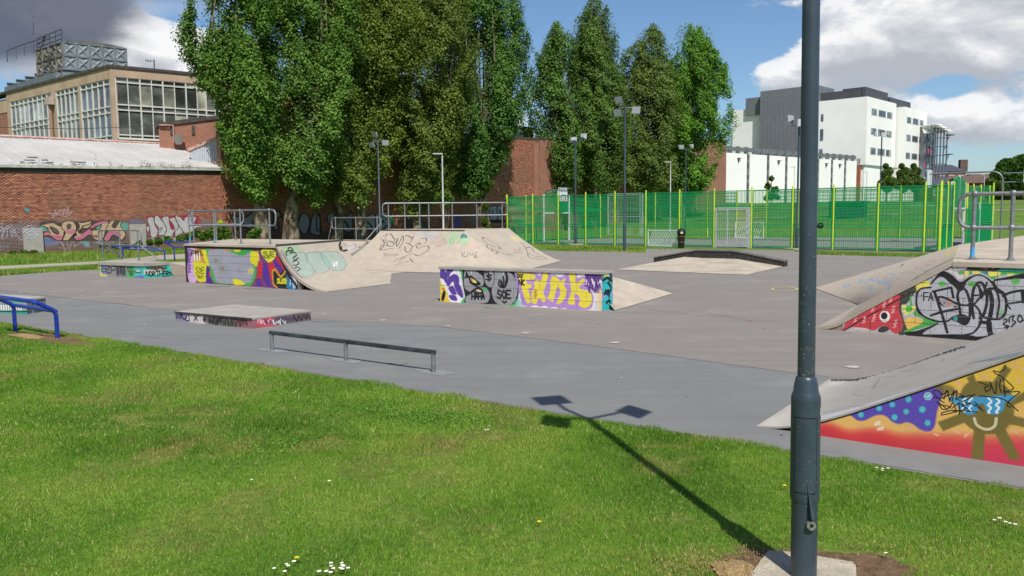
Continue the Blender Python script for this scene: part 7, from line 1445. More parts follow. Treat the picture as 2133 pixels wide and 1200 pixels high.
# pale corrugated gable
PG = Plane(AT(398, 320, 54.5)[:2], (.95, .3)); rtG2 = thing('corrugated_gable', 'pale blue-grey corrugated gable end beside the white roof', 'building', (*PG.P, 4)); bc_ = pmat('pale_corrugated_sheet', srgb(186, 194, 200), srgb(170, 178, 186), 3., .6)
gx = [PG.sz(x, y) for x, y in ((398, 313), (450, 288), (457, 296), (464, 347))]; s0_, s1_ = gx[0][0], gx[3][0]; n = 16
for i in range(n):
    a, c_ = s0_+(s1_-s0_)*i/n, s0_+(s1_-s0_)*(i+1)/n-.02; ft_ = lambda s: float(np.interp(s, [gx[0][0], gx[1][0], gx[3][0]], [gx[0][1], gx[1][1], gx[1][1]-.3])); MB().wallprism(PG, [(a, 3.6), (c_, 3.6), (c_, ft_(c_)), (a, ft_(a))], -.1, .03*(i % 2)).obj('sheet', bc_, rtG2, True)
MB().wallprism(PG, [(gx[0][0]-.2, gx[0][1]-.1), (gx[1][0], gx[1][1]-.1), (gx[1][0], gx[1][1]+.1), (gx[0][0]-.2, gx[0][1]+.12)], -.4, .1).obj('barge_board', rdm, rtG2, True)
PG2 = Plane(AT(464, 320, 55.5)[:2], (.7, .7)); dgm = pmat('grey_green_sheet', srgb(110, 122, 122), srgb(96, 108, 108), 3., .7)
rtG3 = thing('corrugated_shed', 'shaded grey-green corrugated shed wall behind the first poplar', 'building', (*PG2.P, 4)); n = 14
for i in range(n): MB().wbox(PG2, .35*i, .35*i+.33, PG2.sz(470, 384)[1], PG2.sz(470, 285)[1], -.1, .04*(i % 2)).obj('sheet', dgm, rtG3, True)
MB().wbox(PG2, -.1, 5, PG2.sz(470, 397)[1], PG2.sz(470, 385)[1], -.1, .1).obj('base_band', pmat('pale_band', srgb(150, 156, 154), None), rtG3, True)
# ------------------------------------------------------------------ office with big steel windows, tank on the roof
OC = AT(237, 300, 62)[:2]; dR = Vector((.80, .60, 0)).normalized(); dL = Vector((-.783, .62, 0)).normalized(); OR = Plane(OC, dR[:2]); OLp = Plane((OC[0]+dL.x*34, OC[1]+dL.y*34), (-dL.x, -dL.y))
rtO = thing('office_building', 'concrete framed office with tall white steel windows and flat roof on the left', 'building', (OC[0], OC[1], 0))
ccm = pmat('weathered_render', srgb(166, 142, 120), srgb(186, 162, 138), .7, .9, bump=.2, bscale=20, speck=(srgb(126, 104, 88), 2., .12)); wf = pmat('white_window_paint', srgb(206, 206, 200), srgb(190, 188, 180), 3., .6)
def glassm(name, tint, r=.06, seed=0.):
    m = bpy.data.materials.new(name); m.use_nodes = True; nt = m.node_tree; b = nt.nodes['Principled BSDF']; b.inputs['Base Color'].default_value = (*tint, 1); b.inputs['Roughness'].default_value = r; b.inputs['IOR'].default_value = 1.6; b.inputs['Specular IOR Level'].default_value = .9
    g_ = nd(nt, 'ShaderNodeNewGeometry'); n = nd(nt, 'ShaderNodeTexNoise', inp={'Scale': .45, 'Detail': 4., 'Roughness': .6}); mp = nd(nt, 'ShaderNodeMapping'); mp.inputs['Location'].default_value = (seed, 0, 0); mp.inputs['Scale'].default_value = (.7, .7, 1.); nt.links.new(g_.outputs['Position'], mp.inputs[0]); nt.links.new(mp.outputs[0], n.inputs['Vector'])
    nt.links.new(ramp(nt, n.outputs[0], [(.35, tuple(v*.35 for v in tint)), (.5, tint), (.68, tuple(min(1, v*2.6+.02) for v in tint))]), b.inputs['Base Color'])
    bp = nd(nt, 'ShaderNodeBump', inp={'Strength': .03, 'Distance': .2}); nt.links.new(n.outputs[0], bp.inputs['Height']); nt.links.new(bp.outputs[0], b.inputs['Normal']); return m
glR = [glassm('dark_pane', srgb(86, 90, 84), .07, i*3.) for i in range(2)]+[glassm('dusty_pane', srgb(140, 142, 126), .2, 4.)]; glL = [glassm('sky_pane', srgb(70, 80, 92), .08, 1.), glassm('pale_blind_pane', srgb(112, 120, 124), .2, 7.)]
zT = OR.sz(237, 141)[1]; zW = OR.sz(241, 160)[1]; z1_, z2_, z3_, z4_, z5_ = (OR.sz(241, y)[1] for y in (170, 217, 228, 280, 287))
def window(pl, root, sx_, rows, gls, o=-.12, fw=.10, weights=None):
    """sx_: mullion positions, rows: z levels from top down; each pane its own part under the window frame"""
    f_ = MB()
    for i, s in enumerate(sx_): w_ = fw*(1. if i % 2 == 0 else .62); f_.wbox(pl, s-w_/2, s+w_/2, rows[-1], rows[0], o-.06, o+.09)
    for z in rows: f_.wbox(pl, sx_[0], sx_[-1], z-.05, z+.05, o-.05, o+.08)
    fo_ = f_.obj('window', wf, root, True)
    for i in range(len(sx_)-1):
        for j in range(len(rows)-1):
            g_ = MB(); g_.wbox(pl, sx_[i]+.03, sx_[i+1]-.03, rows[j+1]+.03, rows[j]-.03, o-.03, o-.015+rnd.uniform(-.004, .004)); k = rnd.random(); p_ = g_.obj('pane', gls[0] if k < .5 else gls[1] if k < .8 else gls[-1], None); p_.parent = fo_
            p_.data.transform(Matrix.Translation(-root.location))
    return fo_
LR_ = OR.sz(470, 200)[0]; colsR = [OR.sz(x, 220)[0] for x in (243, 268.5, 294, 318, 341.5, 365.5, 389, 412, 430, 448, 466)]
window(OR, rtO, colsR, [zW, z1_, z2_, z3_, z4_, z5_], glR)
def fwall(pl, s0, s1, z0, z1, name='wall', m=None, o=0., dep=.5): return MB().wbox(pl, s0, s1, z0, z1, o-dep, o).obj(name, m or ccm, rtO, True)
fwall(OR, 0, LR_, zW, zT, 'roof_beam'); fwall(OR, 0, colsR[0]-.05, z5_-1.2, zW, 'corner_column'); fwall(OR, colsR[0]-.05, LR_, z5_-2.5, z5_-.06, 'sill_wall', farb, -.03)
MB().wbox(OR, colsR[0], LR_, z5_-.12, z5_-.05, -.05, .08).obj('sill', wf, rtO, True)
LL0 = 34.
cs = lambda x: OLp.sz(x, 250)[0]
pil_ = [(cs(232), LL0), (cs(165.5), cs(169.5)), (cs(110), cs(118)), (cs(16), cs(22.5))]
zWl = OLp.sz(230, 163)[1]; zl = [zWl, OLp.sz(229, 174)[1], OLp.sz(231, 221)[1], OLp.sz(232, 234)[1], OLp.sz(233, 282)[1], OLp.sz(233, 291)[1]-.4, 6.4]
for (x0, x1, n) in ((170, 231, 5), (119, 165, 5), (23, 109, 9)): a, c_ = cs(x0), cs(x1); window(OLp, rtO, [a+(c_-a)*i/n for i in range(n+1)], zl[:6]+[6.4], glL, fw=.11)
for a, c_ in pil_: fwall(OLp, a, c_, 5.5, zWl, 'column')
fwall(OLp, cs(16), LL0, zWl, zT, 'roof_beam'); fwall(OLp, 0, cs(16), 5, zT-1.6, 'end_wall', farb, -.2); fwall(OLp, 0, cs(16), zT-1.6, zT-.4, 'end_beam', None, -.15)
b = MB(); b.wbox(OR, -.1, LR_+.3, zT, zT+.2, -1, .1); b.obj('roof_edge', copm, rtO, True); b = MB(); b.wbox(OLp, 0, LL0+.1, zT+.002, zT+.202, -1, .102); b.obj('roof_edge', copm, rtO, True)
hole = MB(); c0_, c1_, c2_, c3_ = OR.pt(.4, 0, -1.)[:2], OR.pt(LR_, 0, -1.)[:2], OR.pt(LR_, 0, -14)[:2], OLp.pt(2, 0, -2)[:2]
hole.prism([c0_, c1_, c2_, c3_], 5, zT).obj('interior_mass', pmat('dim_interior', srgb(70, 66, 60), srgb(100, 94, 84), .6, .9), rtO, True)
MB().tube([OLp.pt(cs(113.5), 6, .25), OLp.pt(cs(112.5), zT-1.9, .25)], .14, 8).obj('downpipe', pmat('brown_pipe', srgb(150, 120, 100), None), rtO, True)
MB().wbox(OLp, cs(108), cs(117), zT-1.9, zT-1.3, .05, .5).obj('hopper', pmat('pale_hopper', srgb(176, 158, 146), None), rtO, True)
# tank
TC = AT(132, 120, 72); TR = Plane(TC[:2], dR[:2]); TLn = 5.5; TL = Plane((TC[0]+dL.x*TLn, TC[1]+dL.y*TLn), (-dL.x, -dL.y)); rtT = thing('water_tank', 'grey sectional steel water tank with pressed cross panels on the office roof', 'water tank', (TC[0], TC[1], AT(132, 143, 72)[2]))
tkm = pmat('grey_tank_paint', srgb(134, 144, 148), srgb(116, 124, 128), .8, .6, speck=(srgb(96, 92, 88), 3., .1)); tkr = pmat('rust_streaked_tank_paint', srgb(140, 140, 136), srgb(110, 106, 100), 1.5, .7, speck=(srgb(104, 66, 46), 4., .5), thr=(.35, .6))
sw = TR.sz(265, 115)[0]; pw = sw/5; zt0 = TR.sz(132, 87)[1]; ph = zt0-TR.sz(133, 115)[1]
def tankpanel(w_, h_):
    b = MB(); b.add([(0, 0, 0), (w_, 0, 0), (w_, 0, h_), (0, 0, h_)], [(0, 1, 2, 3)]); fl_ = .05
    for a_ in ((0, w_, 0, fl_), (0, w_, h_-fl_, h_), (0, fl_, fl_, h_-fl_), (w_-fl_, w_, fl_, h_-fl_)): b.box(a_[0], a_[1], -.1, 0, a_[2], a_[3])
    cx_, cz_ = w_/2, h_/2
    for sx2, sz2 in ((-1, -1), (1, -1), (1, 1), (-1, 1)):
        e = (cx_+sx2*w_*.42, 0, cz_+sz2*h_*.42); px_, pz_ = -sz2*h_*.055, sx2*w_*.055; px_, pz_ = -sz2*.08, sx2*.08
        b.add([(e[0]-px_, -.005, e[2]-pz_), (e[0]+px_, -.005, e[2]+pz_), (cx_+px_*1.3, -.02, cz_+pz_*1.3), (cx_-px_*1.3, -.02, cz_-pz_*1.3), (e[0], -.03, e[2]), (cx_, -.13, cz_)], [(0, 4, 5, 3), (4, 1, 2, 5), (0, 1, 4)])
    return b
mp_ = tankpanel(pw-.03, ph-.03).mesh('tank_panel', tkm); mpl = tankpanel(TLn/4-.03, ph-.03).mesh('tank_panel', tkr); aR_ = math.atan2(dR.y, dR.x); aL_ = math.atan2(-dL.y, -dL.x)
for r in range(3):
    for i in range(5): p_ = Vector(TR.pt(i*pw+.015, zt0-(r+1)*ph, .0))-rtT.location; inst('tank_panel', mp_, rtT, p_, (0, 0, aR_))
    for i in range(4): p_ = Vector(TL.pt(i*TLn/4+.015, zt0-(r+1)*ph, .0))-rtT.location; inst('tank_panel', mpl, rtT, p_, (0, 0, aL_))
q = [TL.pt(TLn, 0, -.02)[:2], TR.pt(sw, 0, -.02)[:2], (TR.pt(sw, 0, -.02)[0]+dL.x*TLn, TR.pt(sw, 0, -.02)[1]+dL.y*TLn), TL.pt(0, 0, -.02)[:2]]
b = MB(); zt_ = zt0; b.prism(q, zt0-3*ph, zt0-.02); b.obj('tank_body', tkm, rtT, True)
cv = []; n = 8
for i in range(n+1):
    t2 = i/n; h_ = .05+.85*math.sin(math.pi*t2)*(1 if True else 0); p0 = np.array(q[0])+(np.array(q[1])-np.array(q[0]))*t2; p1 = np.array(q[3])+(np.array(q[2])-np.array(q[3]))*t2; cv.append(((*p0, zt0+h_*.3), (*p1, zt0+h_*.3)))
b = MB(); b.add([c_[0] for c_ in cv]+[c_[1] for c_ in cv]+[(c_[0][0], c_[0][1], zt0-.02) for c_ in cv], [(i, i+1, n+2+i, n+1+i) for i in range(n)]+[(i, i+1, 2*n+3+i, 2*n+2+i) for i in range(n)]); b.obj('curved_cover', pmat('mossy_cover', srgb(110, 108, 96), srgb(80, 78, 70), 2., .9), rtT, True)
# support beams on the roof and rails
sbm = pmat('blue_grey_steel', srgb(120, 132, 138), srgb(104, 114, 120), 1.5, .6)
rtBm = thing('steel_roof_beams', 'row of blue-grey steel joists stepping along the office roof under the tank', 'steel beams', (TC[0], TC[1], zT))
for i, (px, py, Y) in enumerate(((14, 172, 86), (33, 165, 83), (52, 158.5, 80), (72, 153, 77), (92, 147.5, 74), (128, 143, 71))):
    a = Vector(AT(px, py, Y)); c_ = a+dR*(6.5 if i == 5 else 1.8); 
    b = MB()
    for z0, z1, hw in ((-.08, 0, .18), (-.95, -.08, .05), (-1.05, -.95, .18)):
        nn2 = Vector((-dR.y, dR.x, 0))*hw; b.add([tuple(a-nn2+Vector((0, 0, z0))), tuple(c_-nn2+Vector((0, 0, z0))), tuple(c_+nn2+Vector((0, 0, z0))), tuple(a+nn2+Vector((0, 0, z0))), tuple(a-nn2+Vector((0, 0, z1))), tuple(c_-nn2+Vector((0, 0, z1))), tuple(c_+nn2+Vector((0, 0, z1))), tuple(a+nn2+Vector((0, 0, z1)))], [(0, 3, 2, 1), (4, 5, 6, 7), (0, 1, 5, 4), (1, 2, 6, 5), (2, 3, 7, 6), (3, 0, 4, 7)])
    b.obj('joist', sbm, rtBm, True)
p0, p1 = Vector(AT(115.5, 150, 68)), Vector(AT(9, 182, 84)); b = MB(); hb = 1.3
b.add([tuple(p0), tuple(p1), tuple(p1-Vector((0, 0, 1.1))), tuple(p0-Vector((0, 0, 1.0))), tuple(p0+dR*.3), tuple(p1+dR*.3)], [(0, 1, 2, 3), (0, 4, 5, 1), (0, 3, 4)]); b.obj('edge_girder', sbm, rtBm, True)
rtRl = thing('roof_railing', 'thin dark steel railings around the roof tank and walkway', 'railing', (TC[0], TC[1], zT)); rlg = pmat('dark_rail_steel', srgb(66, 70, 74), None)
def rail_px(pts, Y0, Y1, r=.04):
    n = len(pts); MB().tube([AT(px, py, Y0+(Y1-Y0)*i/max(1, n-1)) for i, (px, py) in enumerate(pts)], r, 4).obj('rail', rlg, rtRl, True)
for pts in (((76, 81), (128, 61)), ((77, 91), (128, 71)), ((78, 100), (128, 80.5)), ((76, 81), (77, 104)), ((103, 71), (104, 96)), ((115, 66), (116, 91)), ((128, 61), (129, 86)), ((128, 61), (140, 86)), ((90, 75), (91, 98)), ((76, 96), (88, 86), (95, 72)), ((84, 103), (96, 76))): rail_px(pts, 73, 72)
for pts in (((14, 106), (50, 92), (105, 75)), ((14, 106), (16, 128)), ((70, 48), (70, 70)), ((68, 34), (71, 34)), ((66, 46), (69, 46)), ((67, 70), (71, 70))): rail_px([(p[0], p[1]) for p in pts], 74, 73, .03) if pts[0][0] > 60 else rail_px([(p[0], p[1]+0) for p in pts], 84, 73)
for x, y in ((14, 106), (33, 99), (50, 92), (70, 86), (90, 80)): rail_px([(x, y), (x+1, y+24)], 80, 80, .03)
ae = thing('tv_aerial', 'small television aerial standing on the office roof', 'aerial', AT(321, 145, 70)); MB().tube([AT(321, 150, 70), AT(321, 124, 70)], .05, 5).obj('mast', rlg, ae, True)
for x0, y0, x1, y1 in ((303, 126, 322, 128), (304, 123, 304, 129), (309, 124, 309, 130), (314, 124, 314, 130)): MB().tube([AT(x0, y0, 70), AT(x1, y1, 70)], .025, 4).obj('element', rlg, ae, True)
cb = thing('overhead_cable', 'thin overhead cable crossing in front of the office windows', 'cable', AT(0, 265, 52)); MB().tube([AT(-30, 264, 52), AT(80, 267.5, 53), (AT(160, 268.5, 54)), AT(250, 265, 55), AT(332, 261, 56)], .02, 4).obj('cable', copm, cb, True)
# ------------------------------------------------------------------ white sports hall and tall white block on the right
whr = pmat('white_render', srgb(240, 238, 234), srgb(232, 230, 226), .3, .8, bump=.1, bscale=12); whd = pmat('light_render', srgb(240, 238, 236), srgb(234, 232, 230), .4, .8)
gcl = pmat('grey_cladding', srgb(112, 116, 122), srgb(104, 108, 114), .5, .55); gcd = pmat('dark_grey_louvre', srgb(78, 80, 86), srgb(70, 72, 78), 1., .6); strp = pmat('grey_joint_strip', srgb(120, 124, 126), srgb(84, 88, 92), 2., .6)
redg = pmat('red_ground_floor_brick', srgb(168, 98, 78), srgb(154, 86, 68), 1.2, .85)
A0 = AT(1512, 400, 118); PH = Plane(A0[:2], (.775, .63)); rtWH = thing('white_hall', 'long low white rendered hall with eight panels divided by narrow dark strips', 'building', (A0[0], A0[1], 2.))
h0 = PH.sz(1512, 318)[1]; Lh = PH.sz(1784, 380)[0]; edges = [0]+[PH.sz(x, 360)[0] for x in (1558.5, 1600, 1638, 1672, 1704, 1733, 1760.5, 1784)]
for i in range(8): MB().wbox(PH, edges[i]+(.38 if i else 0), edges[i+1]-(.38 if i < 7 else 0), 3.3, h0, -.4, 0).obj('wall_panel', whr, rtWH, True)
for i in range(1, 8):
    b = MB(); b.wbox(PH, edges[i]-.36, edges[i]+.36, 3.3, h0, -.4, -.12); o = b.obj('joint_strip', strp, rtWH, True); b = MB()
    for k in range(5): z = 4.+k*1.5; b.wbox(PH, edges[i]-.28, edges[i]+.28, z, z+.5+.3*(k % 2), -.12, -.06)
    o2_ = b.obj('strip_fitting', gcd, None); o2_.parent = o; o2_.data.transform(Matrix.Translation(-rtWH.location))
MB().wbox(PH, 0, Lh, 1.5, 3.3, -.4, -.1).obj('plinth', redg, rtWH, True); MB().wbox(PH, .0, Lh, 3.0, h0-.1, -16, -.41).obj('core', whd, rtWH, True)
MB().wbox(PH, -.1, Lh, h0+.35, h0+.95, -.5, -.2).obj('gantry_rail', gcl, rtWH, True)
for i in range(18): q = Lh*(i+.5)/18; MB().wbox(PH, q-.3, q+.3, h0, h0+1.05, -.45, -.1).obj('gantry_box', strp, rtWH, True)
for i in (0, 2, 5, 6): q = (edges[i]+edges[i+1])/2; b = MB(); b.wbox(PH, q-.1, q+.6, h0-.75, h0-.65, .02, .3); b.wbox(PH, q+.1, q+.2, h0-1.4, h0-.75, .02, .1); b.obj('wall_light', gcd, rtWH, True)
C2 = AT(1804, 300, 150)[:2]; dRF = Vector((.70, .714, 0)).normalized(); dLF = Vector((-.725, .689, 0)).normalized(); LF = Plane((C2[0]+dLF.x*75, C2[1]+dLF.y*75), (-dLF.x, -dLF.y)); RF = Plane(C2, dRF[:2]); L7 = 75.
rtWB = thing('office_block', 'tall white rendered office block with grey clad stair slab and dark rooftop louvres', 'building', (C2[0], C2[1], 2.8))
cl_ = lambda x: LF.sz(x, 300)[0]; cr_ = lambda x: RF.sz(x, 300)[0]; zt = LF.sz(1800, 201.5)[1]; zb_ = RF.sz(1804, 343)[1]
e1 = cr_(1864.5)
s_g1 = cl_(1700); q = lambda pl, a, c_, z0, z1, o0, o1, nm, m, r=None: MB().wbox(pl, a, c_, z0, z1, o0, o1).obj(nm, m, r or rtWB, True)
q(LF, s_g1, L7, zb_, zt, -.5, 0, 'wall', whd); q(RF, 0.0, e1, zb_, zt, -.5, 0, 'wall', whr)
fpr = [LF.pt(s_g1, 0, -.4)[:2], LF.pt(L7-.3, 0, -.4)[:2], RF.pt(e1-.2, 0, -.4)[:2], (RF.pt(e1-.2, 0, -.4)[0]+dLF.x*28, RF.pt(e1-.2, 0, -.4)[1]+dLF.y*28)]
MB().prism(fpr, 3, zt-.6).obj('core', whd, rtWB, True)
# windows, right face: three by three, each set in a reveal
def wins(pl, cols, rows, root, z_of, o=0., m=None):
    for (x0, x1) in cols:
        for (y0, y1) in rows:
            a, c_ = pl.sz(x0, 300)[0], pl.sz(x1, 300)[0]; z1, z0 = z_of(y0), z_of(y1); f_ = MB(); f_.wbox(pl, a-.12, c_+.12, z0-.12, z1+.12, o, o+.03); fo_ = f_.obj('window', m or pmatcache('window_surround', srgb(196, 196, 194)), root, True)
            g_ = MB(); g_.wbox(pl, a, c_, z0, z1, o+.03, o+.05); p_ = g_.obj('pane', glB, None); p_.parent = fo_; p_.data.transform(Matrix.Translation(-root.location))
            g_ = MB(); k = max(1, int((c_-a)/1.4))
            for i in range(1, k+1): s = a+(c_-a)*i/(k+1); g_.wbox(pl, s-.06, s+.06, z0, z1, o+.05, o+.08)
            p_ = g_.obj('mullion', gcd, None); p_.parent = fo_; p_.data.transform(Matrix.Translation(-root.location))
_pc = {}
def pmatcache(n, c_):
    if n not in _pc: _pc[n] = pmat(n, c_, None)
    return _pc[n]
glB = glassm('block_pane', srgb(92, 98, 106), .1, 2.)
zy = lambda y: RF.sz(1816, y)[1]
wins(RF, ((1813.5, 1824), (1828, 1842.5), (1846, 1856)), ((226, 238.5), (267, 279.5), (308, 321)), rtWB, zy)
cl2 = [(1709, 1714, (238, 253)), (1708, 1714.5, (269, 293)), (1707, 1714, (310, 322))]
for x0, x1, (y0, y1) in cl2: a, c_ = cl_(x0), cl_(x1); q(LF, a, c_, LF.sz(1711, y1)[1], LF.sz(1711, y0)[1], .0, .06, 'window', glB)
# second bay stands forward
RF2 = Plane(AT(1882, 300, 160)[:2], dRF[:2]); LF2s = Plane((AT(1882, 300, 160)[0]+dLF.x*9, AT(1882, 300, 160)[1]+dLF.y*9), (-dLF.x, -dLF.y)); e2 = RF2.sz(1929, 300)[0]; zt2_ = RF2.sz(1884, 222)[1]; zb2 = RF2.sz(1884, 349)[1]
q(RF2, 0, e2, zb2, zt2_, -.5, 0, 'wall', whr); q(LF2s, 0, 9, zb2, zt2_, -.5, 0.01, 'wall', whd)
MB().prism([LF2s.pt(0, 0, -.3)[:2], RF2.pt(0.1, 0, -.45)[:2], RF2.pt(e2, 0, -.4)[:2], (RF2.pt(e2, 0, -.4)[0]+dLF.x*20, RF2.pt(e2, 0, -.4)[1]+dLF.y*20)], 3, zt2_-.4).obj('core', whd, rtWB, True)
zy2 = lambda y: RF2.sz(1890, y)[1]
wins(RF2, ((1887.5, 1896), (1899.5, 1911), (1914, 1921.5)), ((244, 255.5), (281, 293), (318.5, 330)), rtWB, zy2)
# grey clad slab on the left face, individual cladding sheets
ga, gb = cl_(1582), cl_(1700); zgs = LF.sz(1582, 191)[1]; zg0 = 8.; q(LF, ga, gb, zg0, zgs, -8, .0, 'clad_core', gcl)
nc, nr = 14, 9; cwid = (gb-ga)/nc; rh = (zgs-zg0)/nr; gcls = [pmat('grey_cladding_sheet', srgb(108+2*i, 111+2*i, 117+2*i), None, rough=.55) for i in range(3)]
for i in range(nc):
    off = .33*rh*((i*7) % 3)
    for j in range(-1, nr):
        z0, z1 = max(zg0, zg0+j*rh+off+.015), min(zg0+(j+1)*rh+off-.015, zgs)
        if z1-z0 > .2: q(LF, ga+i*cwid+.015, ga+(i+1)*cwid-.015, z0, z1, .0, .06+rnd.uniform(0, .015), 'cladding_sheet', gcls[(i*3+j) % 3])
q(LF, cl_(1547), ga, LF.sz(1560, 229)[1]-1, LF.sz(1560, 203)[1], -8, -1., 'roof_plant', gcl)
sw0, sw1 = cl_(1518), ga; q(LF, sw0, sw1, 6, LF.sz(1560, 225)[1], -9, -1.5, 'wall', whr); q(LF, cl_(1513), sw0, 6, LF.sz(1515, 281)[1], -9, -1.7, 'wall', pmat('pale_blue_render', srgb(170, 184, 200), None))
# plant enclosures: louvre panels
def louvre(pl, a, c_, z0, z1, off, dep, n): 
    q(pl, a, c_, z0, z1, -off-dep, -off-.1, 'plant_core', gcd)
    for i in range(n): w_ = (c_-a)/n; q(pl, a+i*w_+.06, a+(i+1)*w_-.06, z0+.1, z1-.1, -off-.1, -off, 'louvre_panel', gcd)
louvre(LF, cl_(1742), cl_(1790), zt-.5, LF.sz(1791, 178)[1], 2.2, 12, 6); louvre(LF, s_g1, cl_(1743), zt-.5, LF.sz(1742, 189)[1], 2.6, 12, 5); louvre(RF, 1.5, e1-.5, zt-.5, LF.sz(1791, 178)[1]-.4, 2.2, 8, 8)
louvre(RF, e1-.4, e1+13, zt-.5, RF.sz(1870, 201)[1], 5.2, 8, 5); q(RF2, .4, e2-1, zt2_-.3, zt2_+2.2, -10, -3, 'roof_plant', gcd)
# red recessed ground floor with white columns
rb1, rb2 = LF.sz(1786, 345)[0], L7; MB().prism([LF.pt(cl_(1770), 0, -3)[:2], LF.pt(L7-2.2, 0, -3)[:2], RF2.pt(e2-.5, 0, -3)[:2], (RF2.pt(e2, 0, -3)[0]+dLF.x*16, RF2.pt(e2, 0, -3)[1]+dLF.y*16)], 2, zb_+.01).obj('ground_floor', redg, rtWB, True)
q(LF, cl_(1785), cl_(1793), 2.5, zb_+1.2, -1.5, .0, 'red_pier', redg)
for px, y1 in ((1817.5, 344), (1888.5, 350), (1918.5, 352)):
    P_ = RF if px < 1870 else RF2; a = P_.sz(px, 370)[0]; p = P_.pt(a, 0, -.7); MB().lathe((p[0], p[1], 2.3), [(.42, 0), (.42, (zb_ if px < 1870 else zb2)-2.2)], 12).obj('round_column', whr, rtWB, True, smooth=True)
for x0, x1 in ((1803, 1815), (1822, 1829)): a, c_ = RF.sz(x0, 370)[0], RF.sz(x1, 370)[0]; q(RF, a, c_, 3.2, zb_-2.6, -2.9, -2.6, 'ground_window', glB)
# glazed end with steel frame
GF = Plane(AT(1929, 300, 165)[:2], (.93, .37)); zG0, zG1 = 3.2, GF.sz(1935, 262)[1]; gw_ = GF.sz(1950, 300)[0]; q(GF, 0, gw_, zG0, zG1-1.5, -6, 0, 'glazed_end', glassm('stair_glass', srgb(90, 100, 112), .1, 5.))
stl = pmat('frame_steel', srgb(96, 106, 118), None, rough=.5)
for i in range(6): s = gw_*1.35*i/5; MB().tube([GF.pt(s, 3, 1.2+.1*i), GF.pt(s, zG1-.3*i, 1.2+.1*i)], .14, 6).obj('frame_post', stl, rtWB, True)
for k in range(9): z = zG0+(zG1-zG0)*(k+.6)/9; MB().tube([GF.pt(0, z, 1.3), GF.pt(gw_*1.38, z, 1.9)], .09, 6).obj('frame_rail', stl, rtWB, True)
for k in range(4): z = zG1-2-3.9*k; MB().tube([GF.pt(gw_*1.1, z-3.5, 1.5), GF.pt(gw_*1.5, z, 1.9)], .08, 5).obj('strut', stl, rtWB, True); MB().wbox(GF, gw_*1.35, gw_*(1.85-.12*k), z, z+.16, 1.2, 2.4).obj('fin', gcd, rtWB, True)
for i in range(5): s = gw_*1.35*i/5; MB().wbox(GF, s, s+1.4, zG1-.1-.3*i, zG1+.1-.3*i, -2, 2.4).obj('roof_fin', whd, rtWB, True)
for px, py, c_ in ((1933, 315, (170, 70, 104)), (1942, 316, (170, 80, 110)), (1926.5, 345, (168, 72, 100)), (1933, 345, (120, 190, 196)), (1940, 346, (172, 80, 112)), (1935, 284, (190, 196, 204)), (1942, 287, (190, 196, 204)), (1924, 374, (150, 180, 190)), (1931, 375, (150, 180, 190)), (1941.5, 316, (150, 180, 190))): s, z = GF.sz(px, py); MB().wbox(GF, s-.3, s+.3, z-.5, z+.5, .06, .12+.01*(px % 3)).obj('coloured_panel', pmat('panel_paint', srgb(*c_), None), rtWB, True)
# ---- far right: houses
slt = pmat('slate_roof', srgb(74, 76, 86), srgb(64, 66, 76), .8, .8); brf = pmat('brown_house_brick', srgb(132, 86, 70), srgb(116, 76, 62), 1., .9); tlf = pmat('brown_tile_roof', srgb(104, 84, 74), srgb(88, 72, 66), .8, .85)
def house(label, px0, px1, y_eave, y_ridge, Y, dep, roof, chim=None, wins_=3, hip=0.):
    a, c_ = AT(px0, y_eave, Y), AT(px1, y_eave, Y); r_ = AT((px0+px1)/2, y_ridge, Y+dep/2); z0 = th(a[0], Y)-.5; t = thing('house', label, 'house', (a[0], Y, z0), 0, 'houses beyond the field')
    MB().box(a[0], c_[0], Y, Y+dep, z0, a[2]).obj('wall', brf, t, True); e = .4
    b = MB(); b.add([(a[0]-e, Y-e, a[2]-.1), (c_[0]+e, Y-e, a[2]-.1), (c_[0]+e, Y+dep+e, a[2]-.1), (a[0]-e, Y+dep+e, a[2]-.1), (a[0]-e+hip, Y+dep/2, r_[2]), (c_[0]+e-hip, Y+dep/2, r_[2])], [(0, 1, 5, 4), (2, 3, 4, 5), (1, 2, 5), (3, 0, 4), (0, 3, 2, 1)]); ro = b.obj('roof', roof, t, True)
    if chim: k = AT(chim, y_ridge, Y+dep/2); MB().box(k[0]-.9, k[0]+.9, Y+dep/2-.5, Y+dep/2+.5, r_[2]-1.5, r_[2]+1.2).obj('chimney', tlf, t, True)
    n = wins_
    for i in range(n): x = a[0]+(c_[0]-a[0])*(i+.5)/n; w_ = MB(); w_.box(x-.7, x+.7, Y-.06, Y, a[2]-2.2, a[2]-.9); fo_ = w_.obj('window', pmatcache('white_frame', srgb(200, 200, 196)), t, True); g_ = MB(); g_.box(x-.58, x+.58, Y-.08, Y-.06, a[2]-2.08, a[2]-1.02); p_ = g_.obj('pane', glB, None); p_.parent = fo_; p_.data.transform(Matrix.Translation(-t.location))
    return t
house('dark slate roofed house with end chimney right of the white office block', 1953, 2012, 357, 343.5, 190, 14, slt, 2006); house('long brown tiled house row beyond the field at the far right', 1965, 2062, 381, 366, 175, 10, tlf, None, 6, 2.)
house('grey roofed low house left of the far right hedge', 1945, 1990, 384, 372, 160, 9, slt, None, 3); house('brown roofed house partly hidden by the far right trees', 2050, 2120, 385, 362, 180, 12, tlf, 2100, 3)
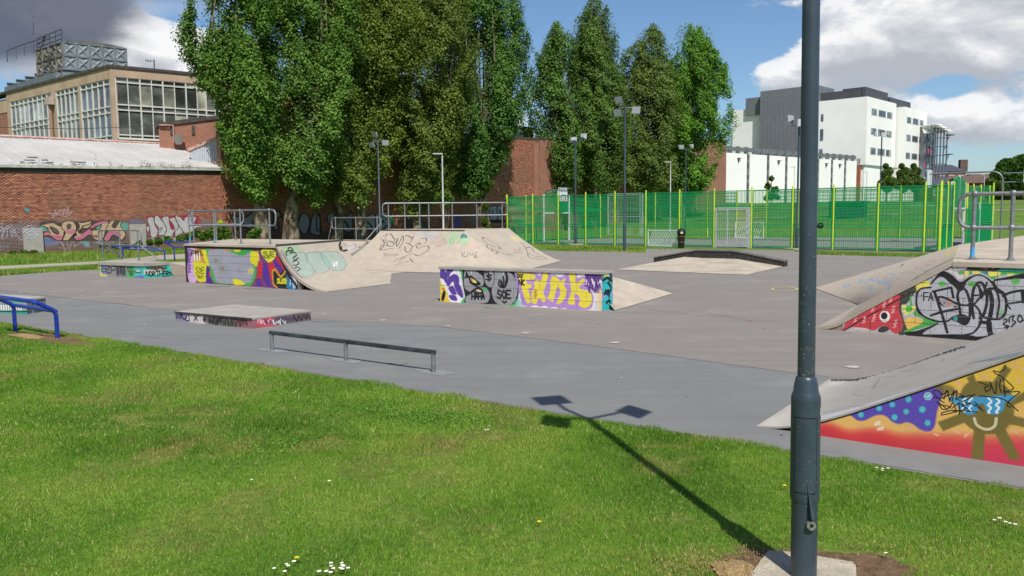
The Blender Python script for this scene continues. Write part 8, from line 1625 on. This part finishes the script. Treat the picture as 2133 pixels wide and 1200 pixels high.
# dark storage hut in the field
x0, y0, _ = AT(1745, 430, 86); x1, _, _ = AT(1797, 430, 86); zt_h = AT(1770, 421, 86)[2]; z0 = th(x0, 86)-.05; hut = thing('storage_hut', 'dark green and navy open-fronted metal shelter in the field behind the court', 'shelter', (x0, 86, z0)); nv = pmat('navy_shelter_paint', srgb(32, 48, 72), srgb(28, 40, 60), 2., .6); dgn = pmat('dark_green_paint', srgb(24, 84, 66), None, rough=.6)
MB().box(x0, x1, 87.9, 88, z0, zt_h).obj('back_wall', nv, hut, True); MB().box(x0-.1, x0, 86, 88, z0, zt_h).obj('side_wall', dgn, hut, True); MB().box(x1, x1+.5, 86, 88, z0-.3, zt_h).obj('side_wall', nv, hut, True); MB().box(x0-.2, x1+.6, 85.6, 88.1, zt_h, zt_h+.12).obj('roof', dgn, hut, True); MB().box(x0, x1, 86.1, 86.2, z0+.2, zt_h-.4).obj('front_sheet', nv, hut, True)
for i in range(7): x = x0+(x1-x0)*i/6; MB().box(x-.03, x+.03, 86.02, 86.09, z0, zt_h).obj('upright', dgn, hut, True)
# ------------------------------------------------------------------ trees
lfm = leafmat('poplar_leaf', .26, .55, .16); bark = pmat('poplar_bark', srgb(136, 122, 100), srgb(62, 52, 42), 2.6, .95, bump=1., bscale=12, detail=9, stretch=(1, 1, .5), thr=(.42, .58))
def poplar(label, px, Y, ytop, prof, seed, n_leaf, lean=0., low=(58, 88, 36), high=(114, 150, 58), base_px=None, trunk_r=.38, z_clear=2.5, size=.165, nl=13, group='tall poplars along the hall wall', plumes=3):
    """prof: (photo y, x left, x right) rows giving the crown's spread at real heights; filled with upright limbs of leaf clumps"""
    rr = np.random.default_rng(seed); ph0 = rr.uniform(0, 6.28); base_px = base_px or px; gx, gy, _ = AT(base_px, 480, Y); z0 = th(gx, gy); H_ = AT(px, ytop, Y)[2]
    zs, cxs, rs = [], [], []
    for yy, xl, xr in prof: a, c_ = AT(xl, yy, Y), AT(xr, yy, Y); zs.append(a[2]); cxs.append((a[0]+c_[0])/2); rs.append((c_[0]-a[0])/2)
    o = np.argsort(zs); zs, cxs, rs = np.array(zs)[o], np.array(cxs)[o], np.array(rs)[o]
    cf = lambda z: np.interp(z, zs, cxs); rf = lambda z: np.interp(z, zs, rs)
    t = thing('poplar_tree', label, 'tree', (gx, gy, z0), 0, group); b = MB(); zb = zs[0]
    # trunk
    zc = np.linspace(z0-.2, z0+(H_-z0)*.85, 9); px_ = [gx+(cf(max(z, zb))-gx)*min(1, ((z-z0)/(H_-z0))*1.6) for z in zc]
    flare = [1.45, 1.0, .82, .66, .5, .38, .28, .18, .07]; b.tube([(x+rr.normal(0, .06), gy+rr.normal(0, .06), z) for x, z in zip(px_, zc)], [trunk_r*f for f in flare], 9)
    limbs = []
    for i in range(nl):
        a = 2.4*i+rr.normal(0, .3); zs0 = z0+z_clear+(H_-z0)*.5*(i/nl)**1.2*rr.uniform(.6, 1.1); zt = min(H_, zs0+(H_-z0)*rr.uniform(.35, .75)) if i > 3 else H_-rr.uniform(0, .12)*(H_-z0); rho = rr.uniform(.35, .8) if i > 2 else .15
        P = []
        for k in range(7):
            u = k/6; z = zs0+(zt-zs0)*u; r = rf(z)*rho*min(1, (u*2.2)**.7); c0 = np.interp(z, zc, px_) if u < .15 else cf(z); P.append((c0+r*math.cos(a), gy+r*.9*math.sin(a), z))
        limbs.append(P); b.tube(P, [trunk_r*.26*(1-.88*k/6) for k in range(7)], 6, cap=False)
    b.obj('trunk', bark, t, True, smooth=True)
    # boughs: upright spindles of leaf clumps standing in the envelope, gaps between them left open
    Pl, Nl, Tl = [], [], []
    rm = float(np.mean(rs)); K_ = int(40+(H_-zb)*1.6); per = int(n_leaf*.95/K_); npl = plumes
    PLM = [(0., 0., 1., .8)]+[(.6*math.cos(2.4*q+ph0)*rr.uniform(.75, 1.1), .5*math.sin(2.4*q+ph0), rr.uniform(.78, .985), rr.uniform(.58, .78)) for q in range(npl)]
    for k in range(K_):
        pdx, pdy, ptf, pw_ = PLM[k % len(PLM)]; zt_ = zb+(H_-zb)*ptf; rp = lambda z: rf(np.minimum(z, zb+(H_-zb)*.72))*pw_*np.clip((zt_+.4-z)/((H_-zb)*.24), .05, 1)**.5
        u0 = rr.beta(1., 1.05)*.9; zb_ = zb+(zt_-zb)*u0-rr.uniform(.1, 1.6)*(u0 < .2)-.2; Lb = (H_-zb)*rr.uniform(.1, .26)+.8; ztp = min(zb_+Lb, zt_+.3); a = rr.uniform(0, 6.283)
        r0 = rp(zb_)*rr.uniform(.3, .95); r1 = rp(ztp)*rr.uniform(.5, 1.25); wb = rm*pw_*rr.uniform(.36, .66); n = int(per*rr.uniform(.6, 1.4)*(wb/(rm*.3)))
        u = rr.beta(1.25, 1.5, n); ang = rr.uniform(0, 6.283, n); clp = (.72+.4*np.sin(u*15+ang*2+k))*(rr.uniform(.25, 1, n)**.5); rad = wb*np.sin(np.pi*np.clip(.12+.88*u, 0, 1)**.75)*clp+.05
        zz = zb_+(ztp-zb_)*u; rc = r0+(r1-r0)*u**.8; fan = np.clip((zz-zb)/((H_-zb)*.35), .35, 1); cx_ = cf(zz)+pdx*rf(zz)*fan+rc*math.cos(a)+.16*np.sin(zz*1.7+k); cy_ = gy+pdy*rf(zz)+rc*math.sin(a)*.85
        d = np.c_[np.cos(ang), np.sin(ang), np.zeros(n)]; P = np.c_[cx_, cy_, zz]+d*rad[:, None]+rr.normal(0, .13, (n, 3)); Pl.append(P); Nl.append(d*.8+np.array((math.cos(a)*.25, math.sin(a)*.25, .75))); Tl.append(np.full(n, rr.normal(0, .12))+.12*np.sin(u*15+ang*2+k))
    m = int(n_leaf*.1); zz = zb+(H_-zb)*rr.beta(1.1, 1.3, m); a = rr.uniform(0, 6.283, m); rd = rf(zz)*np.sqrt(rr.uniform(0, 1.0, m))*.9; Pl.append(np.c_[cf(zz)+rd*np.cos(a), gy+rd*np.sin(a)*.85, zz]); Nl.append(np.c_[np.cos(a), np.sin(a), np.full(m, .7)]); Tl.append(rr.normal(-.1, .1, m))
    P = np.vstack(Pl); Nn = np.vstack(Nl); tone = np.concatenate(Tl); ok = P[:, 2] > z0+.8; P, Nn, tone = P[ok], Nn[ok], tone[ok]
    tt = np.clip(.5+tone[:, None]+rr.normal(0, .11, (len(P), 1)), 0, 1); c_ = np.array(srgb(*low))*(1-tt)+np.array(srgb(*high))*tt; c_ = c_*rr.uniform(.85, 1.15, (len(P), 1)); br = rr.random(len(P)) < .012; c_[br] = np.array(srgb(150, 136, 70))
    me = leaves('crown', P-np.array(t.location), size, c_, lfm, link=False, base=Nn); oc = bpy.data.objects.new('crown', me); S.collection.objects.link(oc); oc.parent = t; return t
poplar('leftmost big poplar with two pale bark stems behind the mural quarter pipe', 480, 52.5, -190, ((400, 515, 560), (330, 474, 590), (250, 448, 600), (180, 412, 600), (110, 404, 590), (40, 414, 585), (-60, 430, 575), (-150, 450, 540), (-185, 480, 510)), 1, 105000, base_px=546, trunk_r=.42, z_clear=3.)
poplar('second poplar with mottled ivy-marked trunk between two dark stems', 640, 54.5, -210, ((395, 580, 690), (340, 560, 725), (250, 555, 730), (150, 560, 720), (60, 570, 715), (-60, 585, 705), (-170, 610, 680), (-205, 630, 655)), 2, 80000, low=(60, 88, 38), high=(120, 154, 66), base_px=606, trunk_r=.45, z_clear=3.)
poplar('leaning poplar behind the short silver handrail', 725, 58, -170, ((400, 680, 790), (330, 640, 800), (250, 620, 815), (150, 640, 800), (60, 650, 800), (-60, 670, 780), (-165, 715, 735)), 3, 80000, base_px=702, trunk_r=.36, low=(60, 84, 34), high=(122, 142, 56), z_clear=3.5)
poplar('dark trunked poplar left of the grey floodlight column', 770, 60, -150, ((370, 730, 805), (300, 700, 840), (200, 705, 862), (90, 715, 872), (-20, 730, 862), (-145, 780, 790)), 4, 64000, base_px=748, trunk_r=.38, low=(66, 84, 32), high=(128, 146, 54))
poplar('brownish green poplar right of the grey floodlight column', 905, 63, -110, ((420, 835, 910), (360, 825, 960), (270, 815, 985), (180, 808, 998), (80, 808, 1000), (-20, 825, 985), (-105, 885, 930)), 5, 84000, base_px=868, trunk_r=.33, low=(62, 82, 34), high=(118, 136, 56))
poplar('stout poplar with knotted ivy trunk left of the court fence', 1015, 68, -95, ((395, 955, 1015), (330, 940, 1070), (250, 935, 1090), (170, 930, 1104), (90, 932, 1098), (20, 940, 1082), (-50, 965, 1058), (-92, 1005, 1030)), 6, 84000, base_px=1008, trunk_r=.5, low=(54, 84, 38), high=(102, 142, 62))
poplar('narrow poplar with two points beyond the court\'s left end', 1158, 80, 50, ((380, 1140, 1215), (330, 1112, 1240), (270, 1108, 1240), (210, 1104, 1218), (150, 1110, 1205), (100, 1122, 1192), (52, 1150, 1166)), 7, 40000, base_px=1190, trunk_r=.3, low=(58, 86, 38), high=(110, 144, 64), size=.19)
poplar('tallest poplar of the right-hand group rising to the top of the sky gap', 1232, 82, 0, ((405, 1190, 1300), (340, 1172, 1320), (270, 1165, 1312), (190, 1168, 1305), (110, 1173, 1300), (50, 1185, 1290), (15, 1212, 1272), (0, 1235, 1250)), 8, 66000, base_px=1236, trunk_r=.33, low=(56, 82, 36), high=(108, 136, 60), size=.19)
poplar('broad poplar behind the black litter bin with brownish foliage', 1345, 88, 58, ((395, 1285, 1405), (330, 1268, 1425), (260, 1272, 1422), (180, 1280, 1415), (110, 1298, 1402), (75, 1320, 1390), (56, 1345, 1372)), 9, 62000, base_px=1340, trunk_r=.33, low=(62, 84, 38), high=(120, 142, 68), size=.2)
poplar('bright green rightmost poplar against the white sports hall', 1430, 92, 52, ((400, 1395, 1468), (340, 1374, 1508), (270, 1370, 1512), (200, 1376, 1504), (130, 1384, 1498), (85, 1395, 1492), (50, 1408, 1478)), 10, 80000, base_px=1420, trunk_r=.36, low=(58, 94, 34), high=(114, 160, 56), size=.2)
def bush(name, label, cat, centres, n, size, low, high, squash=.8, group=None, trunk=None, mat=None):
    P = []; 
    for (x, y, z, r) in centres:
        d = nrg.normal(size=(n, 3)); d /= np.linalg.norm(d, axis=1)[:, None]; d *= (r*nrg.random(n)**.4)[:, None]; d[:, 2] *= squash; P.append(d+np.array((x, y, z)))
    P = np.vstack(P); t_ = np.clip(nrg.normal(.5, .3, (len(P), 1)), 0, 1); c_ = (np.array(srgb(*low))*(1-t_)+np.array(srgb(*high))*t_)*nrg.uniform(.75, 1.25, (len(P), 1)); x, y, z, r = centres[0]
    root = thing(name, label, cat, (x, y, th(x, y)), 0, group); me = leaves('crown' if trunk else 'foliage', P-np.array(root.location), size, c_, mat or lfm, up=.2, link=False); o = bpy.data.objects.new('crown' if trunk else 'foliage', me); S.collection.objects.link(o); o.parent = root
    b = MB()
    if trunk: b.tube([(x, y, root.location.z-.1), (x, y, z+r*.2)], [trunk, trunk*.6], 7)
    for (x2, y2, z2, r2) in centres[:5]: b.tube([(x, y, root.location.z if not trunk else (root.location.z+z)/2), (x2, y2, z2)], [(trunk or .03)*.6, .015], 5)
    b.obj('trunk' if trunk else 'stems', bark, root, True); return root
def blob(px, py, Y, rpx): x, y, z = AT(px, py, Y); return (x, y, z, rpx*Y/FPX)
for lab, px, Y in (('left of three small round trees before the red ground floor', 1847, 128), ('middle of three small round trees before the red ground floor', 1880, 131), ('right of three small round trees before the red ground floor', 1905, 134)):
    bush('small_tree', lab, 'tree', [blob(px, 374, Y, 12), blob(px-9, 384, Y, 10), blob(px+10, 380, Y, 11), blob(px-4, 362, Y, 8), blob(px+5, 357, Y, 8), blob(px-2, 346, Y, 5), blob(px+2, 392, Y, 9)], 1700, .36, (66, 88, 42), (112, 132, 66), 1., 'small round trees', .14)
bush('sapling', 'slender young tree in front of the white sports hall', 'tree', [blob(1607, 372, 105, 5), blob(1600, 388, 105, 7), blob(1614, 396, 105, 8), blob(1605, 408, 105, 9), blob(1618, 410, 105, 6), blob(1596, 412, 105, 5)], 90, .42, (60, 84, 42), (96, 120, 62), 1., None, .08)
bush('broadleaf_tree', 'big dark broadleaf tree at the far right skyline', 'tree', [blob(2100, 350, 150, 22), blob(2128, 345, 150, 24), blob(2085, 368, 150, 20), blob(2112, 375, 150, 26), blob(2140, 370, 150, 28), blob(2120, 395, 150, 24), blob(2085, 392, 150, 18)], 3400, .6, (40, 66, 28), (84, 118, 50), .9, None, .4)
bush('broadleaf_tree', 'lower green tree left of the far right skyline tree', 'tree', [blob(2064, 382, 140, 12), blob(2075, 390, 140, 14), blob(2055, 395, 140, 12)], 1500, .5, (56, 76, 36), (100, 112, 54), .9, None, .25)
bush('shrub', 'dark shrub before the grey roofed low house', 'shrub', [blob(1985, 380, 120, 8), blob(1992, 386, 120, 8), blob(1976, 388, 120, 8)], 700, .4, (36, 60, 30), (60, 90, 44), .9)
bush('hedge', 'clipped dark hedge along the top of the field at far right', 'hedge', [blob(x, 409, 138, 8) for x in range(2062, 2175, 9)], 900, .4, (44, 62, 30), (80, 92, 46), .9)
for lab, cs_ in (('leafy bush at the foot of the graffiti wall below the white and red lettering', [(410, 486, 46.5, 10), (395, 492, 46.5, 10), (425, 492, 46.5, 12), (440, 485, 46.5, 13), (375, 497, 46.5, 9)]), ('taller leafy bush between the handrail posts and the first trunk', [(462, 478, 47.5, 15), (470, 492, 47.5, 14), (452, 494, 47.5, 12)]), ('small sunlit bush against the first pale poplar trunk', [(530, 488, 49, 12), (538, 480, 49, 8), (522, 494, 49, 9)]), ('ivy tuft round the white street light pole', [(928, 405, 60, 12), (915, 412, 60, 10), (938, 415, 60, 9), (930, 425, 60, 8)]), ('low bushes left of the white and red lettering', [(330, 503, 46, 9), (350, 500, 46, 9), (312, 505, 46, 7), (290, 507, 46, 6)])):
    bush('bush', lab, 'bush', [blob(*c_) for c_ in cs_], 520, .13, (48, 76, 32), (116, 146, 60), .9, 'bushes at the foot of the walls')
for lab, px in (('rough weeds along the wall foot at the far left', (0, 25, 50, 70)), ('rough weeds at the wall foot by the second concrete pier', (215, 240, 262, 285))):
    bush('weeds', lab, 'weeds', [blob(x, 526 if x < 100 else 512, 44.5, 8) for x in px], 500, .12, (56, 80, 34), (110, 132, 58), .6)
# ivy on the stout trunk
bush('ivy', 'ivy and suckers wrapped round the stout poplar trunk by the court', 'ivy', [blob(1000, 400, 67.3, 10), blob(1014, 392, 67.3, 9), blob(1005, 375, 67.3, 12), blob(1012, 430, 67.3, 8), blob(1010, 460, 67.3, 8), blob(1018, 475, 67.3, 7), blob(1022, 385, 67.3, 9)], 420, .15, (52, 76, 32), (110, 130, 54), 1.1)
# ------------------------------------------------------------------ daisies and dandelions in the near lawn
pet = pmat('daisy_petals', srgb(236, 236, 232), None, rough=.6); yl = pmat('flower_yellow', srgb(226, 190, 30), None, rough=.6); stg = pmat('flower_stem', srgb(70, 110, 40), None)
def flower(px, py, dand=False, r=.011, label=None):
    x, y = G(px, py, .04); t = thing('dandelion' if dand else 'daisy', label or ('tiny white daisy in the left-hand cluster at the foot of the lawn' if px < 640 and py > 1100 else 'tiny white daisy in the dense middle cluster at the foot of the lawn' if px < 760 and py > 1100 else 'tiny white daisy by the tarmac edge right of the near column' if px > 1800 and py < 1000 else 'tiny white daisy in the far right scatter on the lawn' if px > 2000 else 'lone tiny white daisy beside the soil right of the near column' if px > 1800 else 'lone tiny white daisy scattered in the left half of the lawn'), 'flower', (x, y, 0), rnd.uniform(0, 6), 'dandelions in the lawn' if dand else 'daisies in the lawn')
    MB().tube([(0, 0, 0), (.004, 0, .04)], .0012, 4).obj('stem', stg, t)
    b = MB(); n = 9; b.v = [(.004, 0, .043)]+[(.004+r*math.cos(6.283*k/(2*n))*(1 if k % 2 else .8), r*math.sin(6.283*k/(2*n))*(1 if k % 2 else .8), .0445+.003*(k % 2)) for k in range(2*n)]; b.f = [(0, 1+k, 1+(k+1) % (2*n)) for k in range(2*n)]; b.obj('petals', yl if dand else pet, t)
    if not dand: MB().ball((.004, 0, .0445), r*.34, 6, 4, .6).obj('centre', yl, t)
for px, py in ((597, 1176), (602, 1180), (611, 1171), (592, 1192), (571, 1186), (691, 1174), (690, 1180), (693, 1186), (689, 1193), (711, 1174), (713, 1180), (708, 1184), (712, 1187), (716, 1180), (725, 1184), (680, 1192), (664, 1191), (1826, 975), (1838, 977), (1850, 977), (1839, 981), (2070, 1084), (2083, 1081), (2095, 1088), (2103, 1091), (2116, 1094), (1846, 1154), (523, 771), (1016, 896), (1012, 897), (685, 1003), (525, 1000)): flower(px, py, r=.010+.003*rnd.random())
for px, py, lab in ((617, 1163, 'yellow dandelion above the left cluster of daisies'), (1635, 1012, 'yellow dandelion just left of the near lamp column'), (1122, 1088, 'yellow dandelion in the middle of the near lawn')): flower(px, py, True, .015, lab)
# dry straw bits on the bare soil
P = []; 
for (cx_, cy_, sx_2, sy_2, n) in ((1.02, 4.3, .2, .12, 1600), (1.5, 4.45, .25, .12, 500), (2.3, 4.5, .3, .12, 500), (*G(60, 702), .35, .12, 1200), (*G(118, 708), .5, .12, 700)): P.append(np.c_[nrg.normal(cx_, sx_2, n), nrg.normal(cy_, sy_2, n), np.full(n, .03)])
P = np.vstack(P); c_ = np.array(srgb(190, 164, 116))[None]*nrg.uniform(.5, 1.15, (len(P), 1)); o = blades('dry_straw', P, nrg.uniform(.004, .02, len(P)), nrg.uniform(.004, .007, len(P)), c_, gmat)
